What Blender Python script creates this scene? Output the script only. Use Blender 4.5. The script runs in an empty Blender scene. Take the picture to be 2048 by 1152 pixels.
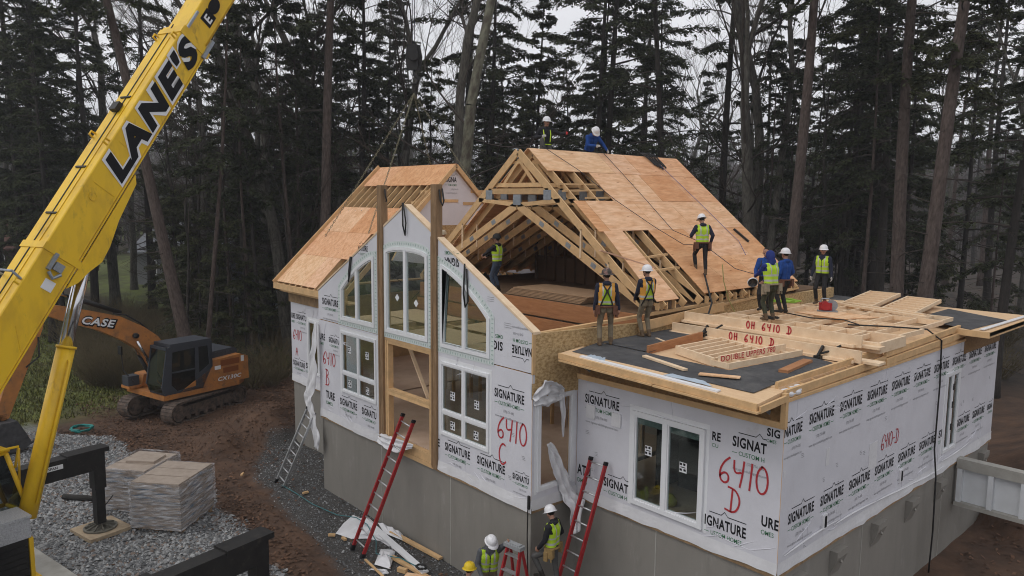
import bpy, bmesh, math, random
import numpy as np
from mathutils import Vector, Matrix, Quaternion
from mathutils.geometry import tessellate_polygon
R_ = math.radians
scene = bpy.context.scene
COL = scene.collection
random.seed(7); rng = np.random.default_rng(7)

# ------------------------------------------------------------------ camera, sky, sun, exposure
cam = bpy.data.cameras.new('camera'); camo = bpy.data.objects.new('camera', cam); COL.objects.link(camo)
Rv = Vector((0.666678, 0.745290, 0.009146)); Uv = Vector((-0.092891, 0.070905, 0.993148)); Fv = Vector((-0.739535, 0.662960, -0.116501))
mw = Matrix((Rv, Uv, -Fv)).transposed().to_4x4(); mw.translation = Vector((9.71245, -9.23541, 5.75970))
camo.matrix_world = mw
cam.sensor_width = 36; cam.lens = 1485.05 / 2048 * 36; cam.clip_start = .1; cam.clip_end = 4000
scene.camera = camo

SUN_EL, SUN_AZ = R_(52), R_(200)
world = bpy.data.worlds.new('World'); scene.world = world; world.use_nodes = True
nt = world.node_tree; bg = nt.nodes['Background']
sky = nt.nodes.new('ShaderNodeTexSky'); sky.sky_type = 'NISHITA'; sky.sun_disc = False
sky.sun_elevation = SUN_EL; sky.sun_rotation = SUN_AZ; sky.air_density = 1.0; sky.dust_density = 3.0; sky.altitude = 200
hs = nt.nodes.new('ShaderNodeHueSaturation'); hs.inputs['Saturation'].default_value = .22
nt.links.new(sky.outputs[0], hs.inputs['Color'])
# overcast: even the blue dome out towards a soft grey-white cloud sheet
tcw = nt.nodes.new('ShaderNodeTexCoord'); nzw = nt.nodes.new('ShaderNodeTexNoise'); nzw.inputs['Scale'].default_value = 2.2; nzw.inputs['Detail'].default_value = 5
mpw = nt.nodes.new('ShaderNodeMapping'); mpw.inputs['Scale'].default_value = (1, 1, 3.5)
nt.links.new(tcw.outputs['Generated'], mpw.inputs[0]); nt.links.new(mpw.outputs[0], nzw.inputs['Vector'])
rmw = nt.nodes.new('ShaderNodeValToRGB'); rmw.color_ramp.elements[0].color = (5.5, 5.5, 5.75, 1); rmw.color_ramp.elements[1].color = (7.8, 7.8, 8.0, 1)
rmw.color_ramp.elements[0].position = .35; rmw.color_ramp.elements[1].position = .7
nt.links.new(nzw.outputs['Fac'], rmw.inputs[0])
mxw = nt.nodes.new('ShaderNodeMix'); mxw.data_type = 'RGBA'; mxw.inputs[0].default_value = .8
nt.links.new(hs.outputs[0], mxw.inputs[6]); nt.links.new(rmw.outputs[0], mxw.inputs[7])
nt.links.new(mxw.outputs[2], bg.inputs['Color']); bg.inputs['Strength'].default_value = .145
sun = bpy.data.lights.new('sun', 'SUN'); sun.energy = .6; sun.angle = R_(25); sun.color = (1, .97, .93)
suno = bpy.data.objects.new('sun', sun); COL.objects.link(suno)
sd = Vector((math.sin(SUN_AZ) * math.cos(SUN_EL), math.cos(SUN_AZ) * math.cos(SUN_EL), math.sin(SUN_EL)))
suno.rotation_euler = (-sd).to_track_quat('-Z', 'Y').to_euler(); suno.location = (0, 0, 60)
scene.view_settings.view_transform = 'Standard'; scene.view_settings.look = 'None'
scene.cycles.filter_width = 1.05
scene.view_settings.exposure = 0.13; scene.view_settings.gamma = 1

# ------------------------------------------------------------------ materials
MATS = {}
def M(name, col, rough=.7, metal=0., var=.2, scale=6., stretch=(1, 1, 1), island=0., bump=0., bscale=None, col2=None, thr=(.3, .7), detail=6., spec=.3, bstretch=None):
    m = bpy.data.materials.new(name); m.use_nodes = True; t = m.node_tree; N = t.nodes; L = t.links
    b = N['Principled BSDF']; b.inputs['Roughness'].default_value = rough; b.inputs['Metallic'].default_value = metal
    b.inputs['Specular IOR Level'].default_value = spec
    c1 = tuple(col); c2 = tuple(col2) if col2 else tuple(v * (1 - var) for v in c1)
    tc = N.new('ShaderNodeTexCoord'); mp = N.new('ShaderNodeMapping'); mp.inputs['Scale'].default_value = stretch
    L.new(tc.outputs['Object'], mp.inputs[0])
    nz = N.new('ShaderNodeTexNoise'); nz.inputs['Scale'].default_value = scale; nz.inputs['Detail'].default_value = detail; nz.inputs['Roughness'].default_value = .62
    L.new(mp.outputs[0], nz.inputs['Vector'])
    rp = N.new('ShaderNodeValToRGB'); rp.color_ramp.elements[0].position = thr[0]; rp.color_ramp.elements[1].position = thr[1]
    rp.color_ramp.elements[0].color = (*c2, 1); rp.color_ramp.elements[1].color = (*c1, 1)
    L.new(nz.outputs['Fac'], rp.inputs[0]); out = rp.outputs[0]
    if island:
        g = N.new('ShaderNodeNewGeometry'); mr = N.new('ShaderNodeMapRange'); mr.inputs[3].default_value = 1 - island; mr.inputs[4].default_value = 1 + island * .6
        L.new(g.outputs['Random Per Island'], mr.inputs[0])
        mx = N.new('ShaderNodeMix'); mx.data_type = 'RGBA'; mx.blend_type = 'MULTIPLY'; mx.inputs[0].default_value = 1
        L.new(out, mx.inputs[6]); L.new(mr.outputs[0], mx.inputs[7]); out = mx.outputs[2]
    L.new(out, b.inputs['Base Color'])
    if bump:
        bp = N.new('ShaderNodeBump'); bp.inputs['Strength'].default_value = bump; bp.inputs['Distance'].default_value = .02
        n2 = N.new('ShaderNodeTexNoise'); n2.inputs['Scale'].default_value = bscale or scale * 4; n2.inputs['Detail'].default_value = 4
        if bstretch:
            m2 = N.new('ShaderNodeMapping'); m2.inputs['Scale'].default_value = bstretch; L.new(tc.outputs['Object'], m2.inputs[0]); L.new(m2.outputs[0], n2.inputs['Vector'])
        else: L.new(mp.outputs[0], n2.inputs['Vector'])
        L.new(n2.outputs['Fac'], bp.inputs['Height']); L.new(bp.outputs[0], b.inputs['Normal'])
    MATS[name] = m
    return m
def glassmat(name, tint, refl=.12):
    m = bpy.data.materials.new(name); m.use_nodes = True; t = m.node_tree; N = t.nodes; L = t.links
    N.remove(N['Principled BSDF']); o = N['Material Output']
    a = N.new('ShaderNodeBsdfTransparent'); a.inputs[0].default_value = (*tint, 1)
    g = N.new('ShaderNodeBsdfGlossy'); g.inputs['Roughness'].default_value = .04; g.inputs[0].default_value = (.9, .93, .95, 1)
    f = N.new('ShaderNodeLayerWeight'); pw = N.new('ShaderNodeMath'); pw.operation = 'POWER'; pw.inputs[1].default_value = 4; L.new(f.outputs['Facing'], pw.inputs[0]); ad = N.new('ShaderNodeMath'); ad.operation = 'MULTIPLY_ADD'; ad.inputs[1].default_value = .85; ad.inputs[2].default_value = refl * .35
    L.new(pw.outputs[0], ad.inputs[0]); s = N.new('ShaderNodeMixShader'); L.new(ad.outputs[0], s.inputs[0]); L.new(a.outputs[0], s.inputs[1]); L.new(g.outputs[0], s.inputs[2]); L.new(s.outputs[0], o.inputs['Surface'])
    MATS[name] = m; return m

WRAP = M('house_wrap', (.64, .64, .685), .5, var=.10, scale=1.6, bump=.6, bscale=2.6, bstretch=(1.2, 1.2, .7))
LUM = M('lumber', (.68, .44, .22), .75, var=.3, scale=5, island=.22, col2=(.5, .33, .17), bump=.1, bscale=30)
LUMW = M('lumber_pale', (.78, .615, .43), .75, scale=5, island=.16, col2=(.66, .48, .31))
LUMD = M('lumber_weathered', (.36, .24, .13), .8, scale=4, island=.2, col2=(.2, .13, .07), stretch=(2, 2, 1))
PLY = M('plywood', (.72, .415, .215), .7, scale=4, stretch=(5, 1.1, 5), island=.3, col2=(.54, .27, .125), bump=.06, bscale=20, thr=(.25, .75))
def plymat(name, cols, stretch):
    """sheathing plywood: every sheet its own shade, long grain, darker knots and patches"""
    m = M(name, (1, 1, 1), .72, scale=3, stretch=stretch, col2=(.78, .72, .66), bump=.08, bscale=22, thr=(.3, .65)); t = m.node_tree; N = t.nodes; L = t.links; b = N['Principled BSDF']
    g = N.new('ShaderNodeNewGeometry'); rp = N.new('ShaderNodeValToRGB'); rp.color_ramp.interpolation = 'CONSTANT'
    while len(rp.color_ramp.elements) < len(cols): rp.color_ramp.elements.new(.5)
    for k, c in enumerate(cols): rp.color_ramp.elements[k].position = k / len(cols); rp.color_ramp.elements[k].color = (*c, 1)
    L.new(g.outputs['Random Per Island'], rp.inputs[0])
    tc = N.new('ShaderNodeTexCoord'); mp = N.new('ShaderNodeMapping'); mp.inputs['Scale'].default_value = (2.6, .55, 2.6); L.new(tc.outputs['Object'], mp.inputs[0])
    n1 = N.new('ShaderNodeTexNoise'); n1.inputs['Scale'].default_value = 2.6; n1.inputs['Detail'].default_value = 7; n1.inputs['Distortion'].default_value = .6; L.new(mp.outputs[0], n1.inputs['Vector'])
    r1 = N.new('ShaderNodeValToRGB'); r1.color_ramp.elements[0].position = .36; r1.color_ramp.elements[0].color = (.86, .76, .66, 1); r1.color_ramp.elements[1].position = .62; r1.color_ramp.elements[1].color = (1, 1, 1, 1); L.new(n1.outputs['Fac'], r1.inputs[0])
    vo = N.new('ShaderNodeTexVoronoi'); vo.inputs['Scale'].default_value = 3.2; L.new(mp.outputs[0], vo.inputs['Vector']); r2 = N.new('ShaderNodeValToRGB'); r2.color_ramp.elements[0].position = .05; r2.color_ramp.elements[0].color = (.45, .3, .2, 1); r2.color_ramp.elements[1].position = .12; r2.color_ramp.elements[1].color = (1, 1, 1, 1); L.new(vo.outputs['Distance'], r2.inputs[0])
    cur = b.inputs['Base Color'].links[0].from_socket
    for o in (rp.outputs[0], r1.outputs[0], r2.outputs[0]):
        mx = N.new('ShaderNodeMix'); mx.data_type = 'RGBA'; mx.blend_type = 'MULTIPLY'; mx.inputs[0].default_value = 1; L.new(cur, mx.inputs[6]); L.new(o, mx.inputs[7]); cur = mx.outputs[2]
    L.new(cur, b.inputs['Base Color']); return m
PLY = plymat('sheathing_plywood', [(.78, .475, .275), (.81, .53, .335), (.72, .41, .215), (.80, .52, .34), (.82, .56, .35), (.69, .375, .195), (.76, .45, .265)], (6, 1.2, 6))
PLYP = M('plywood_pale', (.70, .50, .30), .7, scale=4, stretch=(1.2, 4, 4), island=.15, col2=(.58, .38, .22), thr=(.25, .75))
LVL = M('engineered_beam', (.42, .2, .09), .7, scale=6, stretch=(.6, .6, 4), col2=(.3, .13, .055), island=.1)
OSB = M('strand_board', (.52, .37, .19), .75, scale=13, stretch=(1, 1, 1.8), col2=(.30, .19, .08), island=.08, thr=(.36, .62), detail=3, bump=.15, bscale=40)
FELT = M('roof_felt', (.075, .075, .078), .85, var=.4, scale=3, bump=.25, bscale=9)
CONC = M('precast_concrete', (.25, .235, .21), .85, scale=1.1, stretch=(1.6, 1.6, .6), col2=(.20, .188, .168), bump=.12, bscale=40, thr=(.2, .8))
CONCL = M('pale_concrete', (.38, .37, .34), .85, scale=3, col2=(.28, .27, .24), bump=.1)
WHITE = M('white_vinyl', (.74, .75, .77), .4, var=.05)
FOAM = M('white_foam', (.62, .64, .66), .6, var=.1, scale=3)
MINT = M('flashing_tape', (.60, .655, .645), .55, var=.1, scale=9)
TICK = M('tape_print', (.36, .48, .44), .6)
INK = M('print_black', (.014, .014, .016), .6, spec=.1)
GREEN = M('print_green', (.05, .2, .09), .6)
GREYINK = M('print_grey', (.28, .28, .3), .6)
RED = M('spray_red', (.5, .04, .05), .6, var=.3, scale=14)
STEEL = M('galvanised_steel', (.33, .36, .4), .45, .6, var=.25, scale=14)
ALU = M('aluminium', (.55, .56, .57), .4, .7, var=.2, scale=8)
CHROME = M('chrome', (.62, .63, .65), .16, 1, var=.05)
YEL = M('crane_yellow', (.76, .48, .018), .42, scale=1.3, stretch=(1.6, 1.6, .7), col2=(.58, .35, .02), thr=(.3, .55), spec=.4, bump=.03, bscale=5)
YELD = M('crane_yellow_dirty', (.50, .33, .03), .6, scale=5, col2=(.25, .16, .03), thr=(.35, .6))
BLK = M('black_paint', (.010, .010, .011), .5, scale=4, col2=(.02, .019, .018), thr=(.4, .75))
BLKR = M('black_rubber', (.015, .015, .016), .8, var=.3)
ORG = M('excavator_orange', (.50, .20, .05), .5, scale=2.4, col2=(.29, .13, .05), thr=(.3, .7))
CABG = M('cab_grey', (.055, .06, .072), .45, var=.2, scale=4)
TRACK = M('muddy_track', (.16, .115, .088), .85, scale=7, col2=(.05, .043, .04), thr=(.35, .65), bump=.3, bscale=20)
LRED = M('ladder_red', (.38, .025, .028), .45, var=.3, scale=8)
GLASS = glassmat('window_glass', (.76, .82, .81), .25)
GLASSD = glassmat('cab_glass', (.22, .27, .27), .25)
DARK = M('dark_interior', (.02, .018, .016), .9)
DRY = M('drywall', (.52, .46, .42), .85, var=.15, scale=2)
PLATE = M('diamond_plate', (.52, .53, .55), .4, .3, var=.45, scale=42, bump=.6, bscale=60)
WOODMAT = M('pad_wood', (.40, .32, .22), .8, scale=6, col2=(.28, .21, .14))
BLUE = M('blue_plastic', (.02, .05, .2), .5)
TEAL = M('teal_hose', (.02, .22, .2), .5)
FLOORP = M('subfloor', (.60, .45, .34), .7, scale=3, col2=(.5, .36, .26))
LIME = M('lime_rope', (.3, .5, .06), .6)
ROPE = M('dark_rope', (.04, .04, .055), .8)
CLOTHW = M('torn_wrap', (.68, .68, .7), .55, var=.1, scale=5, bump=.2, bscale=14)
CARD = M('carton_brown', (.40, .335, .28), .4, scale=5, col2=(.29, .235, .19))
CARTON = M('shingle_bundles', (.27, .215, .17), .5, scale=1, stretch=(1.5, 1.5, 14), col2=(.05, .10, .16), thr=(.33, .5), detail=3)
FILM_UNUSED = M('stretch_film', (.5, .5, .53), .3, scale=2, stretch=(1, 1, 9), col2=(.32, .3, .32), spec=.5)

def grime(m, col, scale, stretch, lo, hi, fac):
    """old dirt, rust runs and rubbed patches with a shape of their own"""
    t = m.node_tree; N = t.nodes; L = t.links; b = N['Principled BSDF']; cur = b.inputs['Base Color'].links[0].from_socket
    tc = N.new('ShaderNodeTexCoord'); mp = N.new('ShaderNodeMapping'); mp.inputs['Scale'].default_value = stretch; L.new(tc.outputs['Object'], mp.inputs[0]); nz = N.new('ShaderNodeTexNoise'); nz.inputs['Scale'].default_value = scale; nz.inputs['Detail'].default_value = 8; nz.inputs['Roughness'].default_value = .7; L.new(mp.outputs[0], nz.inputs['Vector'])
    mr = N.new('ShaderNodeMapRange'); mr.inputs[1].default_value = lo; mr.inputs[2].default_value = hi; mr.inputs[4].default_value = fac; L.new(nz.outputs['Fac'], mr.inputs[0])
    mx = N.new('ShaderNodeMix'); mx.data_type = 'RGBA'; mx.inputs[7].default_value = (*col, 1); L.new(mr.outputs[0], mx.inputs[0]); L.new(cur, mx.inputs[6]); L.new(mx.outputs[2], b.inputs['Base Color'])
grime(YEL, (.22, .14, .03), 3.2, (1, 1, .45), .56, .74, .75); grime(ORG, (.13, .085, .055), 4.5, (1, 1, 1), .52, .7, .75); grime(CONC, (.14, .13, .115), 2.0, (1.6, 1.6, .3), .54, .76, .4); grime(CONC, (.36, .345, .32), 1.7, (1.6, 1.6, .5), .58, .7, .35)
grime(WRAP, (.40, .37, .34), 2.1, (1, 1, .7), .62, .78, .45); grime(BLK, (.06, .05, .042), 5, (1, 1, 1), .56, .7, .6); grime(FELT, (.13, .125, .12), 2.2, (1, 1, 1), .5, .72, .6)
# ------------------------------------------------------------------ mesh builder
V3 = lambda *a: np.array(a, float)
def unit(v): v = np.asarray(v, float); return v / (np.linalg.norm(v) or 1)
def frame(d, up=(0, 0, 1)):
    d = unit(d); s = np.cross(d, up)
    if np.linalg.norm(s) < 1e-4: s = np.cross(d, (0, 1, 0))
    s = unit(s); return d, s, np.cross(s, d)
class MB:
    def __init__(s): s.v = []; s.f = []; s.m = []; s.mi = 0
    def add(s, vs, fs, mi=None):
        o = len(s.v); s.v += [tuple(map(float, p)) for p in vs]; s.f += [tuple(i + o for i in f) for f in fs]; s.m += [s.mi if mi is None else mi] * len(fs)
    def hexa(s, p, mi=None):  # 8 points: bottom ring 0-3, top ring 4-7
        s.add(p, [(3, 2, 1, 0), (4, 5, 6, 7), (0, 1, 5, 4), (1, 2, 6, 5), (2, 3, 7, 6), (3, 0, 4, 7)], mi)
    def box(s, x0, x1, y0, y1, z0, z1, mi=None):
        s.hexa([(x0, y0, z0), (x1, y0, z0), (x1, y1, z0), (x0, y1, z0), (x0, y0, z1), (x1, y0, z1), (x1, y1, z1), (x0, y1, z1)], mi)
    def obox(s, c, ax, ay, az, sx, sy, sz, mi=None):
        c = np.asarray(c, float); ax, ay, az = [np.asarray(a, float) for a in (ax, ay, az)]
        P = [c + ax * (i * sx / 2) + ay * (j * sy / 2) + az * (k * sz / 2) for k in (-1, 1) for i, j in ((-1, -1), (1, -1), (1, 1), (-1, 1))]
        s.hexa(P, mi)
    def beam(s, a, b, w, h, up=(0, 0, 1), mi=None, off=(0, 0)):
        a = np.asarray(a, float); b = np.asarray(b, float); d, sd_, u = frame(b - a, up)
        c = (a + b) / 2 + sd_ * off[0] + u * off[1]; s.obox(c, d, sd_, u, np.linalg.norm(b - a), w, h, mi)
    def tube(s, pts, r, n=8, mi=None, caps=True):
        pts = [np.asarray(p, float) for p in pts]; k = len(pts); rs = r if hasattr(r, '__len__') else [r] * k
        vs = []; up = (0, 0, 1); prev = None
        for i, p in enumerate(pts):
            d = pts[min(i + 1, k - 1)] - pts[max(i - 1, 0)]
            if prev is None: _, a, b = frame(d)
            else:
                d = unit(d); a = prev - d * (prev @ d); a = unit(a) if np.linalg.norm(a) > 1e-5 else frame(d)[1]; b = np.cross(d, a) * -1; b = np.cross(a, d)
            prev = a
            for j in range(n):
                t = 2 * math.pi * j / n; vs.append(p + (a * math.cos(t) + b * math.sin(t)) * rs[i])
        fs = [(i * n + j, i * n + (j + 1) % n, (i + 1) * n + (j + 1) % n, (i + 1) * n + j) for i in range(k - 1) for j in range(n)]
        if caps: fs += [tuple(range(n - 1, -1, -1)), tuple((k - 1) * n + j for j in range(n))]
        s.add(vs, fs, mi)
    def cyl(s, a, b, r, n=16, mi=None, r2=None): s.tube([a, b], [r, r if r2 is None else r2], n, mi)
    def lathe(s, c, prof, n=20, axis=(0, 0, 1), xdir=None, mi=None, sx=1., sy=1.):
        az = unit(axis); ax = unit(xdir) if xdir is not None else frame(az, (0, 1, 0))[1]; ay = np.cross(az, ax); c = np.asarray(c, float)
        vs = [c + az * h + (ax * math.cos(2 * math.pi * j / n) * sx + ay * math.sin(2 * math.pi * j / n) * sy) * r for r, h in prof for j in range(n)]
        fs = [(i * n + j, i * n + (j + 1) % n, (i + 1) * n + (j + 1) % n, (i + 1) * n + j) for i in range(len(prof) - 1) for j in range(n)]
        s.add(vs, fs, mi)
    def ext(s, loops, o, u, v, n, t, mi=None, side=None, back=None):
        """polygon with holes (2d loops in u,v) made a slab of thickness t against -n; front at o"""
        o, u, v, n = [np.asarray(a, float) for a in (o, u, v, n)]
        pts = [p for l in loops for p in l]; tri = tessellate_polygon([[Vector((p[0], p[1], 0)) for p in l] for l in loops])
        P = [o + u * p[0] + v * p[1] for p in pts]; k = len(P)
        def orient(t3):
            a, b, c = [P[i] for i in t3]; return t3 if np.cross(b - a, c - a) @ n > 0 else t3[::-1]
        tri = [orient(tuple(t3)) for t3 in tri if len(set(t3)) == 3]
        s.add(P, tri, mi)
        if t:
            s.add([p - n * t for p in P], [t3[::-1] for t3 in tri], back if back is not None else mi)
            i0 = 0
            for l in loops:
                m_ = len(l); vs = [P[i0 + i] for i in range(m_)] + [P[i0 + i] - n * t for i in range(m_)]
                s.add(vs, [(i, (i + 1) % m_, m_ + (i + 1) % m_, m_ + i) for i in range(m_)], side if side is not None else mi); i0 += m_
    def stroke(s, pts, w, o, u, v, n, mi=None, lift=.004):
        o, u, v, n = [np.asarray(a, float) for a in (o, u, v, n)]
        P = np.array(pts, float); k = len(P); L_, R2 = [], []
        for i in range(k):
            d = P[min(i + 1, k - 1)] - P[max(i - 1, 0)]; d = d / (np.linalg.norm(d) or 1); q = np.array((-d[1], d[0])) * w / 2
            L_.append(P[i] + q); R2.append(P[i] - q)
        vs = [o + u * p[0] + v * p[1] + n * lift for p in L_ + R2]
        s.add(vs, [(i, k + i, k + i + 1, i + 1) for i in range(k - 1)], mi)
    def text(s, body, o, u, v, h, mi=None, bold=0., width=None, lift=.004, shear=0.):
        V, F_ = glyphs(body, bold, shear)
        if not len(V): return
        o, u, v = [np.asarray(a, float) for a in (o, u, v)]; n = np.cross(u, v)
        w0 = V[:, 0].max() - V[:, 0].min(); sy = h / .7; sx = sy if width is None else width / w0
        P = o + np.outer((V[:, 0] - V[:, 0].min()) * sx, u) + np.outer(V[:, 1] * sy, v) + n * lift
        s.add(P, F_, mi)
    def split(s, name, mats, parent=None, smooth=False):
        par = list(range(len(s.v)))
        def fd(i):
            while par[i] != i: par[i] = par[par[i]]; i = par[i]
            return i
        for f in s.f:
            a = fd(f[0])
            for i in f[1:]: par[fd(i)] = a
        g = {}
        for f, m in zip(s.f, s.m): g.setdefault(fd(f[0]), []).append((f, m))
        out = []
        for fs in g.values():
            q = MB(); mp = {}
            for f, m in fs:
                for i in f:
                    if i not in mp: mp[i] = len(q.v); q.v.append(s.v[i])
                q.f.append(tuple(mp[i] for i in f)); q.m.append(m)
            out.append(q.build(name, mats, parent, smooth))
        return out
    def build(s, name, mats, parent=None, smooth=False, link=True):
        me = bpy.data.meshes.new(name); me.from_pydata(s.v, [], s.f)
        for m in (mats if isinstance(mats, (list, tuple)) else [mats]): me.materials.append(m)
        me.polygons.foreach_set('material_index', s.m)
        if smooth: me.polygons.foreach_set('use_smooth', [True] * len(s.f))
        me.update(); return obj(name, me, parent)
def obj(name, me, parent=None):
    o = bpy.data.objects.new(name, me); COL.objects.link(o)
    if parent is not None: o.parent = parent
    return o
GC = {}
def glyphs(body, bold, shear):
    k = (body, bold, shear)
    if k not in GC:
        cu = bpy.data.curves.new('t', 'FONT'); cu.body = body; cu.offset = bold; cu.shear = shear; cu.size = 1; cu.resolution_u = 3
        cu.space_character = 1.0 + bold * 3
        o = bpy.data.objects.new('t', cu); COL.objects.link(o); dg = bpy.context.evaluated_depsgraph_get(); dg.update()
        me = bpy.data.meshes.new_from_object(o.evaluated_get(dg))
        GC[k] = (np.array([v.co[:] for v in me.vertices]), [tuple(p.vertices) for p in me.polygons])
        bpy.data.objects.remove(o); bpy.data.curves.remove(cu); bpy.data.meshes.remove(me)
    return GC[k]
def tag(o, label, cat, group=None, kind=None):
    if label: o['label'] = label
    if cat: o['category'] = cat
    if group: o['group'] = group
    if kind: o['kind'] = kind
    return o
def thing(name, label, cat, loc=(0, 0, 0), rz=0., group=None):
    o = bpy.data.objects.new(name, None); COL.objects.link(o); o.location = loc; o.rotation_euler = (0, 0, rz); o.empty_display_size = .3
    return tag(o, label, cat, group)
def copy_tree(o, parent=None):
    c = o.copy(); COL.objects.link(c)
    if parent is not None: c.parent = parent
    for ch in list(o.children): copy_tree(ch, c)
    return c
def arc(cx, cy, r, a0, a1, n): return [(cx + r * math.cos(R_(a0 + (a1 - a0) * i / n)), cy + r * math.sin(R_(a0 + (a1 - a0) * i / n))) for i in range(n + 1)]
def rect(x0, x1, z0, z1): return [(x0, z0), (x1, z0), (x1, z1), (x0, z1)]
def npmesh(name, V, F_, mats, mi=None, smooth=False):
    """fast mesh from arrays; F_ (n,3) or (n,4)"""
    me = bpy.data.meshes.new(name); V = np.asarray(V, np.float32); F_ = np.asarray(F_, np.int32); n, k = F_.shape
    me.vertices.add(len(V)); me.vertices.foreach_set('co', V.ravel()); me.loops.add(n * k); me.loops.foreach_set('vertex_index', F_.ravel())
    me.polygons.add(n); me.polygons.foreach_set('loop_start', np.arange(n, dtype=np.int32) * k)
    for m in mats: me.materials.append(m)
    if mi is not None: me.polygons.foreach_set('material_index', np.asarray(mi, np.int32))
    if smooth: me.polygons.foreach_set('use_smooth', np.ones(n, bool))
    me.update(calc_edges=True); me.validate(); return me
# ================================================================== THE HOUSE
X, Y, Z = V3(1, 0, 0), V3(0, 1, 0), V3(0, 0, 1)
house = thing('house', 'half built house in white printed wrap with open timber roof trusses on concrete', 'house', (0, 0, -2.1))
house.location = (0, 0, 0)
WM = [WRAP, INK, GREEN, GREYINK, RED, LUM, OSB, CLOTHW]   # slots of every wrapped wall
def logo(mb, o, u, v, s=1., body='SIGNATURE', cut=None, small=True):
    """printed house-wrap logo; baseline left at o; body may be a cropped piece"""
    n = np.cross(u, v); W_ = .855 * s; h = .165 * s; full = 'SIGNATURE'
    wd = W_ * {9: 1, 8: .87, 7: .79, 6: .70, 5: .58, 4: .46, 3: .34, 2: .22, 1: .12}[len(body)]
    mb.text(body, o, u, v, h, 1, bold=.028, width=wd)
    last = body[-1] == 'E'
    x0 = 0 if body[0] == 'S' else -.02; x1 = wd
    pk = {True: W_ * .55 - (W_ - wd if last else 0), False: wd * .6}[body[0] == 'S' or last]
    if len(body) >= 5:
        mb.stroke([(x0 + .1 * s, h + .07 * s), (pk - .06 * s, h + .07 * s), (pk, h + .135 * s), (pk + .06 * s, h + .07 * s), (x1, h + .07 * s)], .014 * s, o, u, v, n, 1)
    cb = {9: 'CUSTOM HOMES', 8: 'CUSTOM HOM', 7: 'CUSTOM HO', 6: 'CUSTOM H', 5: 'TOM HOMES', 4: 'OMES', 3: 'OMES', 2: 'CU', 1: 'S'}[len(body)]
    if last and len(body) == 8: cb = 'USTOM HOMES'
    if len(body) > 1:
        mb.text(cb, o + u * (.12 * s if len(body) > 4 else 0) - v * .14 * s, u, v, .075 * s, 2, bold=.004, width=min(.61 * s, wd * .75))
        if len(body) > 4:
            mb.stroke([(0, -.105 * s), (.09 * s, -.105 * s)], .01 * s, o, u, v, n, 2)
            if len(body) == 9: mb.stroke([(W_ - .1 * s, -.105 * s), (W_, -.105 * s)], .01 * s, o, u, v, n, 2)
    if small and len(body) > 4:
        mb.text('(570) 774-1005', o + u * .27 * s - v * .27 * s, u, v, .05 * s, 3, width=.3 * s)
        mb.text('www.signaturebuildingsystems.com', o + u * .02 * s - v * .39 * s, u, v, .045 * s, 3, width=min(.82 * s, wd))
def rev(pts): return pts
DIG = {'6': [[(.62, 1), (.3, .8), (.06, .45), (.08, .12), (.32, 0), (.55, .1), (.56, .32), (.36, .42), (.12, .3), (.07, .2)]],
       '4': [[(.08, .95), (.08, .6), (.2, .48), (.5, .56)], [(.62, 1), (.55, .5), (.42, 0)]],
       '1': [[(.28, 1), (.24, .5), (.18, 0)]],
       '0': [[(.35, 1), (.12, .8), (.04, .45), (.14, .1), (.38, 0), (.6, .18), (.66, .55), (.55, .88), (.35, 1), (.28, .96)]],
       'A': [[(0, 0), (.3, 1), (.62, 0)], [(.08, .36), (.6, .4)]],
       'B': [[(.15, 1), (.12, 0)], [(0, .98), (.45, .95), (.5, .7), (.16, .55), (.55, .45), (.6, .15), (.4, 0), (-.05, 0)]],
       'C': [[(.62, .9), (.4, 1), (.12, .8), (.02, .45), (.14, .1), (.4, 0), (.68, .2)]],
       'D': [[(.0, 1), (.5, .95), (.78, .6), (.65, .2), (.35, .0), (-.15, .08)], [(.3, .95), (.22, .02)]],
       'O': [[(.35, 1), (.1, .8), (.05, .4), (.2, .05), (.45, 0), (.65, .3), (.62, .75), (.4, 1), (.3, .98)]],
       'H': [[(.08, 1), (.05, 0)], [(.55, 1), (.52, 0)], [(.06, .5), (.54, .52)]],
       '2': [[(.05, .8), (.3, 1), (.55, .8), (.3, .4), (.02, .02), (.6, .05)]], '-': [[(.05, .45), (.5, .45)]], ' ': []}
def curveup(p, it=2):
    for _ in range(it):
        if len(p) < 3: return p
        q = [p[0]]
        for a, b in zip(p[:-1], p[1:]):
            q += [(a[0] * .75 + b[0] * .25, a[1] * .75 + b[1] * .25), (a[0] * .25 + b[0] * .75, a[1] * .25 + b[1] * .75)]
        p = q + [p[-1]]
    return p
def spray(mb, body, o, u, v, h, w=.03, adv=.62, mi=4, sharp=False):
    n = np.cross(u, v); x = 0
    for ch in body:
        for st in DIG[ch]:
            q = [(x + a * h * .72, b * h) for a, b in st]
            mb.stroke(q if sharp else curveup(q, 1 if ch in 'AH' else 2), w, o, u, v, n, mi, lift=.006)
        x += h * adv * (.62 if ch == '1' else 1)
def specks(mb, x0, x1, z0, z1, o, u, v, nrm, k):
    for _ in range(k):
        a = np.asarray(o) + np.asarray(u) * random.uniform(x0, x1) + np.asarray(v) * random.uniform(z0, z1)
        for j in range(3): mb.obox(a + np.asarray(v) * (-.03 * j) + np.asarray(u) * .01 * j + np.asarray(nrm) * .003, u, v, nrm, random.uniform(.05, .09), .007, .003, 3)
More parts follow.
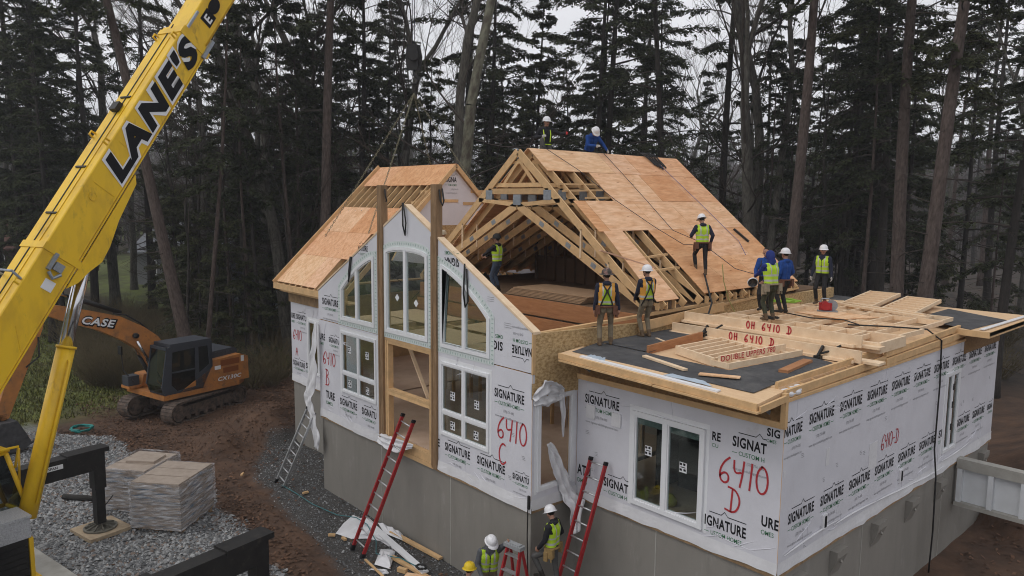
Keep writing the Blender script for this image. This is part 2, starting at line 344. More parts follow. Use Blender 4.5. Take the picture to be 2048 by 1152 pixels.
def skirt(mb, a, b, n, drop=.035, mi=7, seed=1):
    """the loose bottom edge of the wrap: a wavy folded strip hanging a little below the sill"""
    r = random.Random(seed); a = np.asarray(a, float); b = np.asarray(b, float); n = np.asarray(n, float); L_ = np.linalg.norm(b - a); k = max(6, int(L_ / .16))
    vs = []
    ph = [r.uniform(0, 6.3) for _ in range(4)]; dz = .02
    for i in range(k + 1):
        t = i / k; dz += r.uniform(-.018, .018); dz = min(max(dz, -.03), .05); w = math.sin(t * L_ * 3 + ph[0]) * .5 + math.sin(t * L_ * 9 + ph[1]) * .3 + r.uniform(-.35, .35)
        p = a + (b - a) * t
        vs += [p + n * .004 + Z * .16, p + n * (.006 + .006 * (w + .5)) + Z * .08, p + n * (.01 + .016 * max(0, w + .3)) + Z * .0, p + n * (.012 + .02 * max(0, w + .2)) - Z * (drop + dz)]
    fs = [(i * 4 + j, i * 4 + 4 + j, i * 4 + 5 + j, i * 4 + 1 + j) for i in range(k) for j in range(3)]
    mb.add(vs, [f[::-1] for f in fs], mi)

def folds(mb, o, u, v, n, L_, z0, z1, k, seed):
    """slack creases standing a few millimetres off the sheet"""
    r = random.Random(seed); o, u, v, n = [np.asarray(a, float) for a in (o, u, v, n)]
    for _ in range(k):
        a = r.uniform(.1, L_ - .5); z = r.uniform(z0, z1); ln = r.uniform(.25, .9); an = r.uniform(-.5, .5) if r.random() < .6 else r.uniform(1.2, 1.9); c, s_ = math.cos(an), math.sin(an)
        P = [o + u * min(max(a + c * ln * t_, .03), L_ - .03) + v * min(max(z + s_ * ln * t_ + .02 * math.sin(t_ * 5 + a), .03), z1 + .3) + n * .001 for t_ in np.linspace(0, 1, 7)]
        mb.tube(P, [.001, .005, .008, .009, .007, .004, .001], 6, 0)
# --- foundation
fp = [(-12.57, 1.27), (-8.27, 1.27), (-8.27, .04), (-.04, .04), (-.04, 1.27), (4.26, 1.27), (4.26, 11.72), (-12.57, 11.72)]
mb = MB(); m_ = len(fp)
for zz0, zz1, ins, mi in ((-2.6, -.1, 0, 0),):
    vs = [(p[0], p[1], zz0) for p in fp] + [(p[0], p[1], zz1) for p in fp]
    mb.add(vs, [(i, (i + 1) % m_, m_ + (i + 1) % m_, m_ + i) for i in range(m_)], 0)
for x in (-5.3, -2.55): mb.box(x - .012, x + .012, .034, .06, -2.6, -.1, 1)
for x in (1.95,): mb.box(x - .012, x + .012, 1.264, 1.29, -2.6, -.1, 1)
mb.box(-10.6, -10.58, 1.264, 1.29, -2.6, -.1, 1)
for y in (4.45, 8.6): mb.box(4.24, 4.266, y - .012, y + .012, -2.6, -.1, 1)
found = mb.build('foundation', [CONC, CONCL], house)
mb = MB()   # timber sill on top of the concrete
for (x0, y0), (x1, y1) in zip(fp[:7], fp[1:7] + fp[7:8]):
    mb.beam((x0, y0, -.05), (x1, y1, -.05), .09, .1)
    d = unit(np.array([x1 - x0, y1 - y0, 0])); 
mb.build('sill_plate', [LUMD], house)
for y in (1.9, 3.35, 5.05, 6.7, 8.3, 10.0, 11.2):   # wedge corbels cast on the long side
    c = MB(); y0, y1 = y - .2, y + .2
    c.add([(4.255, y0, -.75), (4.255, y1, -.75), (4.255, y0, -.24), (4.255, y1, -.24), (4.40, y0, -.24), (4.40, y1, -.24), (4.40, y0, -.36), (4.40, y1, -.36)],
          [(2, 4, 5, 3), (4, 6, 7, 5), (6, 0, 1, 7), (0, 6, 4, 2), (1, 3, 5, 7)])
    c.tube([(4.37, y - .02, -.46), (4.40, y - .02, -.44)], .03, 8)
    c.build('corbel', [CONC], house)

# --- lower walls
def wall(name, o, u, L_, z1, holes, label=None, prints=None, sk=None, seed=1, z0=0., thick=.14):
    mb = MB(); n = np.cross(u, Z)
    mb.ext([rect(0, L_, z0, z1)] + [rect(*h)[::-1] for h in holes], o, u, Z, n, thick, 0, side=5, back=5)
    if prints: prints(mb)
    if sk:
        skirt(mb, sk[0], sk[1], n, seed=seed)
        for z_a, z_b, k_ in ((.05, .35, int(L_ * 3)), (z1 - .45, z1 - .32, int(L_ * 1.5))): folds(mb, o, u, Z, n, L_, z_a, z_b, k_, seed + k_)
    w_ = mb.build(name, WM, house)
    if label: w_['label'] = label
    return w_
def pA(mb):
    logo(mb, V3(-12.2, 1.23, 1.98), X, Z, 1, 'SIGNATU'); logo(mb, V3(-12.56, 1.23, 1.98), X, Z, 1, 'URE')
    logo(mb, V3(-12.5, 1.23, .46), X, Z, .95); logo(mb, V3(-11.62, 1.23, .5), X, Z, 1, 'SI')
    spray(mb, '6410', V3(-12.46, 1.23, 1.3), X, Z, .33, .028, .5); spray(mb, 'A', V3(-12.3, 1.23, .78), X, Z, .34, .028)
    specks(mb, -12.4, -11.6, .3, 2.2, V3(0, 1.23, 0), X, Z, -Y, 5)
wall('wrapped_wall', V3(-12.59, 1.23, 0), X, 4.2, 2.5, [(1.17, 2.5, .38, 2.06)], 'narrow wrapped wall sprayed 6410 A', pA, (V3(-12.6, 1.23, 0), V3(-8.3, 1.23, 0)), 2)
def pB(mb):
    logo(mb, V3(-7.76, 0, 2.05), X, Z, .8, 'SIGNATU'); logo(mb, V3(-8.26, 0, 2.05), X, Z, 1, 'URE')
    logo(mb, V3(-7.98, 0, .51), X, Z, 1.2, 'TURE'); logo(mb, V3(-7.22, 0, .5), X, Z); logo(mb, V3(-6.13, 0, .48), X, Z, 1, 'SIGNATU')
    spray(mb, '6410', V3(-8.1, 0, 1.42), X, Z, .34, .03, .56); spray(mb, 'B', V3(-7.98, 0, .86), X, Z, .43, .03)
    specks(mb, -8.2, -5.4, .2, .7, V3(0, 0, 0), X, Z, -Y, 4)
wall('wrapped_wall', V3(-8.3, 0, 0), X, 3.05, 2.58, [(1.19, 2.87, .86, 2.44)], 'wrapped wall sprayed 6410 B', pB, (V3(-8.3, 0, 0), V3(-5.3, 0, 0)), 3)
def pC(mb):
    logo(mb, V3(-1.07, 0, 1.97), X, Z); logo(mb, V3(-2.98, 0, .47), X, Z, 1, 'E', small=False)
    for x in (-2.69, -1.6): logo(mb, V3(x, 0, .46), X, Z)
    logo(mb, V3(-.52, 0, .46), X, Z, .68, 'SIGNATU')
    spray(mb, '6410', V3(-.98, 0, 1.16), X, Z, .44, .034, .55); spray(mb, 'C', V3(-.93, 0, .64), X, Z, .44, .034)
    specks(mb, -1.1, -.1, .4, 2.2, V3(0, 0, 0), X, Z, -Y, 5)
wall('wrapped_wall', V3(-2.96, 0, 0), X, 2.955, 2.58, [(.12, 1.73, .78, 2.37)], 'wrapped wall sprayed 6410 C', pC, (V3(-2.96, 0, 0), V3(0.02, 0, 0)), 4)
def pD(mb):
    logo(mb, V3(.2, 1.23, 1.9), X, Z); logo(mb, V3(3.05, 1.23, 1.86), X, Z, .85, 'RE', small=False); logo(mb, V3(3.43, 1.23, 1.86), X, Z, 1.0, 'SIGNAT')
    logo(mb, V3(.72, 1.23, .38), X, Z, 1.0, 'SIGNAT'); logo(mb, V3(.03, 1.23, .42), X, Z, 1.2, 'ATU', small=False); logo(mb, V3(2.97, 1.23, .38), X, Z, 1.04, 'IGNATURE'); logo(mb, V3(4.0, 1.23, .7), X, Z, 1.0, 'URE', small=False)
    logo(mb, V3(4.02, 1.23, 2.17), X, Z, .75, 'SIG', small=False)
    spray(mb, '6410', V3(3.2, 1.23, 1.19), X, Z, .46, .034, .55); spray(mb, 'D', V3(3.38, 1.23, .73), X, Z, .42, .034)
    specks(mb, .2, 1.3, .5, 1.7, V3(0, 1.23, 0), X, Z, -Y, 3)
    for x, z in ((.36, 1.74), (1.0, 1.72)):      # two round vent boots on the wrap
        mb.box(x - .11, x + .11, 1.205, 1.226, z - .13, z + .13, 7); mb.lathe((x, 1.204, z), [(.09, 0), (.085, .03), (.05, .035), (.045, .01), (0, .01)], 16, (0, -1, 0), mi=7)
wall('wrapped_wall', V3(0.0, 1.23, 0), X, 4.294, 2.4, [(1.38, 2.93, .26, 2.0)], 'wrapped end wall sprayed 6410 D with the sliding door', pD, (V3(.05, 1.23, 0), V3(4.3, 1.23, 0)), 5)
def pS(mb):
    y = 1.23 + .77
    for i in range(9): logo(mb, V3(4.3, 2.03 + i * 1.082, 2.25 + i * .006), Y, Z)
    for i in range(6): logo(mb, V3(4.3, 1.5 + i * 1.083, .73), Y, Z)
    logo(mb, V3(4.3, 8.0, .76), Y, Z, 1, 'SI', small=False)
    logo(mb, V3(4.3, 9.1, .78), Y, Z); logo(mb, V3(4.3, 10.18, .78), Y, Z); logo(mb, V3(4.3, 11.26, .78), Y, Z, .8, 'SIGNA', small=False)
    logo(mb, V3(4.3, 1.24, 2.2), Y, Z, .93, 'NATURE')
    spray(mb, '6', V3(4.3, 4.95, 1.16), Y, Z, .3, .022); spray(mb, '410-D', V3(4.3, 5.1, 1.17), Y, Z, .28, .022, .5, sharp=True)
    specks(mb, 1.5, 8, 1.0, 1.9, V3(4.3, 0, 0), Y, Z, X, 8); specks(mb, 9.3, 11.5, 1.2, 1.9, V3(4.3, 0, 0), Y, Z, X, 4)
    for yy, z, a, b in ((2.75, 1.55, .12, .3), (4.6, 1.15, .35, .5), (1.3, 1.6, .06, .1)): mb.box(4.301, 4.306, yy - a / 2, yy + a / 2, z - b / 2, z + b / 2, 7)
    for yy, z in ((2.75, .42), (6.0, .42)): mb.box(4.30, 4.33, yy - .08, yy + .08, z - .13, z + .13, 7); mb.box(4.331, 4.336, yy - .02, yy + .05, z - .1, z + .1, 1)
    for k in range(5):   # long slack folds near the bottom of the sheet
        a = 1.4 + k * 1.7; mb.tube([(4.306 + .014, a + t * 1.9, .25 - .05 * k % .2 + .16 * math.sin(t * 2.2 + k) * .4) for t in np.linspace(0, 1, 9)], [.004, .012, .016, .018, .018, .016, .014, .01, .003], 6, 7)
wall('wrapped_wall', V3(4.3, 1.235, 0), Y, 10.5, 2.75, [(7.0, 7.82, .36, 2.14)], 'long wrapped side wall with rows of printed logos', pS, (V3(4.3, 1.23, 0), V3(4.3, 11.76, 0)), 6)
# rear and left walls (turned away from the photograph)
wall('rear_wall', V3(4.29, 11.76, 0), -X, 16.85, 2.5, [], None, None, None)
wall('rear_wall', V3(-12.6, 11.75, 0), -Y, 10.5, 2.5, [], None, None, None)

# --- short return wall of the front block with a framed corner window and torn plastic
mb = MB(); mb.ext([rect(0.006, 1.22, 0, 2.58), rect(.14, 1.12, .3, 2.12)[::-1]], V3(0, 0, 0), Y, Z, X, .14, 0, side=5, back=5)
skirt(mb, V3(0, 0, 0), V3(0, 1.23, 0), X, seed=9); mb.build('wrapped_wall', WM, house)
def window(name, o, u, x0, x1, z0, z1, n, mull=(), trans=(), frame_w=.06, proud=.03, stickers=(), label=None, slide=False, screens=False):
    mb = MB(); o, u, n = [np.asarray(a, float) for a in (o, u, n)]
    def bar(a0, a1, b0, b1, d0=-.05, d1=proud): mb.hexa([o + u * a + n * d + Z * b for b in (b0, b1) for a, d in ((a0, d1), (a1, d1), (a1, d0), (a0, d0))])
    f = frame_w
    bar(x0, x1, z0, z0 + f); bar(x0, x1, z1 - f, z1); bar(x0, x0 + f, z0 + f, z1 - f); bar(x1 - f, x1, z0 + f, z1 - f)
    for m in mull: bar(m - f * .55, m + f * .55, z0 + f, z1 - f, -.045, proud - .004)
    for t in trans: bar(x0 + f, x1 - f, t - f * .6, t + f * .6, -.04, proud - .008)
    xs = [x0 + f] + sorted(mull) + [x1 - f]; zs = [z0 + f] + sorted(trans) + [z1 - f]; g = f * .55
    for i in range(len(xs) - 1):         # sash frames inside each light
        for j in range(len(zs) - 1):
            a0, a1, b0, b1 = xs[i] + (g if i else 0), xs[i + 1] - (g if i < len(xs) - 2 else 0), zs[j] + (g if j else 0), zs[j + 1] - (g if j < len(zs) - 2 else 0)
            e = .028; 
            for q in ((a0, a1, b0, b0 + e), (a0, a1, b1 - e, b1), (a0, a0 + e, b0 + e, b1 - e), (a1 - e, a1, b0 + e, b1 - e)): bar(*q, -.03, proud - .018)
    bar(x0 - .07, x1 + .07, z1 + .001, z1 + .09, -.003, .003); bar(x0 - .07, x0 - .001, z0 - .05, z1, -.003, .003); bar(x1 + .001, x1 + .07, z0 - .05, z1, -.003, .003)
    w_ = mb.build(name, [WHITE], house)
    if label: w_['label'] = label
    p = MB(); p.hexa([o + u * a + n * d + Z * b for b in (z0 + f, z1 - f) for a, d in ((x0 + f, .0), (x1 - f, .0), (x1 - f, -.012), (x0 + f, -.012))]); p.build('pane', [GLASS], w_)
    for (a, b) in stickers:
        s = MB()
        def sq(a0, a1, b0, b1, d, mi): s.hexa([o + u * q + n * e + Z * r for r in (b0, b1) for q, e in ((a0, d + .002), (a1, d + .002), (a1, d), (a0, d))], mi)
        sq(a - .075, a + .075, b - .09, b + .09, .001, 0)
        for q, r in ((-.05, .055), (.02, .06), (-.05, -.045), (.03, -.04)): sq(a + q - .018, a + q + .028, b + r - .02, b + r + .02, .0035, 1)
        sq(a - .05, a + .05, b - .004, b + .012, .0035, 1)
        s.build('sticker', [WHITE, INK], w_)
    return w_
window('window', V3(0, 0, 0), X, -7.11, -5.43, .86, 2.44, -Y, (-6.27,), (1.37,), stickers=((-6.7, 2.0), (-5.85, 1.98), (-6.7, 1.12), (-5.85, 1.1)), label='four light white window in the wall sprayed B')
window('window', V3(0, 0, 0), X, -2.84, -1.23, .78, 2.37, -Y, (-2.05,), (1.29,), stickers=((-2.42, 1.68), (-1.62, 1.66), (-2.42, 1.04), (-1.64, 1.02)), label='four light white window in the wall sprayed C')
window('window', V3(0, 1.23, 0), X, -11.43, -10.1, .38, 2.06, -Y, (-10.75,), (), stickers=(), label='white window in the wall sprayed A')
window('sliding_door', V3(0, 1.23, 0), X, 1.38, 2.93, .26, 2.0, -Y, (2.13,), (), .08, .05, stickers=((1.75, 1.32), (2.5, 1.22)), label='white sliding glass door with two stickers')
sw = window('window', V3(4.3, 0, 0), Y, 8.23, 9.05, .36, 2.14, X, (8.62,), (), .06, .03, label='tall narrow window in the long side wall')
cw = window('window', V3(0, 0, 0), Y, .14, 1.12, .3, 2.12, X, (), (), .07, .03, label='unglazed white corner window with torn plastic')
for ch in list(cw.children): bpy.data.objects.remove(ch)
mb = MB()
for z in (.9, 1.4, 1.8): mb.box(4.32, 4.34, 8.6, 8.66, z - .07, z + .07)
mb.split('hinge', [BLK], sw)
# blinds behind the sliding door
mb = MB()
for a0, a1 in ((1.47, 2.07), (2.2, 2.84)):
    for k in range(7): mb.box(a0, a1, 1.255, 1.27, 1.76 + k * .022, 1.778 + k * .022)
mb.build('window_blind', [M('blind_slats', (.30, .34, .32), .6)], house)

# --- the framed doorway between the two posts
mb = MB()
mb.box(-5.05, -3.13, .0, .14, 0, .2); mb.box(-5.05, -3.13, -.01, .18, -.1, 0.0)
for x in (-5.05, -4.97, -3.27, -3.19): mb.box(x, x + .06, .003, .143, .2, 2.5)
mb.box(-4.91, -3.27, .0, .14, 1.22, 1.29); mb.box(-4.91, -3.27, -.003, .137, 1.292, 1.36); mb.box(-5.05, -3.13, .0, .14, 2.5, 2.58); mb.box(-4.91, -3.27, .002, .14, 2.43, 2.497)
mb.build('doorway_frame', [LUM], house)
mb = MB()
for x in (-3.95, -3.6): mb.box(x, x + .045, .5, .6, .2, 2.5)
mb.beam((-4.75, .45, 2.4), (-3.9, .45, 1.2), .03, .09, (0, 1, 0)); mb.beam((-3.75, .45, 1.1), (-3.4, .45, .4), .03, .08, (0, 1, 0))
mb.split('temporary_brace', [LUMW], house)
for x0, x1 in ((-5.24, -5.055), (-3.12, -2.935)):
    p = MB(); p.box(x0, x1, -.05, .12, -.05, 6.09); p.box(x0 - .004, x0 + .05, -.058, -.052, .0, 5.0)
    p.build('post', [M('post_wood%d' % int(-x0), (.30, .19, .105), .8, scale=4, stretch=(3, 3, .6), col2=(.17, .105, .055), bump=.15)], house)

# --- upper gable panels with arched windows
def archL(): return [(-7.11, 2.72), (-5.48, 2.72), (-5.48, 4.43)] + [(-5.48 - 1.63 * t, 4.46 - .42 * t - .52 * t * t) for t in np.linspace(.1, .99, 9)]
def archM(): return [(-5.0, 2.7), (-3.3, 2.7), (-3.3, 4.58)] + [(-4.15 + .85 * math.cos(t), 4.58 + .14 * math.sin(t)) for t in np.linspace(.3, math.pi - .3, 7)] + [(-5.0, 4.58)]
def archR(): return [(-2.83, 2.68), (-1.22, 2.68), (-1.22, 3.48)] + [(-2.83 + 1.61 * t, 4.44 - .42 * t - .52 * t * t) for t in np.linspace(.97, .05, 9)] + [(-2.83, 4.44)]
def inset(poly, d):
    P = [Vector(p) for p in poly]; k = len(P); out = []
    for i in range(k):
        a, b, c = P[i - 1], P[i], P[(i + 1) % k]; d1 = (b - a).normalized(); d2 = (c - b).normalized(); n1 = Vector((-d1.y, d1.x)); n2 = Vector((-d2.y, d2.x)); m = (n1 + n2)
        m = m / max(.35, m.length_squared) * 2 if m.length > 1e-6 else n1
        out.append(tuple(b + m * d))
    return out
def gable(outline, hole, label, prints, mull, rake):
    mb = MB(); mb.ext([outline, hole[::-1]], V3(0, -.0, 0), X, Z, -Y, .14, 0, side=5, back=5)
    if prints: prints(mb)
    g_ = mb.build('gable_panel', WM, house); g_['label'] = label
    b = MB(); b.ext([outline_cap for outline_cap in [rake]], V3(0, -.012, 0), X, Z, -Y, .17) if rake else None
    if rake: b.build('rake_board', [LUMW], g_)
    f = MB(); f.ext([hole, inset(hole, .075)[::-1]], V3(0, -.03, 0), X, Z, -Y, .09)
    f.ext([inset(hole, .08), inset(hole, .105)[::-1]], V3(0, -.015, 0), X, Z, -Y, .05)
    zt = max(p[1] for p in hole); 
    import bisect
    tops = [p for p in hole if p[1] > 3.3]
    if tops:
        srt = sorted(tops); 
        zt = np.interp(mull, [p[0] for p in srt], [p[1] for p in srt])
    f.box(mull - .05, mull + .05, -.026, .05, hole[0][1] + .07, zt - .03)
    w_ = f.build('arched_window', [WHITE], house); w_['label'] = 'arched white window in the ' + label
    p = MB(); p.ext([inset(hole, .07)], V3(0, .012, 0), X, Z, -Y, .01); p.build('pane', [GLASS], w_)
    t = MB(); outer = inset(hole, -.13)
    t.ext([outer, hole[::-1]], V3(0, -.006, 0), X, Z, -Y, .004, 0)
    per = outer + outer[:1]
    for a, b_ in zip(per[:-1], per[1:]):
        L_ = math.hypot(b_[0] - a[0], b_[1] - a[1])
        if L_ < .02: continue
        k = max(1, int(L_ / .085)); q = unit(np.array([b_[0] - a[0], 0, b_[1] - a[1]])); inn = V3(-q[2], 0, q[0])
        for i in range(k):
            c = V3(a[0], -.0085, a[1]) + q * (L_ * (i + .5) / k) + inn * .055; t.obox(c, q, inn, Y, .018, .05, .003, 1)
    t.build('flashing_tape', [MINT, TICK], w_)
    return g_
def gl(mb): logo(mb, V3(-8.08, 0, 3.02), X, Z); logo(mb, V3(-6.2, 0, 4.53), X, Z, .75, 'NATURE')
def gr(mb):
    logo(mb, V3(-2.2, 0, 4.58), -X, -Z, 1.0, 'SIGNA', small=False); logo(mb, V3(-.84, 0, 3.06), -X, -Z, 1, 'SIG', small=False); logo(mb, V3(-.02, 0, 3.06), -X, -Z, .92, 'NATURE')
    for x, z in ((-.8, 3.45), (-1.3, 3.9)):
        for k in range(3): mb.stroke([(x, z - k * .04), (x + .2, z - k * .04)], .008, V3(0, 0, 0), X, Z, -Y, 3)
def gm(mb):
    mb.box(-5.04, -5.0, -.004, .0, 4.45, 4.6, 1)
cl = lambda x: 5.62 - .549 * abs(x + 4.15)
gable([(-8.3, 2.6), (-5.25, 2.6), (-5.25, cl(-5.25)), (-8.3, cl(-8.3))], archL(), 'left gable panel', gl, -6.3, [(-8.33, cl(-8.3)), (-5.25, cl(-5.25)), (-5.25, cl(-5.25) + .045), (-8.33, cl(-8.3) + .045)])
gable([(-5.05, 2.6), (-3.13, 2.6), (-3.13, cl(-3.13)), (-4.15, 5.62), (-5.05, cl(-5.05))], archM(), 'peaked middle gable panel', gm, -4.17, [(-5.05, cl(-5.05)), (-4.15, 5.62), (-3.13, cl(-3.13)), (-3.13, cl(-3.13) + .05), (-4.15, 5.67), (-5.05, cl(-5.05) + .05)])
gable([(-2.93, 2.6), (0, 2.6), (0, 3.345), (-2.93, cl(-2.93))], archR(), 'right gable panel with upside down print', gr, -2.04, [(-2.93, cl(-2.93)), (.03, 3.33), (.03, 3.38), (-2.93, cl(-2.93) + .045)])
# diamond stickers on the middle arched window
mb = MB()
for x, z in ((-4.5, 3.55), (-3.75, 3.5)): mb.obox((x, .0, z), unit((1, 0, 1)), unit((-1, 0, 1)), Y, .12, .12, .004)
mb.split('sticker', [WHITE], house)
# lifting straps looped over the gable panels (black)
for pts in ([(-4.15, -.07, 5.7), (-4.17, -.05, 5.2), (-4.1, -.04, 4.98), (-4.05, -.05, 5.25), (-4.12, -.07, 5.7)], [(-6.55, -.02, 4.36), (-6.6, -.04, 4.0), (-6.62, -.04, 3.72), (-6.55, -.05, 3.9), (-6.5, -.02, 4.36)],
            [(-2.0, -.02, 4.5), (-2.0, -.05, 3.9), (-1.94, -.05, 3.62), (-1.85, -.05, 3.75), (-1.93, -.03, 4.4)], [(-5.02, .03, 6.0), (-5.0, .03, 5.85), (-4.98, .05, 5.75), (-5.02, .06, 5.72)], [(-2.92, .03, 5.98), (-2.88, .03, 5.75), (-2.83, .05, 5.65), (-2.8, .06, 5.75), (-2.9, .09, 6.0)]):
    s = MB(); s.tube([tuple(p) for p in pts], .018, 6); 
    t = s.build('lifting_strap', [BLK], None, True); tag(t, {-4.15: 'black strap looped over the peak of the middle gable panel', -6.55: 'black strap hanging on the left gable panel', -2.0: 'black strap hanging on the right sloping gable panel', -5.02: 'black strap end on top of the left post', -2.92: 'black strap end on top of the right post'}[pts[0][0]], 'strap', 'lifting straps on the front gable')

# --- great room inside: floors, back partition, ceiling framing
mb = MB(); mb.box(-8.2, -.15, .16, 11.6, .12, .2); mb.build('ground_floor', [FLOORP], house)
mb = MB(); mb.box(.02, 4.15, 1.4, 11.6, .12, .2); mb.box(-12.4, -8.32, 1.4, 11.6, .12, .2); mb.split('ground_floor', [FLOORP], house)
mb = MB(); mb.box(-8.15, -5.6, 4.6, 4.7, .2, 2.6); mb.box(-5.6, -.15, 4.9, 5.0, .2, 2.6)
for x in np.arange(-8.0, -.2, .406): mb.box(x, x + .04, 3.6, 3.7, .2, 2.55, 1)
mb.split('partition', [DRY, LUM], house)
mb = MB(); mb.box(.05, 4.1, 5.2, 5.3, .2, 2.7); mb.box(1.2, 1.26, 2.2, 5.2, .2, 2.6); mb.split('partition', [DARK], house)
mb = MB()
for y in (1.05, 2.1): mb.box(-8.15, -.14, y, y + .04, 2.38, 2.6)
for x in np.arange(-8.1, -.2, .61): mb.box(x, x + .04, .15, 3.2, 2.4, 2.58)
mb.split('ceiling_joist', [LUM], house)
mb = MB()
for x0, x1, y0, y1 in ((-8.1, -5.7, 1.7, 2.95), (-7.9, -6.2, .5, 1.6), (-5.2, -2.9, .55, 1.75), (-5.0, -3.0, 2.0, 3.1), (-2.6, -.5, .3, 1.5)): mb.box(x0, x1, y0, y1, 2.6, 2.615)
mb.split('ceiling_sheet', [PLYP], house)
mb = MB(); mb.box(-8.2, .0, 3.2, 3.245, 2.98, 3.38); mb.box(-8.2, -.1, 3.1, 3.14, 2.6, 2.95); mb.split('rim_beam', [LVL], house)
mb = MB(); mb.box(-8.2, -.1, 3.25, 11.6, 3.35, 3.385); mb.build('loft_floor', [M('shade_dark_floor', (.17, .105, .06), .8, scale=3, col2=(.09, .055, .032))], house)  # floor colour darkened: the loft's shade is painted into the wood
mb = MB(); mb.box(-6.9, -1.4, 6.6, 6.7, 3.385, 4.1)
for x in np.arange(-6.8, -1.5, .406): mb.box(x, x + .04, 6.5, 6.59, 3.385, 4.6)
mb.build('loft_partition', [M('shade_dark_studs', (.12, .07, .04), .85)], house)  # wood kept dark so its colour carries the gloom inside the loft
mb = MB()
mb.box(-1.6, -.02, .2, .24, 2.62, 2.72); mb.beam((-1.2, .3, 2.7), (-.2, 2.6, 2.7), .04, .09); mb.beam((-.05, .7, 2.7), (-1.4, 2.4, 2.7), .04, .09); mb.beam((-.3, .5, 2.7), (-.3, 3.1, 2.7), .04, .09); mb.beam((-2.4, .4, 2.7), (-1.0, 3.0, 2.7), .04, .09)
mb.split('loose_framing', [LUMW], house)
# kneewall / rear gable in the loft
mb = MB(); mb.ext([[(-8.3, 3.38), (0, 3.38), (0, 3.6), (-4.15, 7.0), (-8.3, 3.6)]], V3(0, 9.75, 0), X, Z, -Y, .12); mb.build('rear_gable', [M('shade_dark_gable', (.16, .10, .055), .85, scale=14)], house)  # board tone lowered to paint in the shade at the back of the loft
# long strand-board wall above the right-hand roof
mb = MB(); mb.ext([[(0.06, 2.4), (12, 2.4), (12, 3.35), (5.75, 3.36), (5.75, 3.3), (5.72, 2.97), (4.55, 2.97), (4.5, 3.18), (0.06, 3.34)]], V3(.012, 0, 0), Y, Z, X, .1, 0); mb.box(-.02, .018, -.012, .055, 2.58, 3.36, 1)
mb.ext([rect(.0, 1.3, 2.1, 2.41)], V3(.008, 0, 0), Y, Z, X, .03, 0)
mb.build('strand_board_wall', [OSB, LUM], house)
mb = MB(); mb.beam((.07, 3.0, 3.16), (.07, 6.15, 3.32), .045, .2); mb.beam((.02, 5.72, 3.34), (.02, 9.8, 3.5), .09, .05); mb.beam((-.12, .1, 3.3), (-.12, 9.8, 3.45), .09, .06)
mb.split('top_plate', [LUM], house)

# --- main roof: trusses and sheathing
SL = 3.45 / 4.15
def truss():
    t = MB(); ya = 0
    ch = lambda x0, z0, x1, z1, h=.14, w=.042, dy=0: t.beam((x0, dy, z0), (x1, dy, z1), w, h, (0, 0, 1), 0)
    for s in (-1, 1):
        f = lambda x: -4.15 + s * x
        ch(f(.02), 6.97, f(4.2), 3.495, .18)                   # outer chord
        ch(f(.02), 5.66, f(4.05), 3.56, .19, .042, .0)   # inner scissor chord
        ch(f(1.5), 5.78, f(.02), 5.66, .1)                # from tie end to centre
        for x in (2.2, 3.05): zt_, zb_ = 7.02 - SL * x - .06, 5.68 - .523 * x + .06; t.box(f(x) - .02, f(x) + .02, -.04, -.022, zb_ - .12, zt_ - .03, 1); ch(f(x), zb_, f(x) + .001, zt_, .04)
        t.box(f(1.08) - .13, f(1.08) + .13, -.026, -.022, 5.79, 6.03, 2); t.box(f(1.08) - .13, f(1.08) + .13, .022, .026, 5.79, 6.03, 2)
        for x in (.9, 1.8, 2.6): t.obox((f(x), -.024, 5.68 - .523 * x), unit((s, 0, -.523)), Y, unit((s * .523, 0, 1)), .16, .004, .11, 2)
    ch(-5.26, 6.0, -3.04, 6.0, .14); ch(-5.06, 6.16, -3.24, 6.16, .1, .04, .045)
    t.box(-4.29, -4.01, -.026, -.022, 5.66, 5.92, 2); t.box(-4.29, -4.01, .022, .026, 5.66, 5.92, 2)
    ch(-4.7, 6.2, -4.15, 6.78, .08, .04, .05); ch(-3.6, 6.2, -4.15, 6.78, .08, .04, .05)
    ch(-4.45, 6.72, -3.85, 6.72, .07, .04, .05)
    return t
tr = truss().build('roof_truss', [LUM, LUMW, STEEL], house); tr.location = (0, 3.35, 0)
for k in range(1, 11):
    c = copy_tree(tr, house); c.location = (0, 3.35 + k * .63 + (-.12 if k == 1 else 0), 0)
def roofpt(x, y, lift=0): return V3(x, y, 7.1 - SL * abs(x + 4.15) + lift)
def sheet(mb, xa, xb, ya, yb, t=.016, pts=None, lift=.075):
    """plywood sheet on the right slope between roof lines xa (upper) and xb (lower)"""
    q = pts or [(xa, ya), (xb, ya), (xb, yb), (xa, yb)]; n = V3(SL, 0, 1) / math.hypot(SL, 1) * (1 if q[0][0] > -4.15 or q[1][0] > -4.15 else 1)
    if min(a for a, _ in q) < -4.16: n = V3(-SL, 0, 1) / math.hypot(SL, 1)
    lo = [roofpt(a, b, lift - .075) for a, b in q]; hi = [p + n * t for p in lo]
    if np.cross(lo[1] - lo[0], lo[2] - lo[0]) @ n < 0: lo, hi = lo[::-1], hi[::-1]
    mb.hexa(lo + hi)
g = .006; mb = MB()
rows = [(-4.12, -3.42, [3.66, 6.22, 7.31, 8.43, 9.87]), (-3.42, -2.55, [5.15, 7.17, 8.53, 9.87]), (-2.55, -1.70, [3.67, 4.07, 5.88, 7.39, 9.87])]
for xa, xb, ys in rows:
    for a, b in zip(ys[:-1], ys[1:]): sheet(mb, xa + .005, xb - .006, a + .006, b - .006, lift=.075 + random.uniform(0, .003))
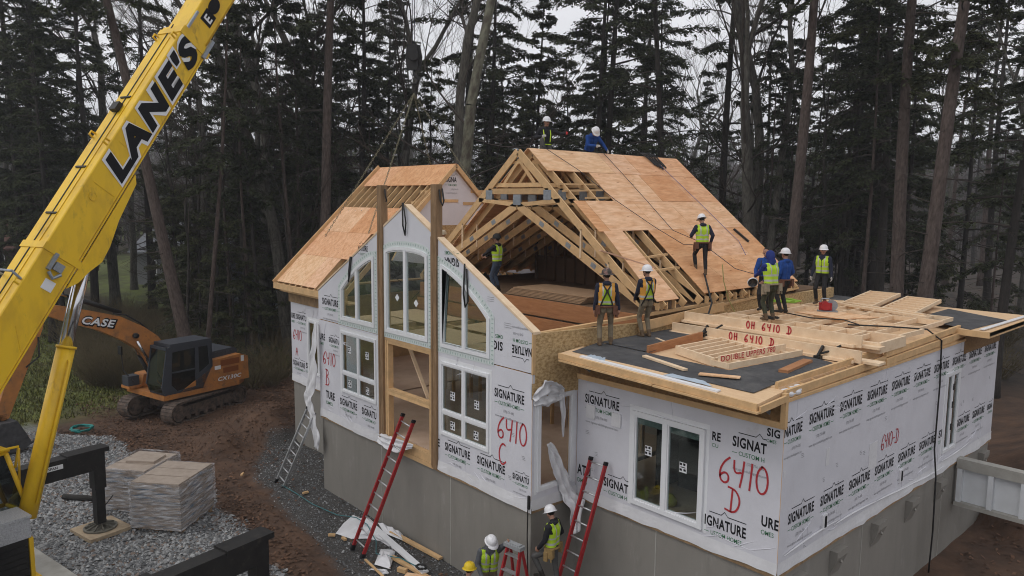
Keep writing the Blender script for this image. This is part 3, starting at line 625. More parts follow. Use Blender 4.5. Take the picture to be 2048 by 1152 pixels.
for q in ([(-1.70, 5.47), (-.9, 5.47), (-.9, 7.2), (-1.7, 6.9)], [(-1.7, 6.91), (-.9, 7.21), (-.9, 8.81), (-1.7, 8.81)], [(-1.7, 8.82), (-.9, 8.82), (-.9, 9.87), (-1.7, 9.87)], [(-.9, 5.47), (-.02, 5.47), (-.02, 6.9), (-.9, 6.4)], [(-.9, 6.41), (-.02, 6.91), (-.02, 8.3), (-.9, 7.9)], [(-.9, 7.91), (-.02, 8.31), (-.02, 9.87), (-.9, 9.87)]):
    sheet(mb, 0, 0, 0, 0, pts=[(a + .0, b) for a, b in q])
sheet(mb, 0, 0, 0, 0, pts=[(-1.71, 3.82), (.02, 3.63), (.02, 4.42), (-1.71, 4.49)])
mb.build('roof_sheathing', [PLY], house)
mb = MB()
for i, xs in enumerate(((-4.18, -5.0), (-5.0, -5.9), (-5.9, -6.8), (-6.8, -7.6), (-7.6, -8.5))):
    for a, b in ((3.7, 4.9), (4.9, 7.3), (7.3, 9.87)): sheet(mb, xs[0], xs[1] + .004, a, b - .004)
mb.build('roof_sheathing', [PLY], house)
mb = MB()   # blocking boards bridging the open bays
for q in (((-1.05, 4.45), (-1.1, 5.45)), ((-.72, 4.45), (-.75, 5.45)), ((-2.9, 3.7), (-2.95, 5.2)), ((-3.1, 3.7), (-3.12, 5.2)), ((-2.7, 4.3), (-2.72, 5.2))):
    mb.beam(roofpt(*q[0], -.05), roofpt(*q[1], -.05), .09, .045)
for i in range(14): y = 5.55 + i * .3; mb.box(-.06, .03, y, y + .04, 3.44, 3.6)
for i in range(3): y = 3.68 + i * .3; mb.box(-.06, .03, y, y + .04, 3.44, 3.6)
mb.split('blocking', [LUM], house)
mb = MB(); mb.beam(roofpt(-1.25, 3.2), roofpt(-.75, 4.5), .1, .03); mb.build('nailing_strip', [M('pinkish_ply', (.62, .38, .26), .7)], house)

# --- left wing with its own raised roof
WS = .957; wz = lambda y: 3.06 + WS * (y - .89) if y <= 4.87 else 3.06 + WS * (4.87 - .89) - WS * (y - 4.87)
def wsheet(mb, x0, x1, y0, y1, t=.016, lift=0.):
    n = unit((0, -WS, 1)) if y1 <= 4.88 else unit((0, WS, 1)); lo = [V3(x0, y0, wz(y0) + lift), V3(x1, y0, wz(y0) + lift), V3(x1, y1, wz(y1) + lift), V3(x0, y1, wz(y1) + lift)]; mb.hexa(lo + [p + n * t for p in lo])
mb = MB()
wsheet(mb, -12.98, -11.18, .97, 1.835); wsheet(mb, -11.175, -10.35, .97, 1.835)
wsheet(mb, -12.98, -11.42, 1.84, 2.615); wsheet(mb, -11.415, -9.9, 1.84, 2.615); wsheet(mb, -12.98, -11.27, 2.62, 3.43); wsheet(mb, -11.265, -9.45, 2.62, 3.43)
wsheet(mb, -12.98, -11.6, 4.18, 4.87); wsheet(mb, -11.595, -8.62, 4.18, 4.87); wsheet(mb, -12.98, -8.62, 4.875, 6.5); wsheet(mb, -12.98, -8.62, 6.5, 8.7)
mb.build('wing_sheathing', [PLY], house)
def rafter(): 
    r = MB(); r.beam((0, .92, wz(.92) - .09), (0, 4.85, wz(4.85) - .09), .042, .14); r.beam((0, 4.9, wz(4.9) - .09), (0, 8.8, wz(8.8) - .09), .042, .14); r.box(-.03, -.021, 3.3, 3.5, wz(3.4) - .25, wz(3.4) - .05, 1); r.beam((0, 3.3, 5.3), (0, 6.4, 5.3), .04, .12); return r
rf = rafter().build('rafter', [LUM, STEEL], house); rf.location = (-12.85, 0, 0)
for k in range(1, 11): c = copy_tree(rf, house); c.location = (-12.85 + .41 * k, 0, 0)
mb = MB()
for x in (-12.99,): mb.beam((x, .9, wz(.9) + .0), (x, 4.86, wz(4.86) + .0), .05, .24); mb.beam((x, 4.88, wz(4.88) - .06), (x, 8.8, wz(8.8) - .06), .04, .2)
mb.beam((-8.63, 2.6, wz(2.6) - .05), (-8.63, 4.86, wz(4.86) - .05), .04, .13); mb.beam((-8.63, 4.88, wz(4.88) - .05), (-8.63, 8.4, wz(8.4) - .05), .04, .13)
mb.beam((-9.0, 3.2, wz(3.2) - .03), (-8.8, 4.1, wz(4.1) - .03), .04, .14)
for y in (3.35, 3.7, 4.05): mb.beam((-9.35, y, wz(y) - .08), (-8.75, y, wz(y) - .08), .04, .1)
mb.split('barge_board', [LUM], house)
mb = MB()   # house-wrapped gable end of the wing
mb.ext([[(2.6, 4.0), (8.6, 3.2), (7.1, wz(7.1) - .12), (4.87, 6.72), (3.2, wz(3.2) - .25)]], V3(-8.72, 0, 0), Y, Z, X, .08, 0, side=5, back=5)
logo(mb, V3(-8.72, 4.5, 6.32), Y, Z, .9, 'SIGNA')
for y, z in ((4.3, 5.7), (5.5, 6.0), (5.2, 5.62)): mb.box(-8.72, -8.70, y, y + .7, z, z + .09, 5)
mb.box(-8.73, -8.705, 3.6, 6.6, 4.4, 5.0, 6)
mb.build('wing_gable', WM, house)
mb = MB(); mb.box(-12.98, -8.32, .84, .88, 2.92, 3.1); mb.box(-12.98, -8.32, .9, 1.24, 2.86, 2.9); mb.box(-12.65, -8.32, 1.19, 1.228, 2.5, 2.84, 1); mb.box(-12.98, -12.6, .9, 8.8, 2.86, 2.9)
for k in range(10): x = -12.9 + k * .41; mb.box(x, x + .04, .885, .96, 2.93, 3.1)
mb.split('eave_board', [LUM, LUMD], house)
mb = MB(); mb.add([(-7.5, 3.6, 3.7), (-5.2, 4.6, 5.9), (-7.3, 6.0, 5.0)], [(0, 1, 2)]); mb.add([(-8.6, 4.4, 4.3), (-7.4, 4.4, 5.55), (-6.4, 4.4, 4.3)], [(2, 1, 0)]); 
mb = MB(); mb.ext([[(-8.6, 4.2), (-6.2, 4.2), (-7.3, 5.45)]], V3(0, 4.6, 0), X, Z, -Y, .05); mb.build('valley_panel', [PLY], house)

# --- flat folded-down roof of the right-hand module
mb = MB(); mb.hexa([(.3, .42, 2.93), (4.3, .42, 2.82), (4.24, 1.3, 2.84), (.03, 1.3, 2.9), (.3, .42, 2.985), (4.3, .42, 2.875), (4.24, 1.3, 2.915), (.03, 1.3, 2.96)])
mb.box(.03, 4.14, 1.303, 11.7, 2.86, 2.94); mb.box(.0, 4.9, 11.0, 12.4, 2.98, 3.06); mb.box(4.1, 4.9, 8.75, 11.0, 2.98, 3.06)
mb.split('roof_deck', [PLYP], house)
mb = MB(); mb.beam((.28, .395, 2.935), (4.3, .395, 2.825), .04, .105); mb.beam((.33, .385, 2.86), (2.45, .385, 2.805), .1, .03); mb.beam((2.47, .38, 2.80), (4.34, .38, 2.755), .1, .03); mb.beam((4.33, .42, 2.79), (4.33, 1.2, 2.83), .04, .1)
mb.box(.02, 4.34, 1.17, 1.22, 2.34, 2.44); mb.box(4.26, 4.345, 1.16, 1.235, 2.36, 2.9)
mb.box(4.86, 4.9, 8.76, 12.4, 2.94, 3.07); mb.box(4.1, 4.9, 8.74, 8.78, 2.94, 3.07)
mb.split('fascia', [LUM], house)
mb = MB(); mb.ext([rect(.02, 4.26, 2.44, 2.8)], V3(0, 1.225, 0), X, Z, -Y, .03, 0); mb.ext([rect(9.2, 11.76, 2.45, 2.95)], V3(4.31, 0, 0), Y, Z, X, .03, 0); mb.split('frieze', [M('frieze_osb', (.27, .16, .07), .8, scale=20, col2=(.15, .085, .035))], house)
mb = MB()
for k in range(7): x = .35 + k * .62; mb.beam((x, .75, 2.83), (x, 1.19, 2.55), .02, .07)
mb.split('bracket', [STEEL], house)
mb = MB(); mb.box(4.2, 4.33, 1.24, 9.2, 2.752, 2.8); mb.beam((4.27, 1.24, 2.87), (4.27, 4.9, 2.9), .05, .13); mb.beam((4.1, 1.3, 2.94), (4.1, 5.2, 2.98), .05, .16); mb.beam((4.3, 4.9, 2.86), (4.3, 9.2, 2.92), .05, .12); mb.beam((4.24, 5.0, 2.99), (4.24, 9.0, 3.06), .05, .12)
for k in range(9): y = 1.5 + k * .42; mb.box(4.12, 4.25, y, y + .04, 2.8, 2.92)
mb.split('rim_board', [LUM], house)
# ================================================================== LOOSE THINGS ON THE FLAT ROOF
def single(mb, name, mats, label, cat, group=None, smooth=False): return tag(mb.build(name, mats, None, smooth), label, cat, group)
def sheet3(P, t=.006, wob=.0, nx=10, ny=6, seed=0):
    """a slightly rumpled sheet over four corner points"""
    r = np.random.default_rng(seed); P = [np.asarray(p, float) for p in P]; mb = MB(); vs = []
    for j in range(ny + 1):
        for i in range(nx + 1):
            a, b = i / nx, j / ny; p = (P[0] * (1 - a) + P[1] * a) * (1 - b) + (P[3] * (1 - a) + P[2] * a) * b
            vs.append(p + Z * (wob * r.uniform(0, 1) * (1 if 0 < i < nx and 0 < j < ny else .4)))
    k = len(vs); w = nx + 1; fs = [(j * w + i, j * w + i + 1, (j + 1) * w + i + 1, (j + 1) * w + i) for j in range(ny) for i in range(nx)]
    mb.add(vs, fs); mb.add([v - Z * t for v in vs], [f[::-1] for f in fs])
    ring = [i for i in range(nx + 1)] + [j * w + nx for j in range(1, ny + 1)] + [ny * w + i for i in range(nx - 1, -1, -1)] + [j * w for j in range(ny - 1, 0, -1)]
    q = len(ring); mb.add([vs[i] for i in ring] + [vs[i] - Z * t for i in ring], [(i, q + i, q + (i + 1) % q, (i + 1) % q) for i in range(q)])
    return mb
FG = 'roofing felt sheets on the flat roof'
single(sheet3([(.35, .68, 2.985), (4.0, .8, 2.915), (4.0, 1.6, 2.965), (.05, 1.75, 2.985)], wob=.012, seed=1), 'felt_sheet', FELT, 'long black felt strip along the front edge of the flat roof', 'roofing felt', FG, True)
single(sheet3([(.06, 1.78, 2.99), (1.3, 1.76, 2.985), (1.0, 4.0, 3.0), (.06, 4.05, 3.0)], wob=.012, seed=2), 'felt_sheet', FELT, 'black felt sheet under the bearded man by the strand board wall', 'roofing felt', FG, True)
single(sheet3([(3.05, 1.62, 2.97), (4.05, 1.5, 2.965), (4.1, 3.5, 2.98), (3.3, 3.75, 2.98)], wob=.012, seed=3), 'felt_sheet', FELT, 'black felt sheet beside the small opening near the outer corner of the flat roof', 'roofing felt', FG, True)
single(sheet3([(-.2, 10.3, 3.0), (.95, 10.2, 3.0), (.75, 12.3, 3.09), (-.2, 12.3, 3.09)], wob=.01, seed=4), 'felt_sheet', FELT, 'black felt sheet at the far end of the flat roof behind the man standing alone', 'roofing felt', FG, True)
single(sheet3([(3.1, 9.6, 3.075), (4.5, 8.85, 3.07), (4.62, 11.0, 3.075), (3.05, 12.0, 3.075)], wob=.01, seed=5), 'felt_sheet', FELT, 'black felt sheet on the overhanging far right corner of the roof', 'roofing felt', FG, True)
# white drip edge on the front eave, blue film scraps, insulation
mb = MB(); mb.beam((.75, .5, 2.99), (3.6, .5, 2.915), .09, .02); mb.beam((.75, .45, 2.975), (3.6, .45, 2.9), .008, .05); single(mb, 'drip_edge', WHITE, 'long white metal drip edge strip lying along the front eave', 'metal strip')
mb = MB(); mb.beam((4.7, 8.9, 3.09), (4.75, 12.3, 3.09), .09, .02); single(mb, 'drip_edge', WHITE, 'white drip edge on the far right overhanging eave', 'metal strip')
mb = sheet3([(2.5, .58, 2.945), (3.4, .62, 2.925), (3.2, .72, 2.95), (2.55, .7, 2.955)], wob=.03, seed=6); single(mb, 'film_scrap', M('pale_blue_film', (.42, .5, .58), .4), 'pale blue plastic film scrap near the front corner of the roof', 'plastic scrap', None, True)
mb = sheet3([(.75, .48, 2.96), (1.3, .5, 2.955), (1.1, .75, 2.97), (.8, .7, 2.97)], wob=.05, seed=7); single(mb, 'film_scrap', MATS['pale_blue_film'], 'small blue white film scrap at the left end of the drip edge', 'plastic scrap', None, True)
mb = MB()
for k in range(10):
    c = V3(4.19 + random.uniform(-.1, .03), 1.34 + k * .055, 2.83 + random.uniform(0, .03)); mb.lathe(c, [(.02, -.05), (.1, -.03), (.12, .02), (.07, .05), (0, .06)], 9, (random.uniform(-.3, .3), .1, 1))
single(mb, 'insulation_batt', M('insulation', (.78, .78, .8), .95, var=.15, scale=18, bump=.5, bscale=40), 'white fluffy insulation batt in the corner of the flat roof', 'insulation', None, True)

def flat_frame(p0, du, dv, L_, W_, n, h=.1, w=.042, label='', name='wall_frame', mats=None, rails=2, text=None, sheeted=False):
    """a stud wall frame lying flat: two long rails along du, n studs along dv"""
    t = thing(name, label, 'wall frame', p0, 0, 'timber wall frames lying on the flat roof')
    du = unit(du); dv = unit(dv); o = np.zeros(3); up = np.cross(du, dv); up = up * np.sign(up[2])
    m_ = mats or [LUMW]
    for k in range(rails):
        r = MB(); c = dv * (W_ * k / (rails - 1)); r.obox(c + du * L_ / 2 + up * h / 2, du, dv, up, L_, w, h); 
        if text and k == 0: r.text(text[0], c + du * text[1] - dv * (w / 2 + .001) + up * .012, du, up, text[2], 1, bold=.02, lift=.003)
        r.build('rail', m_ + [RED] if text else m_, t)
    st = None
    for i in range(n):
        c = du * (.02 + (L_ - .04) * i / (n - 1)) + dv * W_ / 2 + up * (h / 2 - .002)
        if st is None: r = MB(); r.obox((0, 0, 0), dv, du, up, W_ - w - .002, w, h - .006); st = r.build('stud', m_, t); st.location = c
        else: q = st.copy(); COL.objects.link(q); q.location = c; q.parent = t
    if sheeted:
        r = MB(); r.obox(du * L_ / 2 + dv * W_ / 2 - up * .012, du, dv, up, L_ + .04, W_ + .04, .014); r.build('sheathing', [PLYP], t)
    return t
flat_frame((1.62, 2.14, 2.96), (2.73 - 1.62, 1.72 - 2.14, 0), (.05, 1.3, 0), 1.18, 1.4, 6, .16, label='timber frame with red writing on its rail lying in the roof opening')
mb = MB(); mb.beam((2.8, 1.72, 3.06), (3.02, 3.55, 3.08), .045, .2)
b = single(mb, 'timber_board', [LUMW], 'board on edge sprayed with red lettering beside the opening in the roof', 'board')
mb = MB(); u_ = unit((.22, 1.83, .02)); mb.text('DOUBLE UPPERS 780', V3(2.823, 1.75, 3.06), u_, np.cross(np.cross(u_, Z) * 1, u_), .1, 0, bold=.02, lift=.004, width=1.5); mb.text('6x6 S', V3(2.87, 2.15, 2.97), u_, np.cross(np.cross(u_, Z) * 1, u_), .07, 0, bold=.02, lift=.004); mb.build('painted_lettering', [RED], b)
flat_frame((3.02, 1.66, 2.98), (.22, 1.95, 0), (-1, .12, 0), 2.1, .36, 7, .1, label='narrow ladder shaped timber frame lying nearest the roof corner')
mb = MB(); mb.beam((1.26, 1.76, 3.0), (1.1, 3.75, 3.02), .05, .2); single(mb, 'engineered_beam', LVL, 'orange brown beam edging the roof opening in front of the man in the white helmet', 'beam')
mb = MB(); mb.beam((3.75, 2.15, 3.0), (3.6, 3.3, 3.0), .16, .05); single(mb, 'engineered_beam', LVL, 'short orange beam in the small opening near the outer corner of the roof', 'beam')
# two long headers with red writing
for y, z0, x0, x1, txt, lb, tx in ((3.95, 2.96, .22, 4.25, 'OH 6410 D', 'long timber header sprayed OH 6410 D standing in front', 1.62), (4.42, 3.02, .2, 4.05, 'OH 6410 D', 'long timber header sprayed OH 6410 D standing behind another', 1.72)):
    t = thing('header_beam', lb, 'timber header', (0, y, z0 + (.13 if y > 4.2 else 0)), 0, 'sprayed timber headers')
    mb = MB(); mb.box(x0, x1, -.02, .025, .0, .225); mb.box(x0 + .03, x1 + .3, .03, .3, .0, .045); mb.box(x0, x1 - .1, -.12, -.022, -.0, .05); mb.build('plank', [LUMW], t)
    mb = MB(); 
    spray(mb, txt, V3(tx, -.021, .062), X, Z, .15, .026, .78, 0); mb.build('painted_lettering', [RED], t)
for (x, y, z, lb) in ((1.05, 3.9, 3.1, 'black clamp at the left end of the sprayed headers'), (3.55, 3.82, 3.06, 'black clamp near the right end of the front sprayed header')):
    mb = MB(); mb.box(x - .06, x + .06, y - .1, y + .02, z - .1, z - .04); mb.beam((x, y - .05, z - .05), (x + .02, y + .1, z + .12), .04, .05); mb.tube([(x, y, z - .02), (x + .15, y + .15, z + .05), (x + .3, y + .2, z + .16)], .02, 6); single(mb, 'clamp', BLK, lb, 'clamp')
# the wide frames over the middle of the roof
flat_frame((.3, 4.75, 3.12), (1, .02, 0), (0, 1, 0), 3.9, 1.15, 8, .1, label='wide timber wall frame lying right behind the sprayed headers')
flat_frame((.35, 5.98, 3.12), (1, .0, 0), (.03, 1, 0), 3.75, 1.2, 9, .1, label='wide timber wall frame under the man in the blue hood')
flat_frame((.3, 7.3, 3.12), (1, .03, 0), (0, 1, 0), 3.7, 1.3, 8, .1, label='wide timber wall frame under the red saw')
flat_frame((.6, 8.75, 3.1), (1, -.02, 0), (0, 1, 0), 3.3, .95, 9, .09, label='wide timber wall frame near the feet of the man standing alone')
flat_frame((3.55, 4.6, 3.05), (.0, 1, 0), (1, .05, 0), 1.2, .72, 2, .2, label='deep timber box frame at the edge above the long side wall')
flat_frame((1.05, 10.05, 3.08), (-.13, 2.2, .16), (1, .03, 0), 2.3, .78, 8, .08, label='ladder shaped frame at the far end of the roof, left of two', sheeted=True)
flat_frame((2.12, 9.95, 3.08), (-.13, 2.2, .14), (1, -.12, 0), 2.2, .85, 8, .08, label='ladder shaped frame at the far end of the roof, right of two', sheeted=True)
mb = MB(); mb.beam((1.2, 9.75, 3.2), (3.6, 8.9, 3.22), .12, .05); mb.beam((1.3, 9.85, 3.24), (3.5, 9.05, 3.26), .09, .03); single(mb, 'timber_board', LUMW, 'pair of pale boards laid across the far frames on the roof', 'board')
mb = sheet3([(1.3, 7.2, 3.24), (2.5, 7.0, 3.24), (2.95, 7.9, 3.24), (1.5, 8.1, 3.245)], .012, .004, seed=8); single(mb, 'plywood_offcut', PLY, 'plywood offcut lying under the red saw on the roof', 'plywood sheet')
mb = sheet3([(.55, 4.5, 3.33), (1.75, 4.4, 3.33), (1.6, 5.2, 3.27), (.5, 5.2, 3.27)], .02, .003, seed=9); single(mb, 'plywood_offcut', PLYP, 'pale plywood sheet lying on top of the sprayed headers', 'plywood sheet')
t = thing('power_saw', 'small red power saw standing on a plywood offcut on the roof', 'saw', (1.75, 7.85, 3.25), .5)
mb = MB(); mb.box(-.16, .12, -.1, .1, .03, .2); mb.cyl((-.02, -.15, .13), (-.02, .14, .13), .1, 14); mb.build('body', [LRED], t)
mb = MB(); mb.cyl((.12, -.03, .14), (.12, -.01, .14), .13, 18); mb.box(-.2, .25, -.13, .05, .0, .02); mb.tube([(-.14, 0, .2), (-.1, 0, .29), (.05, 0, .29), (.09, 0, .2)], .02, 6); mb.build('blade_and_shoe', [STEEL], t)
def coil(c, r, turns, w, wob, seed, n=14):
    q = random.Random(seed); P = []
    for i in range(turns * n): a = 2 * math.pi * i / n; rr = r * (1 + q.uniform(-wob, wob)); P.append((c[0] + rr * math.cos(a), c[1] + rr * math.sin(a) * .8, c[2] + w + (i / n) * w * .5 + q.uniform(0, w)))
    return P
mb = MB(); mb.tube(coil((.1, 8.8, 3.2), .4, 4, .025, .35, 3), .016, 5); single(mb, 'rope_coil', LIME, 'tangle of lime green rope beside the strand board wall', 'rope', None, True)
mb = MB(); mb.tube(coil((1.5, 5.75, 3.23), .16, 3, .02, .2, 5), .012, 5); single(mb, 'rope_coil', BLK, 'small dark rope coil at the feet of the man in the blue hood', 'rope', None, True)
mb = MB(); mb.tube([(3.0, 6.2, 3.26), (3.6, 6.6, 3.26), (4.15, 7.3, 3.2), (4.34, 7.62, 2.95), (4.345, 7.7, 2.0), (4.35, 7.66, .6), (4.42, 7.66, .0), (4.45, 7.63, -1.2), (4.44, 7.6, -2.1)], .017, 6); single(mb, 'electric_lead', BLK, 'black cord hanging down the long side wall', 'cord', None, True)
mb = MB(); mb.tube([(3.1, 6.5, 3.24), (2.6, 6.9, 3.24), (2.0, 6.6, 3.24), (1.2, 6.9, 3.24)], .014, 5); single(mb, 'electric_lead', BLK, 'black cord snaking over the frames on the roof', 'cord', None, True)
# shoe of the ridge rope: a black weight and the rope running up the slope
mb = MB(); mb.box(.28, .48, 4.9, 5.1, 3.22, 3.28); mb.tube([(.38, 5.0, 3.16), (.3, 5.3, 3.5), (.0, 5.6, 3.75), (-.35, 5.95, 4.06)], .022, 6); single(mb, 'rope_grab', BLK, 'black rope grab and strap hanging from the feet of the man on the slope', 'rope')
# ropes over the main roof
def roperoof(pts, lift=.06): return [tuple(roofpt(x, y, lift + .02)) for x, y in pts]
mb = MB(); mb.tube(roperoof([(-4.13, 4.15), (-3.4, 4.75), (-2.5, 5.15), (-1.7, 5.75)]) + [(-.95, 5.9, 4.75), (-.45, 6.05, 4.75), (.4, 6.05, 4.25), (1.0, 6.15, 4.12)], .008, 5); single(mb, 'safety_rope', ROPE, 'dark safety rope from the ridge by the man in black to the blue hooded man', 'rope', 'safety ropes over the main roof', True)
mb = MB(); mb.tube(roperoof([(-4.13, 6.42), (-3.4, 6.42), (-2.5, 6.4), (-1.6, 6.35)]) + [(-.8, 6.2, 4.85)], .008, 5); single(mb, 'safety_rope', ROPE, 'dark rope from the man in blue on the ridge to the slope', 'rope', 'safety ropes over the main roof', True)
mb = MB(); mb.tube(roperoof([(-4.13, 8.55), (-3.4, 8.6), (-2.5, 8.7), (-1.7, 8.75), (-1.2, 8.8), (-.8, 8.5)]), .008, 5); single(mb, 'safety_rope', M('violet_rope', (.16, .14, .3), .8), 'violet grey safety rope from the black bundle down the far part of the roof', 'rope', 'safety ropes over the main roof', True)
mb = MB(); mb.tube([(-.1, 6.3, 4.3), (-.06, 6.32, 3.9), (.1, 6.3, 3.5), (.2, 6.5, 3.1), (.5, 6.3, 3.1)], .012, 5); single(mb, 'safety_rope', M('olive_rope', (.3, .28, .1), .8), 'thin olive rope hanging from the man on the slope', 'rope', None, True)
mb = MB()
for k in range(7): a = k * .04; mb.tube([tuple(roofpt(-4.2, 8.2 + a * 1.5, .12)), tuple(roofpt(-4.0, 8.25 + a * 2, .1 + .03 * (k % 3))), tuple(roofpt(-3.88 + .03 * k, 8.3 + a * 1.8, .09)), tuple(roofpt(-3.74 + .05 * (k % 4), 8.35 + a * 1.6, .07))], .022, 5)
single(mb, 'harness_bundle', BLK, 'bundle of black harness straps draped over the ridge', 'harness')
mb = MB(); P_ = roofpt(-1.55, 9.2, .06); mb.beam(roofpt(-1.6, 9.18, .06), roofpt(-1.2, 9.3, .06), .09, .05); single(mb, 'level', BLK, 'short black level lying on the far right of the sheathing', 'tool')
mb = MB()
for k in range(6): mb.obox((-3.2 + .03 * k, 3.9 + .02 * k, 3.41 + .03 * k), X, Y, Z, 2.6, 1.2, .022)
single(mb, 'plywood_stack', M('dark_plywood', (.34, .22, .13), .8, island=.2), 'stack of plywood sheets on the dark loft floor', 'plywood stack')  # darker brown than the other plywood

# ================================================================== LADDERS
def ladder(foot, top, half, wdir, rung=.3, name='ladder', label='', mats=(LRED, ALU), rail=(.035, .085), r0=.25, fly=None):
    foot = np.asarray(foot, float); top = np.asarray(top, float); d = unit(top - foot); L_ = np.linalg.norm(top - foot); w = unit(np.asarray(wdir, float) - d * (np.asarray(wdir, float) @ d)); n = np.cross(w, d)
    t = thing(name, label, 'ladder', foot)
    for s in (-1, 1):
        r = MB(); c = w * half * s; r.obox(c + d * L_ / 2, d, w, n, L_, rail[0], rail[1]); r.obox(c + d * L_ / 2 - w * s * .012, d, w, n, L_ - .01, .02, rail[1] * .7); 
        r.build('rail', [mats[0]], t); f = MB(); f.obox(c + d * .03, d, w, n, .12, rail[0] + .02, rail[1] + .02); f.build('rubber_foot', [BLKR], t)
        f = MB(); f.obox(c + d * (L_ - .02), d, w, n, .07, rail[0] + .01, rail[1] + .01); f.build('end_cap', [BLKR], t)
    first = None; k = int((L_ - r0) / rung) + 1
    for i in range(k):
        if first is None: r = MB(); r.tube([-w * (half - .01), w * (half - .01)], .017, 8); first = r.build('rung', [mats[1]], t, True); q = first
        else: q = first.copy(); COL.objects.link(q); q.parent = t
        q.location = d * (r0 + i * rung)
    if fly:
        for s in (-1, 1): r = MB(); r.obox(w * (half - .04) * s + d * (fly * L_) / 2 + n * .05, d, w, n, fly * L_, rail[0] - .005, rail[1] - .02); r.build('fly_rail', [mats[0]], t)
    return t
ladder((-4.33, -1.22, -2.1), (-3.93, -.1, .9), .215, (1, 0.05, 0), .285, label='red fibreglass ladder leaning on the open doorway', r0=.22, fly=None)
ladder((.63, .02, -2.1), (.67, 1.12, .88), .19, (1, 0, 0), .285, label='red fibreglass ladder leaning on the wall left of the sliding door', r0=.25)
ladder((-9.22, -.82, -2.1), (-8.66, -.1, .02), .2, (1, .1, 0), .27, label='bare aluminium ladder leaning by the torn plastic', mats=(ALU, ALU), rail=(.025, .07), r0=.2)
# red step ladder at the foundation corner
t = thing('step_ladder', 'red step ladder with a grey top being held at the foundation corner', 'step ladder', (.1, -.5, -2.1))
wl = unit((1, .12, 0)); fw = unit((.12, -1, 0))
for s in (-1, 1):
    r = MB(); r.beam(wl * .26 * s + fw * .42, wl * .15 * s + Z * 1.55, .03, .08, fw); r.build('front_rail', [LRED], t)
    r = MB(); r.beam(wl * .24 * s - fw * .38, wl * .14 * s - fw * .05 + Z * 1.52, .03, .05, fw); r.build('back_rail', [LRED], t)
for k in range(5):
    z = .28 + k * .28; f = z / 1.55; c = fw * .42 * (1 - f) + Z * z; r = MB(); r.obox(c, wl, fw, Z, 2 * (.26 - .11 * f), .09, .025); r.build('tread', [ALU], t)
r = MB(); r.obox(Z * 1.57, wl, fw, Z, .4, .16, .07); r.obox(Z * 1.61, wl, fw, Z, .3, .1, .03); r.build('top_cap', [M('tool_tray_grey', (.3, .31, .32), .6)], t)

# torn plastic hanging loose
def drape(name, pts, label, w_, seed, mat=CLOTHW, prints=None, amp=1.):
    """a crumpled strip of plastic along a path with varying width, folded lengthways"""
    q = random.Random(seed); k = len(pts); n = 6 * (k - 1); m_ = 12; P0 = np.array(pts, float); S0 = np.array([np.array(w[1], float) for w in w_]); W0 = np.array([w[0] for w in w_]); tt = np.linspace(0, k - 1, n + 1)
    lin = lambda A: np.stack([np.interp(tt, range(k), A[:, c]) for c in range(A.shape[1])], -1)
    P = lin(P0); S_ = lin(S0); Wd = np.interp(tt, range(k), W0); mb = MB(); vs = []; ph = [q.uniform(0, 6.3) for _ in range(5)]; e0 = e1 = 0.
    for i in range(n + 1):
        d = P[min(i + 1, n)] - P[max(i - 1, 0)]; sd = unit(S_[i]); nn = np.cross(d, sd); nn = unit(nn) if np.linalg.norm(nn) > 1e-6 else V3(0, -1, 0)
        e0 = e0 * .6 + q.uniform(-.09, .09); e1 = e1 * .6 + q.uniform(-.09, .09)
        for j in range(m_ + 1):
            a = j / m_ - .5; a += (e0 if a < 0 else e1) * abs(a) * 2; z_ = .16 * math.sin(j * 1.25 + ph[0] + .8 * math.sin(i * .35 + ph[1])) + .1 * math.sin(j * 2.7 + i * .55 + ph[2]) + .07 * math.sin(i * 1.1 + j * .6 + ph[3]) + q.uniform(-.045, .045)
            vs.append(P[i] + sd * Wd[i] * a * (1 - .12 * abs(z_)) + nn * z_ * Wd[i] * .75 * amp)
    w = m_ + 1; fs = [(i * w + j, i * w + j + 1, (i + 1) * w + j + 1, (i + 1) * w + j) for i in range(n) for j in range(m_)]
    mb.add(vs, fs); o = mb.build(name, [mat, INK], None, True); md = o.modifiers.new('s', 'SUBSURF'); md.levels = md.render_levels = 1; so = o.modifiers.new('t', 'SOLIDIFY'); so.thickness = .005
    return tag(o, label, 'plastic sheet')
sx_ = (.9, -.2, 0)
drape('torn_wrap', [(-8.36, -.06, 2.5), (-8.42, -.1, 1.9), (-8.5, -.12, 1.2), (-8.62, -.15, .55), (-8.68, -.15, .2), (-8.5, -.15, -.15), (-8.36, -.12, -.6), (-8.38, -.1, -1.0)], 'long white strip of torn house wrap hanging from the left front corner', [(.2, sx_), (.42, sx_), (.55, sx_), (.66, sx_), (.62, sx_), (.5, sx_), (.5, sx_), (.4, sx_)], 3, amp=.55)
drape('torn_wrap', [(.04, .0, 2.1), (.06, .25, 2.18), (.07, .5, 2.2), (.06, .8, 2.12)], 'crumpled white wrap pulled over the top of the corner window', [(.3, (0, .1, -1)), (.5, (0, .1, -1)), (.44, (0, .1, -1)), (.22, (0, .1, -1))], 5)
drape('torn_wrap', [(.05, .72, 2.2), (.07, .76, 1.75), (.05, .78, 1.25)], 'narrow pointed strip of torn wrap hanging in the corner window', [(.2, (0, 1, 0)), (.16, (0, 1, 0)), (.03, (0, 1, 0))], 7)
drape('torn_wrap', [(.03, .42, 1.2), (.05, .58, .9), (.07, .75, .5), (.1, .92, .12), (.25, .98, -.1), (.45, .8, -.55)], 'torn wrap trailing out of the corner window down behind the red ladder', [(.1, (.1, 1, .2)), (.3, (.1, 1, .2)), (.34, (.1, 1, .2)), (.3, (.1, 1, .2)), (.4, (.2, 1, .2)), (.22, (.2, 1, .2))], 9)
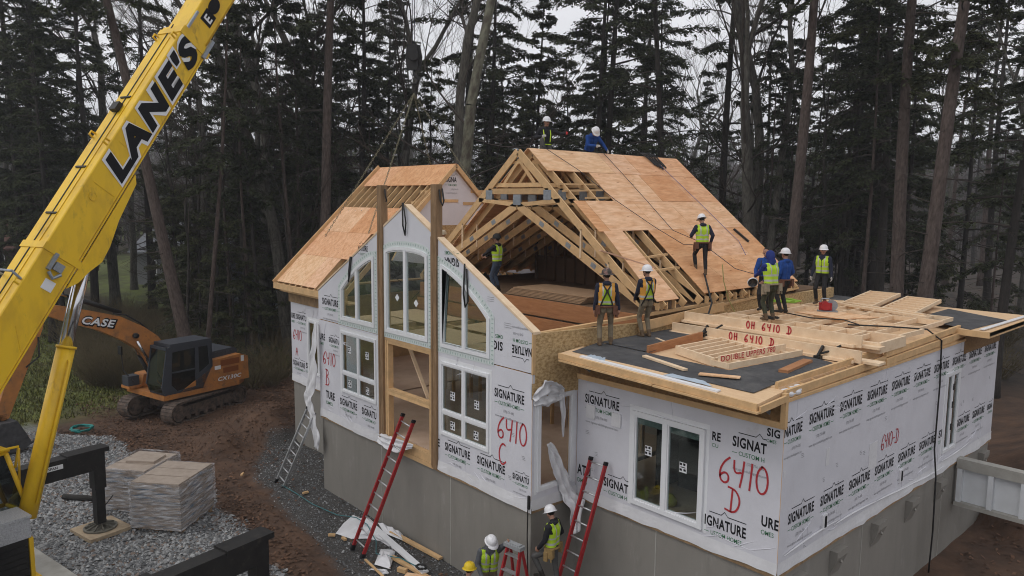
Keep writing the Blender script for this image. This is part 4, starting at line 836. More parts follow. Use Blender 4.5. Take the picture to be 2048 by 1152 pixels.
drape('plastic_bundle', [(-5.3, -.05, .1), (-5.0, -.12, .12), (-4.6, -.12, .1), (-4.2, -.12, .16), (-3.8, -.08, .25)], 'rolled white plastic lying on the doorway sill', [(.12, (0, .3, 1)), (.3, (0, .4, 1)), (.36, (0, .4, 1)), (.28, (0, .4, 1)), (.1, (0, .4, 1))], 8)
# strap on the foundation corner
mb = MB(); mb.box(-.05, -.0, -.05, -.02, .0, .26); mb.tube([(-.03, -.05, 0), (-.03, -.06, -.5), (.02, -.05, -2.1)], .012, 6); single(mb, 'tie_down_strap', BLK, 'black ratchet strap hanging on the foundation corner', 'strap')
mb = MB(); 
# debris by the ladder foot
def heap(pts2, z, label, seed, name='house_wrap_scrap', hgt=.14):
    q = random.Random(seed); mb = MB(); c = np.mean(np.array(pts2), 0); vs = []; n = len(pts2); rings = 5
    for k in range(rings):
        f = 1 - k / rings
        for p in pts2: xy = c + (np.array(p) - c) * f; vs.append((xy[0] + q.uniform(-.03, .03), xy[1] + q.uniform(-.03, .03), z + hgt * (k / rings) ** .7 * q.uniform(.4, 1.2) + .01))
    vs.append((c[0], c[1], z + hgt)); fs = [(k * n + i, k * n + (i + 1) % n, (k + 1) * n + (i + 1) % n, (k + 1) * n + i) for k in range(rings - 1) for i in range(n)] + [((rings - 1) * n + i, (rings - 1) * n + (i + 1) % n, len(vs) - 1) for i in range(n)]
    mb.add(vs, fs); return single(mb, name, CLOTHW, label, 'plastic scrap')
heap([(-5.87, -.72), (-6.16, -.27), (-5.6, -.2), (-5.1, -.28), (-4.3, -.3), (-3.8, -.3), (-3.85, -.5), (-4.5, -.55), (-4.8, -.7), (-5.0, -.97), (-5.5, -1.1)], -2.1, 'big crumpled sheet of white wrap on the dark stone under the red ladder', 1)
heap([(-4.15, -.77), (-3.85, -.52), (-3.3, -1.0), (-3.2, -1.08), (-3.6, -1.22)], -2.09, 'small white scrap of wrap beside the pale boards', 2)
heap([(-3.5, -1.42), (-3.25, -1.15), (-3.05, -1.2), (-3.1, -1.34), (-3.3, -1.3)], -2.1, 'torn white strip at the lower end of the debris', 3, hgt=.06)
o_ = heap([(-5.2, -.12), (-4.75, -.1), (-4.3, -.06), (-3.95, -.2), (-4.62, -.3)], -2.02, 'printed scrap of wrap against the concrete wall', 4)
for a, b, w, h, mt, lb in (((-5.63, -.3, -1.98), (-2.5, -.66, -2.02), .16, .03, WHITE, 'long white trim board lying across the wrap scraps'), ((-4.54, -.2, -1.98), (-2.8, -.04, -2.03), .11, .05, LUM, 'pale timber lying closest to the concrete wall'), ((-3.6, -.78, -2.05), (-2.4, -.7, -2.06), .1, .05, LUM, 'pale timber beside the long white trim board'), ((-3.89, -1.28, -2.06), (-3.0, -1.38, -2.06), .05, .025, LUM, 'thin wooden stake at the foot of the red ladder'), ((-3.05, -.98, -2.05), (-2.85, -.9, -2.05), .09, .09, LUM, 'short offcut block lying on the dark stone'), ((-2.75, -1.0, -2.06), (-2.3, -.7, -2.06), .2, .02, PLY, 'scrap of plywood near the yellow helmet')):
    mb = MB(); mb.beam(a, b, w, h); single(mb, 'board', mt, lb, 'board')
for i, (x, y, lb) in enumerate(((-5.09, -1.13, 'small offcut of wood on the dark stone left of the red ladder'), (-5.45, -1.25, 'small orange wood chip beside the wrap scrap'), (-8.2, -.55, 'small pale wood block near the aluminium ladder'), (-10.6, -1.3, 'tiny pale wood block in the mud by the leaves'))):
    mb = MB(); a = i * .8; mb.obox((x, y, -2.06), (math.cos(a), math.sin(a), 0), (-math.sin(a), math.cos(a), 0), Z, .16, .06, .05); single(mb, 'wood_offcut', LUM, lb, 'wood offcut')
mb = MB(); mb.tube([(-9.1, -.8, -2.06), (-8.4, -.75, -2.07), (-7.4, -.75, -2.07), (-6.4, -.6, -2.07), (-5.9, -.35, -2.04), (-5.2, -.45, -1.95), (-4.3, -.75, -1.96), (-3.9, -1.0, -2.02), (-3.3, -.75, -1.98), (-2.7, -.7, -1.97)], .011, 5); single(mb, 'extension_cord', M('blue_green_cord', (.05, .2, .22), .6), 'thin blue green cord running along the dark stone from the aluminium ladder', 'cord', None, True)
mb = MB(); mb.tube(coil((-2.62, -.68, -1.98), .12, 3, .02, .2, 11), .014, 5); single(mb, 'cord_coil', BLK, 'black cord coil on the end of the white trim board', 'cord', None, True)

# ================================================================== CRANE
ca = unit((.97, .22, 0)); cb = V3(-ca[1], ca[0], 0)          # carrier axes: along, towards the house
crane = thing('crane_truck', 'yellow telescopic crane truck with its boom raised over the house', 'crane', (-5.5, -9.2, -2.1)); crane.location = (0, 0, 0)
lat = unit((.93944, .34272, 0)); F0 = V3(-5.5516, -9.6537, .1815); bd0 = V3(-.2075, .5689, .7958); bu0 = np.cross(lat, bd0)
bd = unit(bd0 + .036 * bu0); bu = np.cross(lat, bd); B0 = F0 + bd0 * 6.7 - bu0 * .08    # a point on the boom axis
bp = lambda a, u=0., l=0.: B0 + bd * (a - 6.7) + bu * u + lat * l
def boomsec(a0, a1, w, h, ch=.06):
    mb = MB(); P = [(-w / 2, -h / 2 + ch * 1.6), (-w / 2 + ch * 1.6, -h / 2), (w / 2 - ch * 1.6, -h / 2), (w / 2, -h / 2 + ch * 1.6), (w / 2, h / 2 - ch * .3), (w / 2 - ch * .3, h / 2), (-w / 2 + ch * .3, h / 2), (-w / 2, h / 2 - ch * .3)]
    k = len(P); vs = [bp(a, u, l) for a in (a0, a1) for l, u in P]; mb.add(vs, [(i, (i + 1) % k, k + (i + 1) % k, k + i) for i in range(k)] + [tuple(range(k))[::-1], tuple(range(k, 2 * k))]); return mb
mb = boomsec(1.0, 11.35, .72, .79)
for a in (11.2, 5.7): mb.obox(bp(a), bd, lat, bu, .14, .76, .83)
bs = mb.build('boom_section', [YEL], crane)
mb = boomsec(11.35, 22.8, .62, .68); mb.build('boom_section', [YEL], crane)
boomsec(17.0, 23.4, .5, .56).build('boom_section', [YEL], crane)
mb = MB()   # the deep cheek plate that takes the lift cylinder, rails, panel seams, lifting eyes, brackets
for l in (-.375, .365):
    o = bp(0, 0, l); mb.ext([[(5.2, -.38), (7.9, -.38), (7.75, -.5), (6.9, -.58), (6.35, -.7), (6.0, -.72), (5.7, -.6), (5.4, -.52)]], o, bd, bu, lat, .03, 0)
for a in (5.6, 7.25, 8.25, 10.1): mb.obox(bp(a, 0, .363), bu, bd, lat, .5, .02, .012)
for a in (4.0,): mb.obox(bp(a, -.1, .363), unit(bd + bu * .9), unit(bu - bd * .9), lat, .5, .025, .012)
mb.obox(bp(6.2, -.33, .364), bd, bu, lat, 10.2, .03, .014); mb.obox(bp(5.5, .405, .12), bd, lat, bu, 11, .02, .012)
for a, l in ((8.1, .3), (8.3, -.3), (11.0, .3), (11.0, -.3), (4.9, .32)): mb.tube([bp(a - .05, .4, l), bp(a - .04, .5, l), bp(a + .04, .5, l), bp(a + .05, .4, l)], .022, 6)
mb.lathe(bp(7.0, .12, .365), [(.09, 0), (.09, .012), (.06, .012), (.06, .004), (0, .004)], 20, lat)
mb.build('boom_bracket', [YEL], crane)
mb = MB(); mb.obox(bp(5.4, .402, -.05), bd, lat, bu, 12, .025, .014); 
for a in (6.4, 7.5, 9.3): mb.obox(bp(a, .41, -.05), lat, bd, bu, .34, .035, .03)
mb.obox(bp(9.0, .46, -.08), bd, lat, bu, .2, .2, .1); mb.build('hose_and_guides', [BLK], crane)
mb = MB(); mb.obox(bp(5.5, .13, .39), bd, bu, lat, .34, .07, .06); mb.tube([bp(5.3, .1, .4), bp(5.22, -.02, .42), bp(5.35, -.12, .42)], .035, 8); mb.obox(bp(5.45, -.02, .41), bd, bu, lat, .16, .18, .05); mb.tube([bp(5.0, .42, -.3), bp(5.0, .62, -.3), bp(5.0, .62, .32), bp(4.95, .42, .34)], .025, 8); mb.obox(bp(11.6, .3, .33), bd, bu, lat, .5, .05, .05); mb.obox(bp(11.3, -.3, .4), bd, bu, lat, .5, .08, .06); mb.split('boom_fitting', [STEEL], crane)
mb = MB(); mb.obox(bp(5.08, -.05, .366), bd, bu, lat, .2, .22, .008); mb.build('data_plate', [WHITE], crane)
# lettering with a white outline
mb = MB()
o = bp(7.5, -.21, .362)
mb.text("LANE'S", o, bd, bu, .50, 0, bold=.11, width=3.75, lift=.008, shear=.25); mb.text("LANE'S", o + bd * .05 + bu * .012, bd, bu, .47, 1, bold=.055, width=3.64, lift=.014, shear=.25)
mb.obox(bp(11.95, .02, .318), bd, bu, lat, .32, .3, .01, 1); mb.text('E', bp(11.86, -.08, .325), bd, bu, .2, 0, bold=.03, lift=.004); mb.lathe(bp(12.28, .05, .318), [(.17, 0), (.17, .01), (0, .01)], 18, lat, bd, 1, 1.2, .8)
mb.text('L', bp(12.95, -.1, .318), bd, bu, .32, 0, bold=.08, lift=.006); mb.text('L', bp(12.97, -.085, .318), bd, bu, .29, 1, bold=.045, lift=.012)
mb.build('boom_lettering', [WHITE, INK], crane)
# lift cylinder
mb = MB(); rt, rb, bb = bp(6.0, -.62), bp(4.12, -1.28), bp(1.2, -2.22); cd = unit(rt - bb); rb = bb + cd * 3.25
mb.cyl(bb, rb, .165, 20); mb.cyl(rb, rb + cd * .05, .185, 20); mb.tube([bb + lat * .22 + cd * .3, rb + lat * .22 - cd * .25, rb + lat * .1 - cd * .2], .03, 6); mb.build('lift_cylinder', [YEL], crane, True)
mb = MB(); mb.cyl(rb, rt, .11, 18); mb.cyl(rb - lat * .2, rt - lat * .2 - cd * .2, .045, 10); mb.split('cylinder_rod', [CHROME], crane, True)
# superstructure and carrier (mostly outside the picture)
def cpt(a, b, z): return V3(-5.0, -7.7, 0) + ca * a + cb * b + Z * z
def cbox(mb, a0, a1, b0, b1, z0, z1, mi=None): mb.hexa([cpt(a, b, z) for z in (z0, z1) for a, b in ((a0, b0), (a1, b0), (a1, b1), (a0, b1))], mi)
mb = MB(); cbox(mb, -5.5, 4.4, -1.2, -.35, -1.15, -.35); mb.build('carrier_frame', [BLK], crane)
mb = MB(); mb.cyl(cpt(-.6, -.75, -.35), cpt(-.6, -.75, 0), .8, 28); mb.build('slewing_ring', [BLK], crane)
mb = MB(); q = F0 + bd0 * 1.3
for s in (-1, 1): mb.ext([[(-.6, -.35), (1.6, -.35), (1.3, .3), (.2, .9), (-.5, .6)]], V3(F0[0], F0[1], .05) + lat * (.45 * s + .02), unit((bd[0], bd[1], 0)), Z, lat, .05)
mb.build('turntable', [YEL], crane)
for a in (-5.0, -3.7, 1.5, 2.8):
    for b in (-2.0, .0):
        w_ = MB(); c = cpt(a, b - .75 + .7, -1.55) - cb * .75; w_.lathe(c, [(.3, -.16), (.52, -.16), (.55, -.1), (.55, .1), (.52, .16), (.3, .16)], 24, cb); w_.build('wheel', [BLKR], crane, True)
for a, ye in ((-3.55, 3.5), (3.3, 2.95)):      # two outrigger beams on the house side
    mb = MB(); e = ye
    cbox(mb, a - .16, a + .16, -.9, e - .25, -.52, -.06 if a < 0 else -.06); cbox(mb, a - .2, a + .2, -.9, .9, -.6, -.01)
    cbox(mb, a - .19, a + .19, e - .9, e + .02, -.12, -.02); mb.build('outrigger_beam', [BLK], crane)
    mb = MB(); cbox(mb, a - .13, a + .13, e - .32, e - .06, -1.0, -.12); cbox(mb, a - .1, a + .1, e - .29, e - .09, -1.85, -1.0); mb.build('outrigger_jack', [BLK], crane)
    mb = MB(); c = cpt(a, e - .19, -1.98); mb.lathe(c, [(.0, 0), (.36, 0), (.36, .035), (.31, .035), (.3, .02), (.09, .02), (.08, .12), (0, .12)], 26)
    for k in range(10): an = k * math.pi / 5; mb.beam(c + V3(math.cos(an) * .08, math.sin(an) * .08, .1), c + V3(math.cos(an) * .32, math.sin(an) * .32, .035), .018, .05)
    mb.build('outrigger_float', [M('float_steel%d' % int(a), (.2, .19, .16), .6, .4, var=.4, scale=12)], crane)
    mb = MB(); cbox(mb, a - .5, a + .5, e - .65, e + .3, -2.07, -1.985); single(mb, 'outrigger_pad', WOODMAT, 'square wooden pad under the outrigger foot beside the pallets' if a < 0 else 'square wooden pad under the nearer outrigger foot', 'outrigger pad')
mb = MB()
for b0 in (.9, 1.95): mb.obox(cpt(-3.345, b0 + .27, -.2), cb, Z, ca, .55, .1, .012)
mb.split('decal', [WHITE], crane)
mb = MB()
for b0, s in ((.97, 'FULL EXTEND'), (2.02, 'MID SPAN')): mb.text(s, cpt(-3.338, b0, -.225), cb, Z, .055, 0, bold=.02, lift=.004)
mb.build('decal_lettering', [INK], crane)
# operator cab at the left edge
def lp(a, l, z): d_ = unit((bd[0], bd[1], 0)); return V3(-5.2, -8.3, 0) + d_ * (a + 1.2) + lat * (l - 2.3) + Z * z
mb = MB()
def bar(p, q, r=.045): mb.tube([p, q], r, 8)
z0, z1 = -.3, 1.0
for l in (.55, 1.35):
    bar(lp(-.9, l, z0), lp(-.9, l, z1)); bar(lp(.55, l, z0), lp(.2, l, z1)); bar(lp(-.9, l, z1), lp(.2, l, z1)); bar(lp(-.9, l, z0), lp(.55, l, z0))
for a, z in ((-.9, z0), (-.9, z1), (.2, z1), (.55, z0)): bar(lp(a, .55, z), lp(a, 1.35, z))
mb.hexa([lp(a, l, z) for z in (z1 + .02, z1 + .07) for a, l in ((-.95, .5), (.25, .5), (.25, 1.4), (-.95, 1.4))])
mb.build('cab_frame', [YEL], crane, True)
mb = MB(); mb.add([lp(-.9, 1.35, z0), lp(.55, 1.35, z0), lp(.2, 1.35, z1), lp(-.9, 1.35, z1)], [(0, 1, 2, 3)]); mb.add([lp(.55, .55, z0), lp(.55, 1.35, z0), lp(.2, 1.35, z1), lp(.2, .55, z1)], [(0, 1, 2, 3)]); mb.build('cab_window', [GLASSD], crane)
mb = MB(); mb.hexa([lp(a, l, z) for z in (-.25, .5) for a, l in ((-.8, .6), (.0, .6), (-.3, 1.25), (-.8, 1.25))]); mb.build('cab_seat', [DARK], crane)
mb = MB(); mb.tube([lp(.3, 1.45, z1 - .3), lp(.35, 1.5, z1 + .1), lp(-.5, 1.5, z1 + .15), lp(-.9, 1.5, z1 - .1)], .025, 6); mb.tube([lp(.62, .9, -.2), lp(.62, 1.0, .9)], .025, 6); mb.build('grab_rail', [YEL], crane, True)
# diamond-plate locker on the deck end nearest the camera
kx = V3(-5.75, -7.11, 0); 
def kb(mb, a0, a1, b0, b1, z0, z1, mi=None): mb.hexa([kx + ca * a + cb * b + Z * z for z in (z0, z1) for a, b in ((a0, b0), (a1, b0), (a1, b1), (a0, b1))], mi)
mb = MB(); kb(mb, -.55, 0, -1.6, 0, -.42, -.05); kb(mb, -.6, .02, -1.62, .02, -.046, .0); kb(mb, -.4, -.25, -.6, -.45, .0, .02); lk = mb.build('deck_locker', [PLATE], crane)
mb = MB(); kb(mb, -.5, -.02, -1.6, -.05, -1.5, -.425)
for k in range(9): kb(mb, -.02, .0, -1.55, -.06, -1.45 + k * .11, -1.43 + k * .11)
mb.build('radiator_grille', [BLK], crane)
mb = MB(); kb(mb, -.4, .01, -.04, .03, -1.7, -.43); kb(mb, -.5, .03, .03, .12, -1.75, -1.2); mb.build('yellow_frame', [YEL], crane)
mb = MB(); mb.obox(cpt(-3.1, .3, -.75), ca, cb, Z, .12, .5, 1.0); mb.build('mud_flap', [BLKR], crane)
# hook block and chains
hx, hy = -10.9, 4.87
t = thing('hook_block', 'black crane hook block hanging in front of the trees', 'hook block', (hx, hy, 9.9))
mb = MB()
for s in (-.07, .07): mb.ext([[(-.17, -.3), (.17, -.3), (.22, .1), (.15, .5), (-.15, .5), (-.22, .1)]], V3(0, s, .35), unit((.75, .66, 0)), Z, unit((.66, -.75, 0)), .05)
mb.cyl((-.1, .09, .5), (.1, -.09, .5), .17, 20); mb.build('cheek_plates', [BLK], t)
mb = MB(); mb.tube([(0, 0, .05), (0, 0, -.1), (.12, .1, -.22), (.08, .07, -.38), (-.04, -.04, -.4), (-.1, -.08, -.3)], [.04, .05, .05, .05, .04, .015], 8); mb.build('hook', [BLK], t, True)
mb = MB()
for s in (-.06, .06): mb.tube([(s, 0, .7), (s, 0, 11.5)], .012, 5)
mb.build('hoist_rope', [ROPE], t)
def chain(p, q, lab, sag=.03, top=None):
    mb = MB(); p = np.asarray(p, float); q = np.asarray(q, float); L_ = np.linalg.norm(q - p); k = int(L_ / .085); d = unit(q - p); _, a, b = frame(d)
    for i in range(k):
        c = p + d * (i + .5) * L_ / k; n_ = a if i % 2 else b; s_ = np.cross(d, n_)
        mb.tube([c + d * .055 * x + s_ * .022 * y for x, y in ((-1, 0), (-.4, 1), (.4, 1), (1, 0), (.4, -1), (-.4, -1), (-1, 0))], .009, 4, caps=False)
    return single(mb, 'lifting_chain', M('chain_steel', (.22, .21, .14), .5, .5) if 'chain_steel' not in MATS else MATS['chain_steel'], lab, 'chain', 'lifting chains of the wing roof')
hk = (hx, hy, 9.2)
chain(hk, (-12.41, 2.4, 4.56), 'leftmost lifting chain, ending low on the front slope of the wing roof')
chain(hk, (-10.04, 2.6, 4.75), 'lifting chain ending beside the left gable panel on the front slope of the wing roof')
chain(hk, (-12.4, 7.3, 4.6), 'lifting chain running behind the wing roof ridge on its far side')
chain(hk, (-8.9, 7.0, 4.9), 'rightmost lifting chain, ending behind the wing gable')

# ================================================================== EXCAVATOR
EX = V3(-18.53, -.27, -2.1); ha = R_(-64.5)
exc = thing('excavator', 'orange crawler excavator with a dark cab and muddy tracks parked by the trees', 'excavator', EX, ha)
def track(yc):
    L_, r, w = 3.6, .37, .5; mb = MB(); P = []; n = 10
    for i in range(n + 1): a = -math.pi / 2 + math.pi * i / n; P.append((L_ / 2 - r + r * math.cos(a), r + r * math.sin(a)))
    for i in range(n + 1): a = math.pi / 2 + math.pi * i / n; P.append((-L_ / 2 + r + r * math.cos(a), r + r * math.sin(a)))
    k = len(P); inner = [(x * .985, .37 + (z - .37) * .86) for x, z in P]
    vs = [(x, yc + s * w / 2, z) for s in (-1, 1) for x, z in P] + [(x, yc + s * w / 2, z) for s in (-1, 1) for x, z in inner]
    fs = []
    for i in range(k): j = (i + 1) % k; fs += [(i, j, k + j, k + i), (2 * k + i, 3 * k + i, 3 * k + j, 2 * k + j), (i, 2 * k + i, 2 * k + j, j), (k + i, k + j, 3 * k + j, 3 * k + i)]
    mb.add(vs, fs)
    per = P + P[:1]; tot = 0
    for a, b in zip(per[:-1], per[1:]):       # grouser shoes
        l = math.hypot(b[0] - a[0], b[1] - a[1]); m_ = max(1, round(l / .16)); d = ((b[0] - a[0]) / l, (b[1] - a[1]) / l)
        for q in range(m_):
            f = (q + .5) / m_; c = (a[0] + (b[0] - a[0]) * f, yc, a[1] + (b[1] - a[1]) * f); nn = V3(d[1], 0, -d[0])
            mb.obox(np.array(c) + nn * .012, (d[0], 0, d[1]), Y, nn, min(.13, l / m_ * .85), w + .01, .03)
    tb = mb.build('track', [TRACK], exc)
    f = MB(); s = 1 if yc > 0 else -1
    f.box(-1.3, 1.3, yc - .17, yc + .17, .2, .55)
    for x in (-1.43, 1.43): f.cyl((x, yc - .22, .37), (x, yc + .22, .37), .29, 22); f.cyl((x, yc - .25, .37), (x, yc + .25, .37), .13, 12)
    for x in np.linspace(-1, 1, 6): f.cyl((x, yc - .19, .16), (x, yc + .19, .16), .1, 12)
    f.build('track_frame', [TRACK], tb)
for yc in (-1.05, 1.05): track(yc)
mb = MB(); mb.box(-.8, .8, -.85, .85, .3, .62); mb.cyl((0, 0, .6), (0, 0, .85), .62, 24); mb.build('undercarriage', [TRACK], exc)
up_a = R_(-76 + 64.5)                            # the upper body is slewed a little
cu_, su_ = math.cos(up_a), math.sin(up_a)
def U_(x, y, z): return V3(x * cu_ - y * su_, x * su_ + y * cu_, z)
class UB(MB):
    def add(s, vs, fs, mi=None): MB.add(s, [U_(*p) for p in vs], fs, mi)
mb = UB(); mb.ext([[(1.5, -1.2), (1.5, 1.2), (-1.5, 1.22), (-1.95, .9), (-2.1, 0), (-1.95, -.9), (-1.5, -1.22)]], V3(0, 0, 1.02), X, Y, Z, .18)
def eprof(mb, prof, y0, y1): mb.ext([prof], V3(0, y1, 0), X, Z, Y, y1 - y0) if False else mb.ext([[(-p[0], p[1]) for p in prof]], V3(0, y1, 0), -X, Z, Y, y1 - y0)
eprof(mb, [(-1.95, 1.02), (-.35, 1.02), (.9, 1.02), (-.42, 1.72), (-.45, 1.95), (-1.6, 2.02), (-1.93, 1.9)], .7, 1.2)
eprof(mb, [(-2.0, 1.02), (-.5, 1.02), (-.5, 1.9), (-1.6, 1.98), (-1.95, 1.85)], -1.15, .7)
eprof(mb, [(-.45, 1.02), (1.2, 1.02), (1.3, 1.12), (1.2, 1.5), (-.45, 1.55)], -1.15, -.55)
mb.box(1.3, 1.75, -1.1, -.55, 1.05, 1.15); bdy = mb.build('body', [ORG], exc)
mb = UB(); mb.box(-1.55, -.75, 1.2, 1.208, 1.68, 1.9); mb.box(-1.5, -.85, 1.2, 1.208, 1.4, 1.6)
mb.build('vent_grille', [M('orange_grille', (.25, .075, .02), .6, scale=90, bump=.4)], bdy)
mb = UB(); mb.text('CX130C', V3(-.62, 1.204, 1.14), -X, Z, .14, 0, bold=.03, width=1.0, lift=.004, shear=.2); mb.box(-.75, -.5, 1.2, 1.206, 1.58, 1.72); mb.box(-1.75, -1.62, 1.2, 1.206, 1.72, 1.94); mb.build('decal_lettering', [WHITE], bdy)
mb = UB(); eprof(mb, [(-1.7, 1.99), (-.5, 1.95), (-.55, 2.15), (-.7, 2.22), (-1.5, 2.25), (-1.65, 2.2)], -.4, .9); 
for k in range(7): mb.box(-.8 - k * .11, -.74 - k * .11, .9, .915, 2.08, 2.16)
mb.box(1.35, 1.75, -1.0, -.6, 1.15, 1.5); mb.cyl((-1.2, -.6, 1.95), (-1.2, -.6, 2.35), .06, 10); mb.split('engine_cover', [CABG], exc)
mb = UB()   # cab: posts, roof, lower door skin
cp = [(.02, 1.0), (1.42, 1.02), (1.55, 1.35), (1.32, 2.66), (1.15, 2.74), (-.32, 2.74), (-.42, 2.6), (-.4, 1.75)]
hole1 = [(.28, 1.15), (.98, 1.1), (1.2, 1.35), (1.12, 2.5), (.25, 2.55)]; hole2 = [(-.3, 1.85), (.12, 1.6), (.12, 2.55), (-.25, 2.55)]
def eprofh(mb, loops, y1, t): mb.ext([[(-p[0], p[1]) for p in l] for l in loops], V3(0, y1, 0), -X, Z, Y, t)
eprofh(mb, [cp, hole1[::-1], hole2[::-1]], 1.2, .05); eprofh(mb, [cp, hole1[::-1], hole2[::-1]], .28, .05)
mb.hexa([(x, y, z) for z in (2.68, 2.8) for x, y in ((-.36, .2), (1.2, .2), (1.2, 1.23), (-.36, 1.23))]); mb.hexa([(x, y, z) for z in (.98, 1.05) for x, y in ((-.1, .23), (1.45, .23), (1.45, 1.2), (-.1, 1.2))])
mb.beam((1.42, 1.18, 1.02), (1.56, 1.18, 1.35), .05, .06); mb.beam((1.56, .26, 1.35), (1.32, .26, 2.68), .05, .06); mb.box(1.3, 1.36, .23, 1.2, 2.6, 2.7); mb.box(1.38, 1.45, .23, 1.2, 1.0, 1.1); mb.hexa([(-.42, .23, 1.75), (-.36, .23, 1.75), (-.36, 1.2, 1.75), (-.42, 1.2, 1.75), (-.42, .23, 2.7), (-.36, .23, 2.7), (-.36, 1.2, 2.7), (-.42, 1.2, 2.7)])
mb.beam((.28, 1.18, 1.78), (1.15, 1.18, 1.78), .04, .05); cab = mb.build('cab', [CABG], exc)
mb = UB(); eprofh(mb, [hole1], 1.175, .008); eprofh(mb, [hole2], 1.175, .008); mb.add([(1.53, .3, 1.12), (1.53, 1.15, 1.12), (1.56, 1.15, 1.36), (1.56, .3, 1.36), (1.34, 1.15, 2.6), (1.34, .3, 2.6)], [(0, 1, 2, 3), (3, 2, 4, 5)]); mb.build('cab_window', [GLASSD], cab)
mb = UB(); mb.box(-.2, .3, .45, .95, 1.05, 1.55); mb.box(-.25, -.05, .45, .95, 1.55, 2.3); mb.box(.9, 1.1, .5, .9, 1.05, 1.8); mb.build('seat', [DARK], cab)
mb = UB(); mb.tube([(1.6, -.5, 1.3), (1.75, -.9, 1.7), (1.72, -1.05, 2.4)], .02, 6); mb.obox((1.72, -1.1, 2.4), X, Y, Z, .06, .22, .3); mb.build('mirror', [BLK], exc)
# boom, stick, bucket
def plate(mb, prof, w, yc=-.05): mb.ext([[(-p[0], p[1]) for p in prof]], V3(0, yc + w / 2, 0), -X, Z, Y, w)
mb = UB(); plate(mb, [(.7, 1.2), (1.0, 1.15), (1.25, 1.9), (1.5, 2.42), (2.15, 2.93), (3.06, 3.45), (4.06, 3.86), (4.75, 4.2), (4.85, 4.35), (4.7, 4.52), (4.05, 4.36), (3.1, 4.08), (2.3, 3.82), (1.5, 3.36), (1.0, 2.95), (.72, 2.5), (.6, 1.9)], .42); bm = mb.build('boom', [ORG], exc)
mb = UB(); u_ = unit((2.85, 0, -.25)); ud = -unit((1, 0, .26)); uv = unit((-.26, 0, 1)); mb.text('CASE', V3(3.62, .17, 3.74), ud, uv, .27, 0, bold=.1, width=1.18, lift=.006, shear=.2); mb.text('CASE', V3(3.6, .17, 3.755), ud, uv, .24, 1, bold=.03, width=1.1, lift=.012, shear=.2); mb.obox((3.85, .166, 3.95), ud, uv, Y, .26, .12, .008, 2)
mb.build('boom_lettering', [INK, WHITE, YEL], bm)
mb = UB(); mb.cyl((2.2, -.05, 3.92), (3.75, -.05, 4.62), .085, 12); mb.cyl((1.0, .2, 1.3), (1.45, .2, 2.2), .07, 12); mb.cyl((1.0, -.3, 1.3), (1.45, -.3, 2.2), .07, 12); mb.tube([(1.1, .1, 3.0), (1.6, .12, 3.5), (2.1, .1, 3.85), (2.5, .05, 3.95)], .03, 6); mb.cyl((1.85, .17, 3.1), (1.85, .3, 3.1), .09, 12); mb.split('hydraulic_cylinder', [BLK], exc, True)
mb = UB(); mb.cyl((3.75, -.05, 4.62), (4.6, -.05, 4.95), .05, 10); mb.cyl((1.45, .2, 2.2), (1.8, .2, 2.9), .045, 10); mb.cyl((1.45, -.3, 2.2), (1.8, -.3, 2.9), .045, 10); mb.split('cylinder_rod', [CHROME], exc, True)
mb = UB(); plate(mb, [(4.4, 4.9), (4.75, 5.05), (5.15, 4.2), (6.2, 1.25), (6.05, 1.05), (5.85, 1.1), (4.75, 3.7)], .3); mb.build('stick', [ORG], exc)
mb = UB(); mb.tube([(5.3, .1, 4.2), (5.8, .1, 2.8), (6.1, .08, 2.0)], .06, 8); mb.tube([(4.9, .14, 3.5), (4.95, .25, 2.9), (5.3, .14, 2.6)], .025, 6); mb.box(5.9, 6.25, -.2, .1, .9, 1.25); mb.build('bucket_linkage', [BLK], exc)
mb = UB(); plate(mb, [(5.75, 1.05), (6.2, 1.05), (6.5, .7), (6.45, .3), (6.1, .1), (5.6, .12), (5.4, .3), (5.5, .55)], .95); 
for y in (-.45, -.2, .05, .3): mb.obox((5.38, y, .24), unit((1, 0, -.4)), Y, unit((.4, 0, 1)), .2, .08, .05)
mb.build('bucket', [M('bucket_steel', (.09, .09, .095), .6, .3, var=.5, scale=7)], exc)

